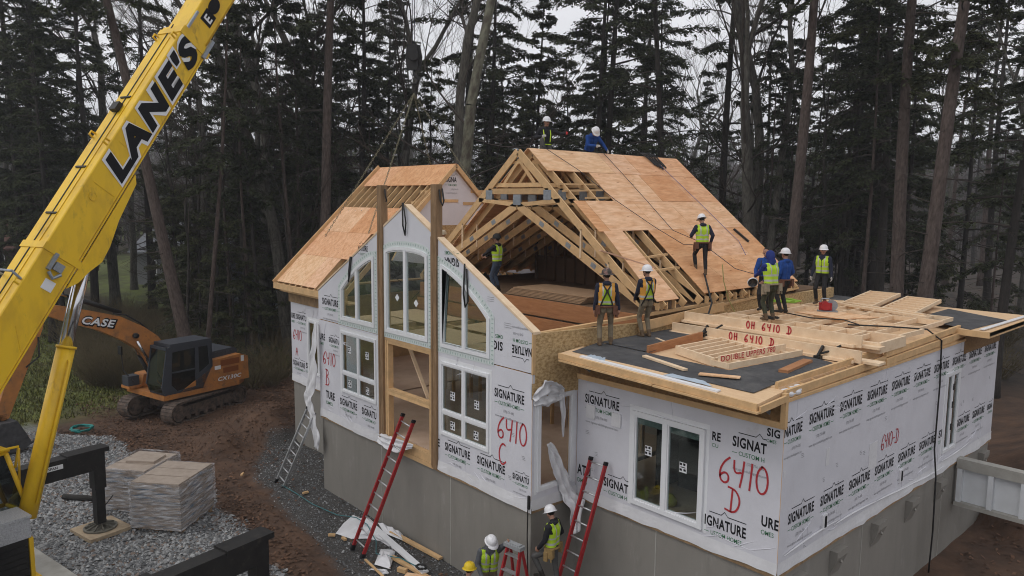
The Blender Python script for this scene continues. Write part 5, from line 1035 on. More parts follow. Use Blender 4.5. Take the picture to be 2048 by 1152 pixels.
# ================================================================== PALLETS, PANEL, SMALL THINGS
def pallet(c, rz, lx, ly, h, label, seed, cap):
    q = random.Random(seed); t = thing('shingle_pallet', label, 'pallet', (c[0], c[1], -2.1), rz, 'film wrapped pallets by the crane')
    mb = MB()
    for y in (-.4, 0, .4): mb.box(-lx / 2, lx / 2, y * ly - .04, y * ly + .04, 0, .09)
    for k in range(6): x = -lx / 2 + .02 + k * (lx - .12) / 5; mb.box(x, x + .09, -ly / 2, ly / 2, .09, .11)
    mb.build('pallet_base', [LUMD], t)
    mb = MB(); n = int(h / .072)
    for k in range(n):
        dx, dy = q.uniform(-.02, .02), q.uniform(-.02, .02); z = .112 + k * .072; mb.box(-lx / 2 + dx, lx / 2 + dx, -ly / 2 + dy, ly / 2 + dy, z, z + .066)
    mb.build('bundles', [CARTON], t)
    mb = MB(); z = .112 + n * .072
    for k in range(3):
        y = -ly / 2 + ly * k / 3; mb.box(-lx / 2 + .02, lx / 2 - .02, y + .012, y + ly / 3 - .012, z, z + .03)
    if cap: mb.obox((.05, .1, z + .06), (1, .1, 0), (-.1, 1, 0), Z, .75, .55, .06)
    mb.build('top_bundles', [CARD], t)
    # stretch film: a rumpled skin round the sides
    mb = MB(); P = []; m_ = 40
    ring = [(-1, -1), (1, -1), (1, 1), (-1, 1)]
    for i in range(m_):
        s_ = i / m_ * 4; e = int(s_); f = s_ - e; a, b = ring[e], ring[(e + 1) % 4]; P.append((a[0] + (b[0] - a[0]) * f, a[1] + (b[1] - a[1]) * f))
    L_ = 26; vs = [((lx / 2 + .03 + q.uniform(-.006, .014)) * x, (ly / 2 + .03 + q.uniform(-.006, .014)) * y, .1 + j * (h + .04) / L_) for j in range(L_ + 1) for x, y in P]
    mb.add(vs, [(j * m_ + i, j * m_ + (i + 1) % m_, (j + 1) * m_ + (i + 1) % m_, (j + 1) * m_ + i) for j in range(L_) for i in range(m_)])
    mb.build('stretch_film', [FILMM], t)
    return t
FILMM = bpy.data.materials.new('film'); FILMM.use_nodes = True
_t = FILMM.node_tree; _N = _t.nodes; _b = _N['Principled BSDF']; _b.inputs['Base Color'].default_value = (.72, .73, .76, 1); _b.inputs['Roughness'].default_value = .13
_tr = _N.new('ShaderNodeBsdfTransparent'); _mx = _N.new('ShaderNodeMixShader'); _nz = _N.new('ShaderNodeTexNoise'); _tc = _N.new('ShaderNodeTexCoord'); _mp = _N.new('ShaderNodeMapping'); _mp.inputs['Scale'].default_value = (1.2, 1.2, 7); _nz.inputs['Scale'].default_value = 2.2
_t.links.new(_tc.outputs['Object'], _mp.inputs[0]); _t.links.new(_mp.outputs[0], _nz.inputs['Vector']); _mr = _N.new('ShaderNodeMapRange'); _mr.inputs[1].default_value = .35; _mr.inputs[2].default_value = .7; _mr.inputs[3].default_value = .06; _mr.inputs[4].default_value = .55
_t.links.new(_nz.outputs['Fac'], _mr.inputs[0]); _t.links.new(_mr.outputs[0], _mx.inputs[0]); _t.links.new(_tr.outputs[0], _mx.inputs[1]); _t.links.new(_b.outputs[0], _mx.inputs[2]); _t.links.new(_mx.outputs[0], _N['Material Output'].inputs['Surface'])
pallet((-8.76, -3.72), R_(40), 1.24, 1.46, 1.08, 'nearer film wrapped pallet of shingle bundles with a flat top', 1, False)
pallet((-10.3, -4.0), R_(38), 1.15, 1.36, 1.06, 'further film wrapped pallet of shingle bundles with a loose carton on top', 2, True)
t = thing('wall_panel', 'white ribbed precast wall panel with a concrete top beam at the right edge', 'wall panel', (4.3, 9.3, 0)); t.location = (0, 0, 0)
mb = MB(); mb.box(4.32, 9.5, 9.28, 9.52, -.2, .03); mb.box(4.32, 9.5, 9.26, 9.52, -1.08, -.99); mb.build('concrete_beam', [CONCL], t)
mb = MB(); mb.box(4.325, 9.5, 9.4, 9.5, -.985, -.205); mb.build('foam_panel', [FOAM], t)
for k in range(8): x = 4.34 + k * .62; r = MB(); r.box(x, x + .1, 9.285, 9.395, -.985, -.205); r.build('stud', [FOAM], t)
mb = MB(); mb.tube(coil((-18.05, -3.78, -2.06), .38, 4, .03, .15, 21), .025, 5); single(mb, 'hose_coil', TEAL, 'teal hose coil lying at the far edge of the gravel', 'hose', None, True)
mb = MB(); mb.tube([(-11.9, -5.5, -2.0), (-11.4, -5.1, -2.0), (-11.0, -4.8, -1.99)], [.07, .085, .06], 8); single(mb, 'log', M('black_log', (.03, .028, .025), .9), 'short black log lying on the gravel behind the outrigger beam', 'log', None, True)
mb = MB(); mb.tube([(-9.0, -5.0, -1.2), (-9.6, -5.2, -1.8), (-10.2, -5.4, -2.05), (-9.9, -5.0, -2.05)], .012, 5); single(mb, 'hydraulic_hose', BLK, 'thin black hose drooping behind the outrigger leg', 'hose', None, True)
mb = MB(); mb.obox((-15.2, -5.4, -2.03), (1, .3, 0), (-.3, 1, 0), Z, .45, .12, .05); single(mb, 'white_bag', WHITE, 'small white scrap lying on the far gravel beside the crane cylinder', 'plastic scrap')
for (x, y, mt, lb, nm) in ((2.55, 2.0, WHITE, 'white bucket inside behind the right pane of the sliding door', 'bucket'), (1.85, 1.75, M('yellow_bag', (.5, .45, .02), .6), 'yellow bag inside behind the left pane of the sliding door', 'bag')):
    mb = MB(); mb.lathe((x, y, .2), [(0, 0), (.13, 0), (.15, .36), (.14, .36), (.13, .02)] if nm == 'bucket' else [(0, 0), (.15, .02), (.16, .1), (.08, .2), (0, .22)], 9); single(mb, nm, mt, lb, nm, None, True)

q_ = random.Random(5)
for i, (x, y, w, h, c, lb) in enumerate(((1.65, 2.9, .5, .9, (.10, .09, .085), 'dark stacked box inside behind the left pane of the sliding door'), (2.35, 2.7, .55, .75, (.16, .15, .15), 'grey box inside at the middle of the sliding door'), (2.95, 3.0, .5, 1.1, (.09, .10, .13), 'tall dark blue grey box inside behind the right pane'), (2.2, 3.4, .9, 1.3, (.13, .10, .07), 'tall brown box at the back inside the sliding door'))):
    t = thing('stored_box', lb, 'box', (x, y, .2), q_.uniform(-.3, .3)); mb = MB(); mb.box(-w / 2, w / 2, -.25, .25, 0, h); mb.build('carton', [M('carton%d' % i, c, .6)], t); mb = MB(); mb.box(-w / 2 - .01, w / 2 + .01, -.26, .26, h, h + .05); mb.build('lid', [MATS['carton%d' % i]], t)

for a, b, w, h, mt, lb in (((.55, 2.95, 3.0), (.95, 2.75, 3.0), .05, .02, LUMW, 'pale lath lying on the felt beside the bearded man'), ((1.5, 1.35, 3.0), (2.6, 1.05, 2.985), .09, .035, LUMW, 'pale loose board lying across the front felt strip'), ((2.9, 1.0, 2.98), (3.5, 1.25, 2.99), .14, .02, PLY, 'plywood strip offcut on the right end of the front felt')):
    mb = MB(); mb.beam(a, b, w, h); single(mb, 'board', mt, lb, 'board')
# ================================================================== GROUND
def vnoise(x, y, s, seed):
    r = np.random.default_rng(seed); G = r.random((64, 64)); x = np.asarray(x) / s; y = np.asarray(y) / s
    xi = np.floor(x).astype(int); yi = np.floor(y).astype(int); fx = x - xi; fy = y - yi; fx = fx * fx * (3 - 2 * fx); fy = fy * fy * (3 - 2 * fy)
    g = lambda a, b: G[a % 64, b % 64]
    return (g(xi, yi) * (1 - fx) + g(xi + 1, yi) * fx) * (1 - fy) + (g(xi, yi + 1) * (1 - fx) + g(xi + 1, yi + 1) * fx) * fy
def fbm(x, y, s, seed, o=4): return sum(vnoise(x, y, s / 2 ** k, seed + k) / 2 ** k for k in range(o)) / sum(1 / 2 ** k for k in range(o))
sst = lambda a, b, v: (lambda t: t * t * (3 - 2 * t))(np.clip((v - a) / (b - a), 0, 1))
GE = ([-40, -18.6, -16.7, -14.9, -12, -10.2, -6.1, -3, 0, 10], [-9, -4.9, -3.1, -3.0, -2.75, -2.4, -2.75, -3.3, -4.2, -9])
def gravel_w(x, y): e = np.interp(x, *GE) + (fbm(x, y, 1.5, 3) - .5) * 1.1; return sst(.12, -.12, y - e)
def stone_w(x, y): e = np.interp(x, [-14, -12.6, -11, -9, -6.7, -3, 0, 6], [1.2, .1, -.75, -1.05, -1.5, -1.8, -2.3, -2.5]) + (fbm(x, y, 1.2, 13) - .5) * .9; return sst(-.15, .15, y - e) * sst(-13.2, -12.6, x) * (y < 3)
def hgt(x, y):
    x = np.asarray(x, float); y = np.asarray(y, float)
    h = -2.1 + (fbm(x, y, 1.2, 5) - .5) * (.12 + .22 * sst(-12.5, -13.5, x) * sst(-3.5, -2, y))
    near = np.exp(-((x + 4) ** 2 / 900 + (y - 5) ** 2 / 900))
    infoot = (x > -13) & (x < 4.8) & (y > -1.2) & (y < 12.5)
    mound = .95 * np.exp(-(((x + 14.2) / 1.5) ** 2 + ((y - .9) / .9) ** 2)) + .6 * np.exp(-(((x + 13.0) / 1.6) ** 2 + ((y + .9) / .45) ** 2)) + .3 * np.exp(-(((x + 16.) / 1.8) ** 2 + ((y - 1.9) / .8) ** 2))
    h = h + mound * (.6 + .8 * fbm(x, y, .8, 9)) * sst(-12.3, -12.9, x)
    rut = np.exp(-((y + 1.95 + .08 * np.sin(x * .7)) / .14) ** 2) + np.exp(-((y + 1.45 - .1 * np.sin(x * .5)) / .12) ** 2)
    h = h - .07 * rut * sst(-14, -11, x) * sst(-1, -3, x)
    h = h + sst(12.8, 17, y) * sst(2, 6, x) * 1.3 * (.6 + .8 * fbm(x, y, 2.5, 21)) + sst(.3, .0, np.hypot((x - 5.2) / 1.2, (y - 12.4) / 1.5) - .8) * .5
    r = np.hypot(x - 9, y + 9); az = np.degrees(np.arctan2(-(x - 9), y + 9))
    h = h + sst(35, 70, r) * (fbm(x, y, 18, 31) - .45) * 2.5
    crest = np.interp(az, [-40, 0, 20, 35, 45, 55, 70, 85, 110], [22, 22, 24, 22, 20, 24, 30, 36, 36])
    h = h + sst(140, 420, r) * crest * (.85 + .3 * fbm(x, y, 120, 41)) + sst(120, 420, r) * (fbm(x, y, 14, 51) - .5) * 5
    return h
def axis(lo, hi, a, b, fine): 
    c = list(np.arange(a, b, fine)); s = fine; v = b
    while v < hi: c.append(v); s *= 1.17; v += s
    s = fine; v = a - fine
    while v > lo: c.insert(0, v); s *= 1.17; v -= s
    return np.array(c)
gx = axis(-1500, 900, -22, 9, .16); gy = axis(-500, 1600, -9, 17, .16)
GX, GY = np.meshgrid(gx, gy); GZ = hgt(GX, GY)
nx_, ny_ = len(gx), len(gy); idx = np.arange(nx_ * ny_).reshape(ny_, nx_)
Fq = np.stack([idx[:-1, :-1], idx[:-1, 1:], idx[1:, 1:], idx[1:, :-1]], -1).reshape(-1, 4)
gr = M('mud', (.12, .068, .042), .92, scale=1.3, col2=(.05, .031, .022), bump=1., bscale=7, thr=(.3, .7))
me = npmesh('ground', np.stack([GX, GY, GZ], -1).reshape(-1, 3), Fq, [gr], smooth=True)
lawn = sst(.47, .55, fbm(GX, GY, 16, 61)) * sst(-19.5, -22.5, GX + .2 * GY) * sst(16, 9, GY + .3 * GX + 8 + (fbm(GX, GY, 5, 62) - .5) * 8)
lawn = np.maximum(lawn, sst(-21, -24, GX) * sst(6, 1, GY) * sst(.35, .45, fbm(GX, GY, 6, 66)))
forest = sst(13.5, 15.5, GY + (fbm(GX, GY, 3, 63) - .5) * 4) * (1 - lawn) * np.maximum(sst(24, 30, GY), sst(3, -2, GX)); forest = np.maximum(forest, sst(-20, -22, GX) * (1 - lawn))
wts = np.stack([gravel_w(GX, GY), lawn, forest, stone_w(GX, GY)], -1).reshape(-1, 4)
at = me.color_attributes.new('zone', 'FLOAT_COLOR', 'POINT'); at.data.foreach_set('color', wts.astype(np.float32).ravel())
t = gr.node_tree; N = t.nodes; L = t.links; b = N['Principled BSDF']; ca_ = N.new('ShaderNodeAttribute'); ca_.attribute_name = 'zone'; sp = N.new('ShaderNodeSeparateColor'); L.new(ca_.outputs['Color'], sp.inputs[0])
prev = b.inputs['Base Color'].links[0].from_socket
tcg = N.new('ShaderNodeTexCoord')
for col1, col2, sc, src in (((.22, .22, .22), (.08, .08, .08), 14, sp.outputs[0]), ((.12, .145, .036), (.07, .075, .028), 1.0, sp.outputs[1]), ((.06, .042, .03), (.026, .021, .016), 1.1, sp.outputs[2]), ((.085, .08, .075), (.032, .031, .03), 26, ca_.outputs['Alpha'])):
    nz = N.new('ShaderNodeTexNoise'); nz.inputs['Scale'].default_value = sc; nz.inputs['Detail'].default_value = 6; L.new(tcg.outputs['Object'], nz.inputs['Vector'])
    rp = N.new('ShaderNodeValToRGB'); rp.color_ramp.elements[0].position = .35; rp.color_ramp.elements[1].position = .65; rp.color_ramp.elements[0].color = (*col2, 1); rp.color_ramp.elements[1].color = (*col1, 1); L.new(nz.outputs['Fac'], rp.inputs[0])
    mx = N.new('ShaderNodeMix'); mx.data_type = 'RGBA'; L.new(src, mx.inputs[0]); L.new(prev, mx.inputs[6]); L.new(rp.outputs[0], mx.inputs[7]); prev = mx.outputs[2]
L.new(prev, b.inputs['Base Color'])
tag(obj('ground', me), None, None, None, 'structure')
# pale concrete strip the crane stands on
mb = MB(); mb.hexa([(-9.6, -6.72, -2.2), (-5.0, -5.75, -2.2), (-1.0, -6.0, -2.2), (-9.6, -16, -2.2), (-9.6, -6.72, -2.0), (-5.0, -5.75, -2.0), (-1.0, -6.0, -2.0), (-9.6, -16, -2.0)])
tag(mb.build('pavement', [CONCL]), None, None, None, 'structure')
# loose stone: gravel pad
def stones(name, n, xr, yr, wfun, s0, s1, mats, mix, seed, label, cat, lift=.3, ell=True):
    r = np.random.default_rng(seed); x = r.uniform(*xr, n * 4); y = r.uniform(*yr, n * 4); k = r.random(n * 4) < wfun(x, y); x, y = x[k][:n], y[k][:n]; n = len(x)
    base = np.array([(1, 0, 0), (.3, .9, .05), (-.75, .6, 0), (-.8, -.6, .05), (.35, -.95, 0), (.25, .2, .75), (-.3, -.15, .7)]); F0_ = np.array([(0, 1, 5), (1, 2, 5), (2, 6, 5), (2, 3, 6), (3, 4, 6), (4, 5, 6), (4, 0, 5)])
    s = r.uniform(s0, s1, n) * r.choice([.6, 1, 1.0, 1.5], n); a = r.uniform(0, 6.28, n); B = base[None] * (s[:, None, None] * r.uniform(.6, 1.1, (n, 1, 3))) * r.uniform(.75, 1.2, (n, 7, 3))
    tx, ty = r.uniform(-.5, .5, (2, n)); ca__, sa = np.cos(a), np.sin(a)
    P = np.empty_like(B); P[..., 0] = B[..., 0] * ca__[:, None] - B[..., 1] * sa[:, None]; P[..., 1] = B[..., 0] * sa[:, None] + B[..., 1] * ca__[:, None]; P[..., 2] = B[..., 2] + P[..., 0] * tx[:, None] + P[..., 1] * ty[:, None]
    P[..., 0] += x[:, None]; P[..., 1] += y[:, None]; P[..., 2] += (hgt(x, y) + s * lift)[:, None]
    Fc = (F0_[None] + (np.arange(n) * 7)[:, None, None]).reshape(-1, 3); mi = np.repeat(r.choice(len(mats), n, p=mix), len(F0_))
    return tag(obj(name, npmesh(name, P.reshape(-1, 3), Fc, mats, mi)), label, cat, None, 'stuff')
G1 = M('stone_grey', (.32, .325, .325), .8, island=.5, var=.3, scale=20); G2 = M('stone_dark', (.15, .155, .16), .8, island=.4); G3 = M('stone_warm', (.22, .17, .14), .85, island=.4); LEAF = M('dead_leaf', (.14, .075, .045), .85, island=.6, col2=(.08, .045, .028))
stones('gravel', 44000, (-19, -2), (-8.5, -2), lambda x, y: gravel_w(x, y) * ((x > -9.7) * (y < -6.6) == 0), .022, .046, [G1, G2, G3], (.6, .3, .1), 1, 'grey crushed stone pad between the crane and the mud', 'gravel')
stones('crushed_stone', 9000, (-13, 1), (-2.6, 1.2), lambda x, y: stone_w(x, y) * .9, .012, .026, [G2, G1], (.8, .2), 2, 'dark fine crushed stone along the foundation', 'gravel')
stones('mud_clods', 9000, (-22, -2), (-3.2, 5), lambda x, y: (1 - gravel_w(x, y)) * (1 - stone_w(x, y)) * (.15 + .85 * sst(-12, -13.2, x)), .014, .045, [M('mud_clod', (.125, .072, .046), .95, island=.4, var=.4)], (1,), 3, 'clods of brown mud on the banks by the excavator', 'mud')
def leaves(n, xr, yr, wfun, seed, s=.05):
    r = np.random.default_rng(seed); x = r.uniform(*xr, n * 6); y = r.uniform(*yr, n * 6); k = r.random(n * 6) < wfun(x, y); x, y = x[k][:n], y[k][:n]; n = len(x); z = hgt(x, y) + r.uniform(.01, .06, n)
    a = r.uniform(0, 6.28, n); u = np.stack([np.cos(a), np.sin(a), r.uniform(-.5, .5, n)], -1) * (s * r.uniform(.6, 1.4, n))[:, None]; v = np.stack([-np.sin(a), np.cos(a), r.uniform(-.5, .5, n)], -1) * (s * .6 * r.uniform(.6, 1.4, n))[:, None]; p = np.stack([x, y, z], -1)
    return np.stack([p - u, p - v, p + u, p + v], 1).reshape(-1, 3), np.arange(n * 4).reshape(-1, 4)
bandf = lambda x, y: np.clip(np.exp(-((y - np.interp(x, *GE) - .3) / .45) ** 2) * .9 + .25 * np.exp(-(((x + 12.2) / 1.6) ** 2 + ((y + .4) / .9) ** 2)) + gravel_w(x, y) * .025 + .05 * (y > -3.5), 0, 1)
V1, F1 = leaves(4200, (-19, -2), (-8, 3), bandf, 5); V2, F2 = leaves(5000, (-32, -13), (2.5, 14), lambda x, y: .4 + 0 * x, 6, .07); V3_, F3 = leaves(3500, (4.6, 14), (8.5, 24), lambda x, y: .5 + 0 * x, 7, .06)
VV = np.concatenate([V1, V2, V3_]); FF = np.concatenate([F1, F2 + len(V1), F3 + len(V1) + len(V2)])
tag(obj('fallen_leaves', npmesh('fallen_leaves', VV, FF, [LEAF])), 'brown fallen leaves scattered over the mud and the gravel edge', 'leaves', None, 'stuff')

# ================================================================== TREES
BARKP = M('bark_pine', (.112, .086, .074), .95, scale=5, stretch=(3, 3, .8), col2=(.05, .036, .031), bump=.8, bscale=10, thr=(.35, .65))
BARKG = M('bark_grey', (.135, .125, .105), .95, scale=4, stretch=(3, 3, .7), col2=(.055, .05, .042), bump=.8, bscale=9, thr=(.35, .65))
BARKD = M('bark_dark', (.055, .047, .04), .95, scale=5, stretch=(3, 3, .8), col2=(.025, .022, .02), bump=.6, bscale=10)
BARKL = M('bark_lichen', (.17, .17, .125), .95, scale=2.2, stretch=(2, 2, .8), col2=(.075, .065, .05), bump=.8, bscale=9, thr=(.4, .6))
TWIG = M('twig', (.075, .06, .05), .95, var=.4, scale=3)
NEED = M('hemlock_needles', (.092, .105, .048), .8, island=.6, scale=.7, col2=(.04, .05, .026), thr=(.35, .65))
NEED2 = M('hemlock_needles_light', (.112, .12, .05), .8, island=.6, scale=.7, col2=(.055, .064, .03), thr=(.35, .65))
for m_ in (NEED, NEED2):      # thin needles let some light through
    t = m_.node_tree; N = t.nodes; b = N['Principled BSDF']; tl_ = N.new('ShaderNodeBsdfTranslucent'); t.links.new(b.inputs['Base Color'].links[0].from_socket, tl_.inputs[0]); ms = N.new('ShaderNodeMixShader'); ms.inputs[0].default_value = .35
    t.links.new(b.outputs[0], ms.inputs[1]); t.links.new(tl_.outputs[0], ms.inputs[2]); t.links.new(ms.outputs[0], N['Material Output'].inputs['Surface'])
def tubes_np(segs, n=4):
    """segs: list of (p0,r0,p1,r1) -> open tapered prisms, as arrays"""
    p0 = np.array([s[0] for s in segs], float); p1 = np.array([s[2] for s in segs], float); r0 = np.array([s[1] for s in segs]); r1 = np.array([s[3] for s in segs])
    d = p1 - p0; d /= np.linalg.norm(d, axis=1, keepdims=True) + 1e-9; a = np.cross(d, np.where(np.abs(d[:, 2:]) > .9, (1., 0, 0), (0, 0, 1.))); a /= np.linalg.norm(a, axis=1, keepdims=True) + 1e-9; b = np.cross(d, a)
    V = []
    for p, r in ((p0, r0), (p1, r1)):
        for j in range(n): t_ = 2 * math.pi * j / n; V.append(p + (a * math.cos(t_) + b * math.sin(t_)) * r[:, None])
    V = np.stack(V, 1).reshape(-1, 3); m = len(segs); o = (np.arange(m) * 2 * n)[:, None]
    F_ = np.concatenate([o + np.array([j, (j + 1) % n, n + (j + 1) % n, n + j])[None] for j in range(n)]); return V, F_
def trunk_mesh(name, H, r, seed, mat, crook=.25, kink=None):
    q = random.Random(seed); P = []; n = 22; ph = [q.uniform(0, 6.3) for _ in range(4)]
    for i in range(n + 1):
        t_ = i / n; P.append((crook * (math.sin(t_ * 5 + ph[0]) - math.sin(ph[0])) * t_, crook * (math.sin(t_ * 4 + ph[1]) - math.sin(ph[1])) * t_, H * t_ - .4))
    mb = MB(); mb.tube(P, [r * ((1 - i / n) ** .75 * .93 + .03) * (1 + .5 * math.exp(-i * .9)) for i in range(n + 1)], 12, 0); me = bpy.data.meshes.new(name); me.from_pydata(mb.v, [], mb.f); me.materials.append(mat); me.polygons.foreach_set('use_smooth', [True] * len(mb.f)); return me, P
def at_h(P, z):
    for a, b in zip(P[:-1], P[1:]):
        if a[2] <= z <= b[2]: f = (z - a[2]) / (b[2] - a[2] + 1e-9); return V3(*a) * (1 - f) + V3(*b) * f
    return V3(*P[-1])
def conifer(seed, H, r, c0, spread, dens, bark, need, dead=18, card=.13, light=.2):
    q = random.Random(seed); tm, P = trunk_mesh('trunk', H, r, seed, bark); segs = []; C_, U1, W1 = [], [], []
    z = 1.5
    for _ in range(dead):
        zz = q.uniform(1.2, H * (c0 + .3)); a = q.uniform(0, 6.28); L_ = q.uniform(.5, 2.4); p = at_h(P, zz); d = V3(math.cos(a), math.sin(a), q.uniform(-.35, .3)); m_ = p + d * L_ * .55; e = m_ + (d + V3(q.uniform(-.3, .3), q.uniform(-.3, .3), q.uniform(-.4, .2))) * L_ * .5
        segs += [(p, .022, m_, .013), (m_, .013, e, .004)]
        for _k in range(3): s = m_ + (e - m_) * q.random(); segs.append((s, .008, s + V3(q.uniform(-1, 1), q.uniform(-1, 1), q.uniform(-.5, .4)) * .4, .003))
    z = H * c0; ang = q.uniform(0, 6)
    while z < H * .985:
        t_ = (z - H * c0) / (H * (1 - c0)); L_ = spread * (1 - t_) ** .6 * (.5 + .5 * min(1, t_ * 4 + .3)) * q.choice((.35, .6, .85, 1.0, 1.1, 1.35)) * q.uniform(.8, 1.15) + .25
        ang += 2.4 + q.uniform(-.5, .5); p0 = at_h(P, z); up = q.uniform(-.3, .45) + .3 * t_
        if math.sin(ang * 1.0 + seed) * .5 + math.sin(z * 1.1 + seed * 2.3) * .5 + q.uniform(-.5, .5) > dens - .25 and t_ < .85: z += .12; continue
        n = 6; prev = p0; side = V3(-math.sin(ang), math.cos(ang), 0)
        for i in range(1, n + 1):
            f = i / n; pt = p0 + V3(math.cos(ang), math.sin(ang), 0) * L_ * f + Z * (up * L_ * f - .28 * L_ * f * f) + side * .06 * L_ * math.sin(f * 3 + seed); segs.append((prev, .035 * (1 - f * .85) * (L_ / 3 + .3), pt, .035 * (1 - f * .9) * (L_ / 3 + .3) + .002))
            if f > (.3 if L_ < 2 else .42):
                for s in (-1, 1):
                    for _k in range(5):
                        if q.random() < .12: continue
                        tl = (.2 + .5 * min(L_, 3) * (1 - f * .7) * q.uniform(.25, .7)); d = unit(side * s * q.uniform(.6, 1.1) + unit(pt - prev) * q.uniform(.4, 1) + Z * q.uniform(-.55, .25)); o = prev + (pt - prev) * q.random()
                        segs.append((o, .007, o + d * tl, .003)); m_ = max(3, int(tl / .042)); sd = unit(np.cross(d, Z))
                        for j in range(m_):
                            c = o + d * tl * ((j + .8) / m_) + Z * q.uniform(-.12, .05) + sd * q.uniform(-.05, .05); w = q.choice((-1, 1)); dd = unit(d * q.uniform(.5, 1) + sd * w * q.uniform(.1, .9) + Z * q.uniform(-.8, .3)); C_.append(c); U1.append(dd * card * q.uniform(.5, 1.25)); nn = unit(np.cross(dd, Z + V3(q.uniform(-.6, .6), q.uniform(-.6, .6), 0))); W1.append(nn * card * .34 * q.uniform(.6, 1.6))
            prev = pt
        z += (.16 + .3 * q.random()) * (1.1 if t_ < .7 else .6)
    V, F_ = tubes_np(segs, 3); C_, U1, W1 = map(np.array, (C_, U1, W1)); m = len(C_)
    Q = np.stack([C_ - U1 * .35, C_ + W1 + U1 * .2, C_ + U1, C_ - W1 + U1 * .2], 1).reshape(-1, 3); FQ = np.arange(m * 4).reshape(-1, 4) + len(V)
    mi = np.concatenate([np.zeros(len(F_), int), np.ones(m, int)]); cm = npmesh('crown', np.concatenate([V, Q]), np.concatenate([F_, FQ]), [TWIG, need], mi)
    return tm, cm
def bare_tree(seed, H, r, bark, fork=.35, spread=.55, stems=1, lv=5):
    q = random.Random(seed); segs = []; tr_ = []
    def grow(p, d, L_, rr, l, big):
        n = 3; pos = p; dirr = d
        for i in range(n):
            dirr = unit(dirr + V3(q.uniform(-.16, .16), q.uniform(-.16, .16), q.uniform(-.05, .14))); e = pos + dirr * L_ / n; r2 = rr * (1 - .25 * (i + 1) / n); (tr_ if big else segs).append((pos, rr * (1 - .25 * i / n), e, r2)); pos = e
            if l > 0 and i < n - 1 and q.random() < .75: side = unit(dirr * q.uniform(.3, .8) + V3(q.uniform(-1, 1), q.uniform(-1, 1), q.uniform(-.2, .6)) * spread * 1.6); grow(pos, side, L_ * q.uniform(.45, .75), rr * q.uniform(.3, .5), l - 1, False)
        if l > 0:
            for k in range(2 if l > 1 else 4): grow(pos, unit(dirr + V3(q.uniform(-1, 1), q.uniform(-1, 1), q.uniform(-.1, .4)) * spread), L_ * q.uniform(.6, .85), rr * .75 * q.uniform(.55, .85), l - 1, big and l >= lv)
    for s in range(stems):
        d = unit(V3(q.uniform(-.25, .25), q.uniform(-.25, .25), 1)) if stems > 1 else V3(0, 0, 1); pos = V3(0, 0, -.4) if s == 0 or stems == 1 else V3(0, 0, H * fork * q.uniform(.1, .35)); k = 7; Lk = H * fork; rr = r * (1 if s == 0 else .75)
        for i in range(k): d = unit(d + V3(q.uniform(-.05, .05), q.uniform(-.05, .05), .04)); e = pos + d * Lk / k; tr_.append((pos, rr * (1.25 if i == 0 else 1) * (1 - .3 * i / k), e, rr * (1 - .3 * (i + 1) / k))); pos = e
        grow(pos, d, H * .28, rr * .68, lv, True)
        for _ in range(5): a = q.uniform(0, 6.28); f = q.uniform(.35, .95); b0 = V3(0, 0, -.4) + (pos - V3(0, 0, -.4)) * f; grow(b0, unit(V3(math.cos(a), math.sin(a), q.uniform(0, .6))), H * .13, r * .16, 2, False)
    Vt, Ft = tubes_np(tr_, 9); V, F_ = tubes_np(segs, 3); return npmesh('trunk', Vt, Ft, [bark], smooth=True), npmesh('crown', V, F_, [TWIG if bark is not BARKD else TWIG])
def put_tree(pr, x, y, s=1., rz=0., lean=(0, 0), label='', group=None, zoff=0., sz=1.):
    z = float(hgt(x, y)); o = thing(pr[2], label, 'tree', (x, y, z + zoff), 0, group)
    a = obj('trunk', pr[0], o); c = obj('crown', pr[1], o); v = Vector((lean[0], lean[1], 1)).normalized()
    o.rotation_mode = 'QUATERNION'; o.rotation_quaternion = Vector((0, 0, 1)).rotation_difference(v) @ Quaternion((0, 0, 1), rz); o.scale = (s, s, s * sz); return o
def K(nm, args, kw=None): return lambda: (*conifer(*args, **(kw or {})), nm)
pr = {}
pr['pine'] = (*conifer(11, 30, .29, .52, 3.2, .75, BARKP, NEED, 34), 'pine_tree')
pr['pine2'] = (*conifer(12, 29, .31, .42, 3.6, .6, BARKP, NEED2, 40), 'pine_tree')
pr['hem'] = (*conifer(13, 22, .22, .26, 3.9, .85, BARKD, NEED, 16), 'hemlock_tree')
pr['hem2'] = (*conifer(14, 26, .25, .32, 4.2, .8, BARKD, NEED, 24), 'hemlock_tree')
pr['hem3'] = (*conifer(15, 19, .17, .14, 3.3, .9, BARKD, NEED2, 10), 'hemlock_tree')
pr['thin'] = (*conifer(16, 20, .12, .42, 2.0, .6, BARKP, NEED, 26), 'hemlock_tree')
pr['young'] = (*conifer(17, 9, .08, .06, 2.2, .85, BARKD, NEED2, 4, card=.12), 'young_hemlock')
pr['oak'] = (*bare_tree(21, 26, .34, BARKG, .42, .5), 'oak_tree')
pr['oak2'] = (*bare_tree(22, 25, .36, BARKG, .34, .6), 'oak_tree')
pr['maple'] = (*bare_tree(23, 25, .34, BARKG, .34, .4, 3), 'maple_tree')
pr['lean'] = (*bare_tree(24, 25, .33, BARKL, .5, .5), 'leaning_oak')
pr['slim'] = (*bare_tree(25, 20, .13, BARKD, .4, .45, 1, 4), 'bare_tree')
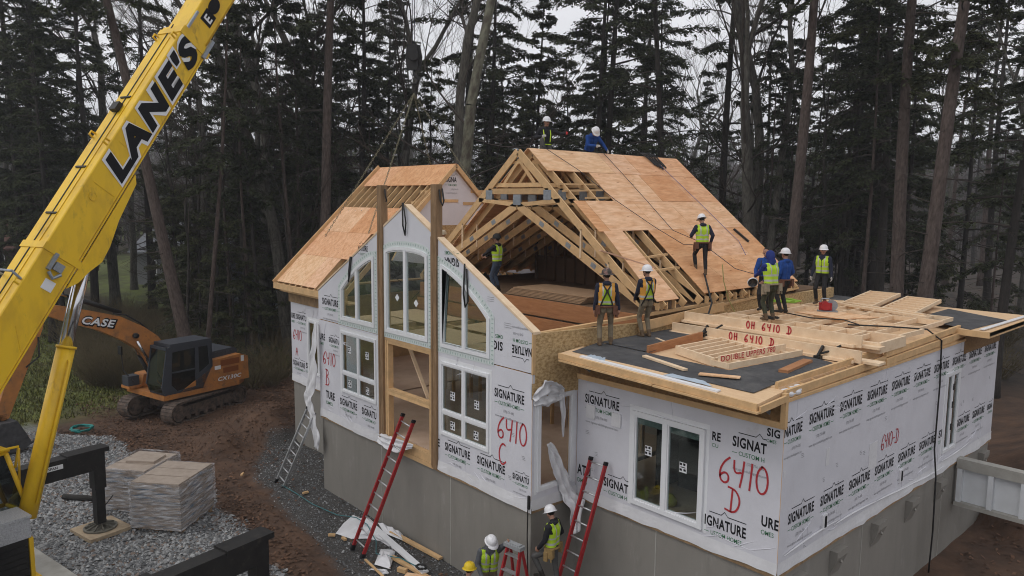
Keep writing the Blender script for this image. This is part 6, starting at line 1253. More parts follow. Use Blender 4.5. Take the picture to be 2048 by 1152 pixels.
HT = [('pine', -21.6, 7.0, .03, .033, 'straight reddish pine trunk directly left of the wing roof'), ('oak', -17.9, 13.2, -.05, -.02, 'thick grey oak trunk rising behind the wing roof peak'), ('lean', -17.6, 10.4, .17, .19, 'oak with pale lichen leaning right behind the main roof peak'),
      ('oak2', -25.3, 7.2, -.084, -.094, 'big dark oak just right of the crane boom'), ('oak', -26.5, 11.3, -.09, -.1, 'oak trunk between the crane boom and the hook block, leaning left'), ('oak2', -25.9, 15.2, -.053, -.06, 'oak trunk behind the hook block'),
      ('thin', -24.1, 7.0, -.027, -.03, 'thin reddish hemlock trunk left of the wing roof'), ('thin', -23.6, 2.3, .063, .07, 'slim trunk rising behind the excavator cab'), ('pine', -22.9, 1.6, -.131, -.146, 'trunk leaning left just above the excavator boom'),
      ('hem2', -18.9, 22.7, 0, 0, 'dark hemlock behind the man in blue on the ridge'), ('hem', -20.5, 25.5, 0, 0, 'further hemlock right of the man in blue on the ridge'), ('hem2', -13.7, 22.5, -.022, -.024, 'full hemlock over the far end of the main ridge'),
      ('pine', -5.7, 19.9, .02, .022, 'tall straight pine right of the main roof, by the three men in blue'), ('maple', -10.1, 25.8, -.017, -.02, 'forked bare maple with several stems right of the main roof'), ('pine2', -2.0, 22.3, -.017, -.019, 'reddish pine in the middle of the right hand trees'),
      ('pine2', -.4, 19.6, .047, .052, 'leaning thick reddish pine nearest the far right roof corner'), ('hem2', -5.2, 28.3, 0, 0, 'dark hemlock between the two pines on the right'), ('hem', .7, 25.5, .015, .017, 'hemlock at the right edge of the trees'),
      ('hem2', -44.8, -.7, .016, .018, 'dark hemlock at the left edge behind the crane boom'), ('hem', -46.4, 2.0, .017, .019, 'second hemlock from the left edge behind the crane boom'), ('slim', -25.5, 18.4, .01, .011, 'slim bare tree between the oak and the leaning oak'), ('slim', -26.1, 21.2, 0, 0, 'slim bare tree behind the main roof peak'), ('hem', -8.1, 30.8, 0, 0, 'hemlock left of the middle pine on the right')]
for i, (k, x, y, lx, ly, lb) in enumerate(HT): put_tree(pr[k], x, y, 1, i * 1.3, (lx, ly), lb)
Fh = unit((Fv[0], Fv[1], 0)); Rh = V3(Fh[1], -Fh[0], 0); C0 = V3(9.712, -9.235, 0)
q = random.Random(99)
def bearing(px, d): return C0 + Fh * d + Rh * ((px - 1024) / 1485 * d)
# middle rows of the wood behind the house, every tree its own
ML = {'hem': 'dark hemlock among the crowded trees behind the house', 'hem2': 'dark hemlock among the crowded trees behind the house', 'hem3': 'bushy hemlock with low branches in the wood behind the house', 'pine': 'bare lower pine trunk deep in the wood', 'slim': 'slim leafless tree deep in the wood', 'oak': 'leafless oak deep in the wood', 'thin': 'thin trunk deep in the wood', 'young': 'young hemlock under the tall trees', 'oak2': 'leafless oak deep in the wood', 'pine2': 'bare lower pine trunk deep in the wood', 'maple': 'leafless maple deep in the wood'}
for i in range(38):
    px = -120 + i * 60 + q.uniform(-25, 25); d = q.uniform(40, 56); k = q.choice(['hem', 'hem2', 'oak', 'hem3', 'hem2', 'maple', 'slim', 'hem']); p = bearing(px, d)
    if 1560 < px < 1690: k = 'hem3'
    put_tree(pr[k], p[0], p[1], q.uniform(.8, 1.12), q.uniform(0, 6), (q.uniform(-.03, .03), q.uniform(-.03, .03)), ML[k].replace('among the crowded trees behind', 'in the middle rows of trees behind').replace('deep in the wood', 'in the middle rows of the wood').replace('in the wood behind', 'in the middle rows behind'), 'middle rows of the wood behind the house: ' + k.rstrip('23'))
for i in range(64):
    px = -160 + i * 37 + q.uniform(-20, 20); d = q.uniform(55, 105); k = q.choice(['hem', 'hem2', 'hem3', 'slim', 'slim', 'oak', 'pine', 'thin', 'oak2', 'hem3']); p = bearing(px, d)
    put_tree(pr[k], p[0], p[1], q.uniform(.75, 1.1), q.uniform(0, 6), (q.uniform(-.04, .04), q.uniform(-.04, .04)), ML[k], 'back rows of the wood: ' + k.rstrip('23'))
for i in range(44):
    px = q.choice([q.uniform(340, 640), q.uniform(1420, 2100), q.uniform(330, 600)]); d = q.uniform(33.5, 46); p = bearing(px, d); k = q.choice(['young', 'young', 'young', 'thin', 'slim'])
    put_tree(pr[k], p[0], p[1], q.uniform(.5, 1.0), q.uniform(0, 6), (0, 0), {'young': 'young hemlock under the tall trees at the wood edge', 'thin': 'thin trunk at the wood edge', 'slim': 'slim leafless tree at the wood edge'}[k], 'young trees at the wood edge: ' + k)
for i in range(64):
    px = q.choice([q.uniform(-60, 110), q.uniform(350, 700), q.uniform(500, 1400), q.uniform(1640, 1900), q.uniform(700, 1300)]); d = q.uniform(39, 58); p = bearing(px, d); k = q.choice(['hem3', 'hem', 'young', 'hem3'])
    put_tree(pr[k], p[0], p[1], q.uniform(.6, .95), q.uniform(0, 6), (q.uniform(-.03, .03), q.uniform(-.03, .03)), {'hem3': 'shorter hemlock filling a gap between the tall trunks', 'hem': 'slender hemlock filling a gap between the tall trunks', 'young': 'young hemlock filling a gap between the tall trunks'}[k], 'hemlocks filling the gaps: ' + k)
# shrubs
def shrub(seed, n, h):
    q = random.Random(seed); segs = []
    for _ in range(n):
        a = q.uniform(0, 6.28); d = unit(V3(math.cos(a) * .55, math.sin(a) * .55, 1)); p = V3(math.cos(a), math.sin(a), 0) * q.uniform(0, .25); L_ = h * q.uniform(.6, 1.1)
        for k in range(4): d = unit(d + V3(q.uniform(-.25, .25), q.uniform(-.25, .25), -.02)); e = p + d * L_ / 4; segs.append((p, .012 * (1 - k * .22), e, .012 * (1 - (k + 1) * .22))); [segs.append((e, .006, e + unit(d + V3(q.uniform(-.8, .8), q.uniform(-.8, .8), q.uniform(-.1, .4))) * L_ * q.uniform(.12, .3), .002)) for _j in range(2)]; p = e
    V, F_ = tubes_np(segs, 3); return npmesh('shrub', V, F_, [SHT])
SHT = M('shrub_stem', (.15, .12, .065), .95, var=.4, scale=3)
sh = [shrub(s, 60, 1.7) for s in (1, 2, 3)]
for i in range(120):
    px = q.choice([q.uniform(130, 330), q.uniform(330, 560), q.uniform(150, 330), q.uniform(170, 330), q.uniform(1480, 2060)]); d = q.uniform(29.5, 44); p = bearing(px, d)
    o = obj('shrub', sh[i % 3]); o.location = (p[0], p[1], float(hgt(p[0], p[1]))); o.rotation_euler = (0, 0, q.uniform(0, 6)); s = q.uniform(.5, 1.3); o.scale = (s * 1.2, s * 1.2, s); tag(o, 'leafless brown shrub at the edge of the wood', 'shrub', 'leafless shrubs at the wood edge')
o = obj('shrub', sh[0]); p = bearing(165, 31.5); o.location = (p[0], p[1], -2.1); o.scale = (1.5, 1.5, 1.1); tag(o, 'spreading leafless shrub on the lawn seen under the excavator boom', 'shrub')
# distant wooded slope: far trees nobody could count
segs = []
for i in range(5200):
    px = q.uniform(-300, 2350); d = q.choice([q.uniform(105, 190), q.uniform(190, 420)]); p = bearing(px, d); z = float(hgt(p[0], p[1])); h = q.uniform(9, 17); r = .1 + d * .0003; top = p + V3(q.uniform(-1, 1), q.uniform(-1, 1), z + h); p = p + Z * (z - .5); segs.append((p, r * 1.3, top, r * .3))
    for k in range(8): s = p + (top - p) * q.uniform(.3, .95); segs.append((s, r * .5, s + V3(q.uniform(-1, 1), q.uniform(-1, 1), q.uniform(.3, 1.2)) * h * .2, r * .2))
V, F_ = tubes_np(segs, 3); tag(obj('far_wood', npmesh('far_wood', V, F_, [M('far_twigs', (.11, .092, .082), .95, var=.4, scale=.05)])), 'grey brown leafless wood on the distant slope', 'wood', None, 'stuff')
C_, U1, W1 = [], [], []
for i in range(700):
    px = q.uniform(-300, 2350); d = q.uniform(100, 330); p = bearing(px, d); z = float(hgt(p[0], p[1])); h = q.uniform(10, 18)
    for k in range(70):
        f = q.uniform(.12, 1); a = q.uniform(0, 6.28); rr = (1 - f) * h * .2 + .2; c = V3(p[0], p[1], z + h * f) + V3(math.cos(a), math.sin(a), -.15) * rr * q.uniform(.3, 1); C_.append(c); U1.append(V3(math.cos(a), math.sin(a), -.3) * q.uniform(.5, 1.3)); W1.append(V3(-math.sin(a), math.cos(a), q.uniform(-.4, .4)) * q.uniform(.2, .5))
C_, U1, W1 = map(np.array, (C_, U1, W1)); Q = np.stack([C_ - U1, C_ + W1, C_ + U1, C_ - W1], 1).reshape(-1, 3)
tag(obj('far_evergreens', npmesh('far_evergreens', Q, np.arange(len(Q)).reshape(-1, 4), [NEED])), 'dark evergreens mixed into the distant slope', 'wood', None, 'stuff')

# grass blades on the lawn
def lawn_at(x, y):
    l = sst(.47, .55, fbm(x, y, 16, 61)) * sst(-19.5, -22.5, x + .2 * y) * sst(16, 9, y + .3 * x + 8 + (fbm(x, y, 5, 62) - .5) * 8)
    return np.maximum(l, sst(-21, -24, x) * sst(6, 1, y) * sst(.35, .45, fbm(x, y, 6, 66)))
r_ = np.random.default_rng(77); n = 60000; x = r_.uniform(-44, -20, n); y = r_.uniform(-9, 12, n); k = r_.random(n) < lawn_at(x, y); x, y = x[k], y[k]; n = len(x); z = hgt(x, y); a = r_.uniform(0, 6.28, n); h = r_.uniform(.05, .2, n)
b0 = np.stack([x, y, z], -1); w_ = np.stack([np.cos(a), np.sin(a), 0 * a], -1) * .035; tp = b0 + np.stack([r_.uniform(-.08, .08, n), r_.uniform(-.08, .08, n), h], -1)
tag(obj('grass_tufts', npmesh('grass_tufts', np.stack([b0 - w_, b0 + w_, tp], 1).reshape(-1, 3), np.arange(n * 3).reshape(-1, 3), [M('grass', (.15, .175, .04), .9, island=.6, col2=(.12, .105, .042), scale=.5)])), 'rough grass on the lawn behind the excavator', 'grass', None, 'stuff')
# houses glimpsed between the trunks
def far_house(px, d, w, dep_, hw, hr, rz, wm, rm, label, zo=0.):
    p = bearing(px, d); t = thing('distant_house', label, 'house', (p[0], p[1], float(hgt(p[0], p[1])) - .2 + zo), rz)
    mb = MB(); mb.box(-w / 2, w / 2, -dep_ / 2, dep_ / 2, 0, hw); mb.ext([[(-dep_ / 2, hw), (dep_ / 2, hw), (0, hw + hr - .1)]], V3(w / 2, 0, 0), Y, Z, X, w); mb.build('wall', [wm], t)
    mb = MB()
    for s in (-1, 1): mb.hexa([(x, y, z) for lift in (0, .15) for x, y, z in ((-w / 2 - .4, s * (dep_ / 2 + .5), hw - .25 + lift), (w / 2 + .4, s * (dep_ / 2 + .5), hw - .25 + lift), (w / 2 + .4, 0, hw + hr + lift), (-w / 2 - .4, 0, hw + hr + lift))])
    rf_ = mb.build('roof', [rm], t); mb = MB(); mb.box(-w * .2, -w * .2 + .6, -.3, .3, hw, hw + hr + .9); mb.build('chimney', [BARKD], rf_)
    for k in range(4):
        x = -w * .36 + k * w * .24; mb = MB(); mb.box(x - .5, x + .5, -dep_ / 2 - .04, -dep_ / 2, .9, 2.2); f = mb.build('window', [WHITE], t); mb = MB(); mb.box(x - .42, x + .42, -dep_ / 2 - .06, -dep_ / 2 - .045, .98, 2.12); mb.build('pane', [DARK], f)
    mb = MB(); mb.box(-.1, .8, -dep_ / 2 - .05, -dep_ / 2, 0, 2.05); mb.build('door', [BLK], t)
GRS = M('grey_siding', (.17, .175, .18), .8); RFG = M('grey_shingle', (.22, .23, .25), .85, var=.3, scale=3); SIDB = M('pale_siding', (.36, .4, .44), .7); RFR = M('dark_red_roof', (.10, .045, .035), .85)
far_house(455, 66, 13, 8, 3.0, 3.2, R_(28), GRS, RFG, 'grey house with a broad pale grey roof behind the trunks left of the wing', 0)
far_house(540, 52, 6, 5, 2.6, 1.2, R_(40), SIDB, RFG, 'low pale blue building close to the left wall of the house, half hidden by hemlocks', 0)
far_house(20, 70, 12, 8, 2.8, 2.2, R_(50), M('brown_wall', (.09, .05, .04), .85), RFR, 'dark red roofed building at the left edge behind the boom', 0)
# ================================================================== PEOPLE
SKIN = M('skin', (.36, .20, .14), .6, var=.12, scale=20)
def cl(name, c, **k): return MATS.get(name) or M(name, c, .85, var=.3, scale=14, bump=.25, bscale=25, **k)
J_BLK = cl('cloth_black', (.018, .018, .022)); J_NAVY = cl('cloth_navy', (.02, .024, .045)); J_BLUE = cl('cloth_blue', (.012, .06, .26)); J_GREY = cl('cloth_grey', (.10, .105, .115)); J_ROY = cl('cloth_royal', (.018, .035, .19))
P_BLK = cl('trousers_black', (.02, .02, .022)); P_KHA = cl('trousers_khaki', (.19, .155, .105)); P_GRN = cl('trousers_olive', (.05, .055, .035)); P_GREY = cl('trousers_grey', (.09, .088, .085)); P_JEAN = cl('trousers_denim', (.05, .07, .11))
BOOT = cl('boots_tan', (.13, .085, .05)); BOOTD = cl('boots_dark', (.03, .026, .022)); GLOVE = cl('glove_pale', (.5, .48, .46)); GLOVER = cl('glove_red', (.5, .05, .05)); HAIR = cl('hair_dark', (.02, .015, .012))
VIS = M('hi_vis_lime', (.42, .62, .03), .7, var=.12, scale=9, bump=.2, bscale=16); VISO = M('hi_vis_orange', (.62, .3, .05), .7, var=.12, scale=9); REFL = M('reflective_tape', (.42, .43, .42), .4, var=.1)
HATW = M('hard_hat_white', (.70, .70, .72), .3, var=.05, spec=.5); HATY = M('hard_hat_yellow', (.65, .46, .02), .3, var=.05); HATC = M('hard_hat_camo', (.22, .12, .1), .5, scale=16, col2=(.05, .045, .04), thr=(.45, .55)); LEATH = M('leather', (.14, .06, .035), .7, var=.3, scale=10)
EYE = M('eye_dark', (.02, .015, .012), .3); LIP = M('lip', (.26, .11, .09), .6); BEARD = HAIR
def ik(a, b, l1, l2, pole):
    a = np.asarray(a, float); b = np.asarray(b, float); d = b - a; D = np.linalg.norm(d)
    if D > (l1 + l2) * .998: b = a + d / D * (l1 + l2) * .998; d = b - a; D = np.linalg.norm(d)
    u = d / D; x = (l1 * l1 - l2 * l2 + D * D) / (2 * D); h = math.sqrt(max(0, l1 * l1 - x * x)); p = np.asarray(pole, float); p = p - u * (p @ u); p = unit(p); return a + u * x + p * h, b
def capsule(mb, p0, r0, p1, r1, n=12):
    p0 = np.asarray(p0, float); p1 = np.asarray(p1, float); d, a, b = frame(p1 - p0 if np.linalg.norm(p1 - p0) > 1e-5 else (0, 0, 1)); pr_ = []
    for i in range(6): t_ = math.pi / 2 * (1 - i / 5); pr_.append((p0 - d * r0 * math.sin(t_), r0 * math.cos(t_) + 1e-4))
    for i in range(6): t_ = math.pi / 2 * i / 5; pr_.append((p1 + d * r1 * math.sin(t_), r1 * math.cos(t_) + 1e-4))
    vs = [c + (a * math.cos(2 * math.pi * j / n) + b * math.sin(2 * math.pi * j / n)) * r for c, r in pr_ for j in range(n)]; k = len(pr_)
    mb.add(vs, [(i * n + j, i * n + (j + 1) % n, (i + 1) * n + (j + 1) % n, (i + 1) * n + j) for i in range(k - 1) for j in range(n)] + [tuple(range(n))[::-1], tuple((k - 1) * n + j for j in range(n))])
def remesh(mb, voxel, smooth=3):
    me = bpy.data.meshes.new('r'); me.from_pydata(mb.v, [], mb.f); o = bpy.data.objects.new('r', me); COL.objects.link(o)
    m = o.modifiers.new('r', 'REMESH'); m.mode = 'VOXEL'; m.voxel_size = voxel; s = o.modifiers.new('s', 'SMOOTH'); s.factor = .5; s.iterations = smooth
    dg = bpy.context.evaluated_depsgraph_get(); dg.update(); out = bpy.data.meshes.new_from_object(o.evaluated_get(dg)); bpy.data.objects.remove(o); return out
def person(loc, face, label, jacket, pants, boots=BOOTD, hat=HATW, vest=None, H=1.46, lean=0., side=0., hl=None, hr=None, fl=None, fr=None, pelvis=None, yaw=0., nod=0., gl=SKIN, grr=SKIN, hood=False, harness=False, belt=None, beard=False, shoulders=None, hatyaw=0., voxel=.010, hairdo=True, vestfront=True, brim=False, group='people working on the house', kneel=None, kneer=None):
    """figure facing +y in its own frame; hl/hr/fl/fr are hand and foot targets, metres for a 1.75 m body"""
    s = H / 1.75; caps = []; add = lambda p0, r0, p1, r1, l: caps.append((np.asarray(p0, float), r0, np.asarray(p1, float), r1, l))
    pel = V3(*(pelvis or (0, 0, .95))); tl = R_(lean); ts = R_(side); up = unit((math.sin(ts), math.sin(tl), math.cos(tl) * math.cos(ts))); fw = unit(V3(0, math.cos(tl), -math.sin(tl))); fw = unit(fw - up * (fw @ up)); rt = np.cross(fw, up)
    ch = pel + up * .36; nk = pel + up * .53; bul = .012
    for k in (-1, 1):
        add(pel + rt * .075 * k + up * .0, .105, pel + rt * .07 * k + up * .14, .108, 'j'); add(pel + rt * .065 * k + up * .14, .108, ch + rt * .08 * k, .118 + bul, 'j'); add(ch + rt * .08 * k, .118 + bul, nk - up * .07 + rt * .08 * k, .085, 'j'); add(pel + rt * .08 * k - up * .02, .108, pel + rt * .085 * k - up * .1, .1, 'p')
    add(nk - up * .065 - rt * .15, .07 + bul, nk - up * .065 + rt * .15, .07 + bul, 'j'); add(nk - up * .05, .075, nk + up * .03, .06, 'j')
    hy_ = R_(yaw); hf = unit(fw * math.cos(hy_) * 1 + rt * math.sin(hy_)); hf = unit(hf + V3(0, 0, -math.tan(R_(nod)) if abs(nod) < 80 else 0)); hu0 = unit(up * .5 + Z * .5); hu = unit(hu0 - hf * (hu0 @ hf)); hrt = np.cross(hf, hu)
    hb = nk + up * .05; hc = hb + hu * .13 + hf * .02
    add(nk, .055, hb + hu * .06, .052, 's'); add(hc - hu * .03 + hf * .02, .072, hc + hu * .035, .088, 's'); add(hc + hu * .03 - hf * .025, .085, hc + hu * .05 - hf * .02, .085, 'h' if hairdo else 's'); add(hc - hu * .085 + hf * .045, .042, hc - hu * .03 + hf * .04, .062, 'b' if beard else 's')
    add(hc - hu * .01 + hf * .095, .012, hc - hu * .035 + hf * .112, .016, 's')                               # nose
    for k in (-1, 1): add(hc + hrt * .088 * k + hu * -.01, .018, hc + hrt * .09 * k - hu * .035 + hf * .005, .014, 's'); add(hc + hrt * .034 * k + hu * .006 + hf * .088, .011, hc + hrt * .038 * k + hu * .006 + hf * .086, .011, 'e')
    add(hc - hrt * .022 - hu * .072 + hf * .092, .008, hc + hrt * .022 - hu * .072 + hf * .092, .008, 'l')
    if hood: add(hc - hu * .02 - hf * .045, .115, hc + hu * .05 - hf * .03, .115, 'j'); add(hc + hu * .07 + hf * .0, .095, hc + hu * .06 + hf * .03, .085, 'j'); add(nk + up * .02 - fw * .02, .1, hc - hu * .06 - hf * .05, .1, 'j')
    else: add(nk - fw * .06 - rt * .05, .055, nk - fw * .06 + rt * .05, .055, 'j')
    hands = {}; cf_, sf_ = math.cos(-R_(face)), math.sin(-R_(face))
    def tgt_(t):
        if t is None or len(t) == 3: return t
        a, b, c = [(t[i + 1] - loc[i]) / s for i in range(3)]; return (a * cf_ - b * sf_, a * sf_ + b * cf_, c)
    hl, hr = tgt_(hl), tgt_(hr)
    for k, tgt, gm in ((-1, hl, 'gl'), (1, hr, 'gr')):
        S = nk - up * .065 + rt * .185 * k; T = V3(*tgt) if tgt is not None else S + V3(.06 * k, .06, -.53)
        E, Wt = ik(S, T, .29, .27, -fw * .8 + rt * .6 * k - up * .4); add(S, .068 + bul, E, .05 + bul * .8, 'j'); add(E, .05 + bul * .7, Wt, .038 + bul * .4, 'j')
        d = unit(Wt - E); pn = unit(rt * -k + fw * .2); pn = unit(pn - d * (pn @ d)); sd = np.cross(d, pn); pm = Wt + d * .055; 
        for q_ in (-.022, 0, .022): add(Wt + sd * q_ * .6, .022, pm + d * .03 + sd * q_, .019, gm)
        for q_, L_, bn in ((-.032, .068, .5), (-.011, .08, .42), (.011, .075, .5), (.031, .058, .6)):
            b0 = pm + d * .035 + sd * q_; m_ = b0 + unit(d + pn * bn) * L_ * .55; e = m_ + unit(d * .5 + pn * (bn + .4)) * L_ * .5; add(b0, .0115, m_, .0105, gm); add(m_, .0105, e, .009, gm)
        tb = Wt + d * .02 - sd * .03; tm_ = tb + unit(d * .7 - sd * .7 + pn * .3) * .04; add(tb, .014, tm_, .012, gm); add(tm_, .012, tm_ + unit(d + pn * .5) * .03, .01, gm); hands[k] = Wt + d * .08
    for k, tgt, kp in ((-1, fl, kneel), (1, fr, kneer)):
        Hp = pel + rt * .095 * k - up * .06; T = V3(*tgt) if tgt is not None else V3(.11 * k, 0, .09)
        Kn, An = ik(Hp, T, .43, .42, V3(*kp) if kp else fw + rt * .15 * k); add(Hp, .092, Kn, .064, 'p'); add(Kn, .064, Kn + (An - Kn) * .45, .062, 'p'); add(Kn + (An - Kn) * .45, .062, An + (Kn - An) * .12, .052, 'p')
        fd = unit(V3(.12 * k, 1, 0)); add(An + (Kn - An) * .2, .056, An, .05, 'f'); add(An - fd * .035 - Z * .045, .042, An + fd * .13 - Z * .05, .038, 'f'); add(An + fd * .1 - Z * .05, .04, An + fd * .17 - Z * .055, .032, 'f')
    mb = MB()
    for c in caps: capsule(mb, c[0] * s, c[1] * s, c[2] * s, c[3] * s)
    me = remesh(mb, voxel, 2); n = len(me.polygons); ce = np.empty(n * 3, np.float32); me.polygons.foreach_get('center', ce); ce = ce.reshape(-1, 3) / s
    best = np.full(n, 9.); lab = np.zeros(n, int); keys = ['j', 'p', 's', 'h', 'f', 'e', 'l', 'b', 'gl', 'gr']
    for p0, r0, p1, r1, l in caps:
        ab = p1 - p0; t_ = np.clip(((ce - p0) @ ab) / (ab @ ab + 1e-9), 0, 1); dd = np.linalg.norm(ce - p0 - t_[:, None] * ab, axis=1) - (r0 + (r1 - r0) * t_) - (.004 if l in 'el' else 0); u_ = dd < best; best[u_] = dd[u_]; lab[u_] = keys.index(l)
    for m in (jacket, pants, SKIN, HAIR, boots, EYE, LIP, BEARD, gl, grr): me.materials.append(m)
    me.polygons.foreach_set('material_index', lab.astype(np.int32)); me.polygons.foreach_set('use_smooth', np.ones(n, bool)); me.name = 'body'
    root = thing('person', label, 'person', loc, R_(face), group); bo = obj('body', me, root)
    L3 = lambda c, a, b, e: (c + rt * a + fw * b + up * e) * s
    if vest:
        mb = MB()
        for c in caps[:8]:
            if c[4] == 'j': capsule(mb, c[0] * s, (c[1] + .017) * s, c[2] * s, (c[3] + .017) * s, 14)
        capsule(mb, (nk - up * .06 - rt * .13) * s, .092 * s, (nk - up * .06 + rt * .13) * s, .092 * s)
        vm = remesh(mb, .014, 2); bm_ = bmesh.new(); bm_.from_mesh(vm); vs_o = vest
        vm.materials.clear()
        for m in (vs_o[0], vs_o[1] if len(vs_o) > 1 else vs_o[0], REFL, J_BLK): vm.materials.append(m)
        dele = []
        for f in bm_.faces:
            c = np.array(f.calc_center_median()) / s - pel; x, y, z = c @ rt, c @ fw, c @ up
            if z < .02 or (z > .50 and abs(x) < .075) or (z > .33 and abs(x) > .185) or (z > .54) or (y > 0 and z > .40 + abs(x) * .9 and abs(x) < .1): dele.append(f); continue
            mi = 0
            if len(vs_o) > 1 and (abs(x) > .105 or z > .40): mi = 1
            if .07 < z < .115 or (.2 < z < .24 and len(vs_o) == 1): mi = 2
            if .075 < abs(x) < .11 and z > .24: mi = 2
            if y > 0 and abs(x) < .012: mi = 3
            f.material_index = mi; f.smooth = True
        bmesh.ops.delete(bm_, geom=dele, context='FACES'); bm_.to_mesh(vm); bm_.free(); vm.name = 'safety_vest'; obj('safety_vest', vm, root)
    if hat:
        mb = MB(); c0 = hc + hu * .045 - hf * .005; n = 20; pr_ = [(.128, -.012), (.126, 0), (.124, .03), (.112, .075), (.085, .11), (.045, .128), (0, .133)]
        mb.lathe(c0 * s, [(r * s, h * s) for r, h in pr_], n, hu, hf, 0, 1.12, .95)
        br = [(.126, 0), (.15 if not brim else .185, -.012), (.149 if not brim else .183, -.02), (.122, -.012)]; mb.lathe(c0 * s, [(r * s, h * s) for r, h in br], n, hu, hf, 0, 1.13, .97)
        pk = MB(); vs = []
        for i in range(9):
            a = R_(-52 + 13 * i); e = hf * math.cos(a) * 1.12 + hrt * math.sin(a) * .95; vs += [(c0 + e * .125 - hu * .0) * s, (c0 + e * (.165 + .025 * math.cos(a * 1.6)) - hu * .022) * s]
        k0 = len(vs); vs += [np.asarray(v) - hu * .008 * s for v in vs]
        mb.add(vs, [(2 * i, 2 * i + 1, 2 * i + 3, 2 * i + 2) for i in range(8)] + [(k0 + 2 * i, k0 + 2 * i + 2, k0 + 2 * i + 3, k0 + 2 * i + 1) for i in range(8)] + [(2 * i + 1, k0 + 2 * i + 1, k0 + 2 * i + 3, 2 * i + 3) for i in range(8)])
        for a in (-.03, 0, .03): mb.tube([(c0 + hf * (.13 * math.cos(t_)) + hrt * a + hu * (.003 + .132 * math.sin(t_))) * s for t_ in np.linspace(.5, 2.6, 9)], .006 * s, 5)
        mb.build('hard_hat', [hat], root, True)
    if harness:
        mb = MB(); tb_ = lambda pts: mb.tube([L3(pel, *p) for p in pts], .018 * s, 6)
        for k in (-1, 1): tb_([(.1 * k, .13, .1), (.11 * k, .145, .34), (.11 * k, .05, .5), (.09 * k, -.1, .5), (.0, -.158, .36), (-.1 * k, -.15, .15), (-.14 * k, -.1, .02)]); tb_([(.14 * k, -.1, .02), (.17 * k, -.03, -.12), (.12 * k, .09, -.2), (.05 * k, .02, -.26)])
        tb_([(-.17, 0, .03), (-.12, .14, .03), (.12, .14, .03), (.17, 0, .03), (.12, -.135, .03), (-.12, -.135, .03), (-.17, 0, .03)]); mb.obox(L3(pel, 0, -.17, .36), rt, up, fw, .06 * s, .08 * s, .02 * s); mb.build('harness', [BLK if harness is True else harness], root)
    if belt:
        mb = MB(); P = [(.19 * math.cos(a), .15 * math.sin(a), -.01) for a in np.linspace(0, 2 * math.pi, 17)]; mb.tube([L3(pel, *p) for p in P], .025 * s, 6)
        for k in (-1, 1): mb.obox(L3(pel, .2 * k, -.03, -.09), fw, rt, up, .2 * s, .1 * s, .2 * s); mb.obox(L3(pel, .235 * k, .03, -.16), fw, rt, up, .09 * s, .06 * s, .2 * s); mb.tube([L3(pel, .24 * k, -.08, .0), L3(pel, .25 * k, -.1, -.26)], .014 * s, 6)
        mb.build('tool_belt', [belt], root)
    root['label'] = label
    return root, hands
DK = 2.96; fc = lambda dx, dy: math.degrees(math.atan2(-dx, dy))
person((.34, 1.62, 2.975), fc(-.8, .75), 'man in a camouflage hard hat and orange lime vest by the strand board wall', J_NAVY, P_KHA, BOOT, HATC, (VIS, VISO), 1.45, yaw=-20, harness=True, belt=LEATH, fl=(-.14, -.06, .09), fr=(.13, .08, .09), hl=(-.27, .05, .85), hr=(.3, .06, .86), brim=True)
person((.3, 2.92, 2.99), fc(-.95, .3), 'bearded man in a white helmet, harness and orange lime vest on the roof', J_NAVY, P_KHA, BOOT, HATW, (VIS, VISO), 1.43, yaw=-15, beard=True, harness=True, hl=(-.16, .28, .95), hr=(.24, .2, .9), fl=(-.09, .02, .09), fr=(.09, -.02, .09))
pm = roofpt(-.47, 5.98, .03)
person(pm, fc(-.85, .6), 'man in a lime vest and white helmet standing on the sloping sheathing', J_NAVY, P_BLK, BOOT, HATW, (VIS,), 1.37, yaw=-10, nod=15, hl=(-.24, .32, 1.12), hr=(.26, .0, .92), fl=(-.1, .2, .16), fr=(.1, -.12, -.05), belt=LEATH, lean=4)
person((1.55, 5.62, 3.225), fc(-.9, .35), 'man with a blue hood up and a lime vest pulling the rope', J_ROY, P_GRN, BOOT, None, (VIS,), 1.47, hood=True, hl=(-.1, .5, 1.12), hr=(.12, .44, .98), lean=6, belt=cl('pouch_canvas', (.3, .25, .18)), harness=False, yaw=15, nod=10)
hb_, _ = person((.7, 6.9, 3.225), fc(.25, -1), 'bare headed man in a light blue jacket standing behind the hooded man', J_BLUE, P_BLK, BOOTD, None, None, 1.47, nod=20, harness=True, hl=(-.2, .3, 1.0), hr=(.2, .3, 1.0))
person((1.15, 6.95, 3.225), fc(-1, .2), 'man in blue with a white helmet half hidden behind the hooded man', J_BLUE, P_BLK, BOOTD, HATW, None, 1.44, hr=(.25, .15, .95), belt=LEATH)
person((.93, 9.28, 3.2), fc(.1, -1), 'man in a lime vest and pale gloves alone at the far flat roof', J_NAVY, P_BLK, BOOT, HATW, (VIS,), 1.46, yaw=-25, gl=GLOVE, grr=GLOVE, hl=(-.3, .05, .86), hr=(.3, .08, .84), fl=(-.13, .02, .09), fr=(.13, 0, .09))
rp_ = roofpt(-4.3, 4.35, 0)
person((-4.35, 4.5, 6.6), fc(.9, -.45), 'man in black with a red glove sitting on the main ridge', J_BLK, P_GREY, BOOTD, HATW, None, 1.46, pelvis=(0, 0, .72), lean=3, yaw=-15, hr=(.2, .2, .98), hl=(-.55, .3, 1.08), gl=GLOVER, grr=GLOVE, fl=(-.2, -.05, .02), fr=(.2, .35, .45), harness=VIS, kneer=(.4, 1, .8))
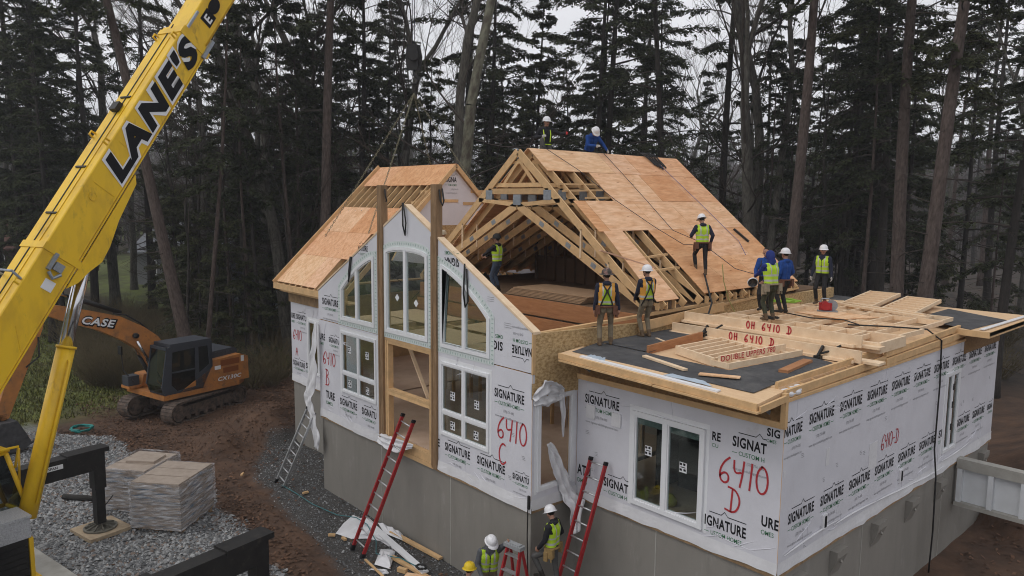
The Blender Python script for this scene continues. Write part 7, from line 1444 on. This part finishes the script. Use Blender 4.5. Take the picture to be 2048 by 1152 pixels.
person((-4.4, 6.25, 6.58), fc(.85, -.3), 'man in a bright blue jacket kneeling on the main ridge and reaching down', J_BLUE, P_BLK, BOOTD, HATW, None, 1.46, pelvis=(0, -.05, .72), lean=32, nod=30, gl=GLOVE, grr=GLOVE, hr=(.05, .5, .82), hl=(-.42, .42, .7), fl=(-.18, -.3, .25), fr=(.18, -.3, .25), kneel=(-.4, 1, .2), kneer=(.4, 1, .2), harness=False)
person((-5.0, 3.42, 3.39), fc(-.95, -.3), 'man in a lime vest and dark cap working inside the open roof trusses', J_BLK, P_JEAN, BOOTD, cl('cap_black', (.03, .03, .03)), (VIS,), 1.45, hl=(-.05, .5, 1.12), hr=(.12, .48, 1.1), yaw=-10)
person((-7.6, 3.6, 3.39), fc(.3, -1), 'person in a tan helmet half hidden behind the right gable post', J_BLK, P_BLK, BOOTD, M('hard_hat_tan', (.5, .42, .3), .4), None, 1.45)
person((-.6, -.52, -2.1), fc(.8, -.45), 'man in a lime vest holding the top of the red step ladder', J_GREY, P_KHA, BOOTD, HATW, (VIS,), 1.55, yaw=-15, lean=8, nod=20, hl=('w', -.05, -.5, -.5), hr=(.2, .25, .95), fl=(-.14, -.08, .09), fr=(.12, .1, .09))
person((.6, -.02, -1.3), fc(-.75, -.25), 'man in a lime vest climbing by the red ladder at the foundation corner', J_BLK, P_GREY, BOOTD, HATW, (VIS,), 1.5, yaw=25, nod=25, hl=(-.2, .22, .92), hr=(.22, .12, .98), fl=(-.1, .18, .3), fr=(.12, -.1, .0), belt=cl('pouch_tan', (.3, .2, .08)))
person((.0, -1.5, -2.1), fc(-.4, .9), 'man in a yellow helmet at the bottom edge of the picture', J_GREY, P_KHA, BOOTD, HATY, None, 1.47, nod=10)
# the white helmet hanging from the hooded man's belt
mb = MB(); mb.lathe((1.3, 5.3, 4.05), [(.105, 0), (.115, .02), (.1, .03), (.08, .08), (.04, .105), (0, .11)], 18, unit((-.55, .7, .25))); mb.lathe((1.3, 5.3, 4.05), [(.095, -.003), (.05, .03), (0, .03)], 14, unit((-.55, .7, .25)), mi=1); single(mb, 'hard_hat', [HATW, BLK], 'white helmet hanging upside down at the side of the hooded man', 'helmet')
# ================================================================== AIR
mb = MB(); mb.box(-1400, 900, -450, 1500, -4.5, 78); hz = mb.build('haze', []); tag(hz, None, None, None, 'stuff')
hm = bpy.data.materials.new('haze'); hm.use_nodes = True; N = hm.node_tree.nodes; N.remove(N['Principled BSDF']); pv = N.new('ShaderNodeVolumePrincipled'); pv.inputs['Density'].default_value = .0009; pv.inputs['Color'].default_value = (.86, .89, .95, 1); pv.inputs['Anisotropy'].default_value = .2
hm.node_tree.links.new(pv.outputs[0], N['Material Output'].inputs['Volume']); hz.data.materials.append(hm)
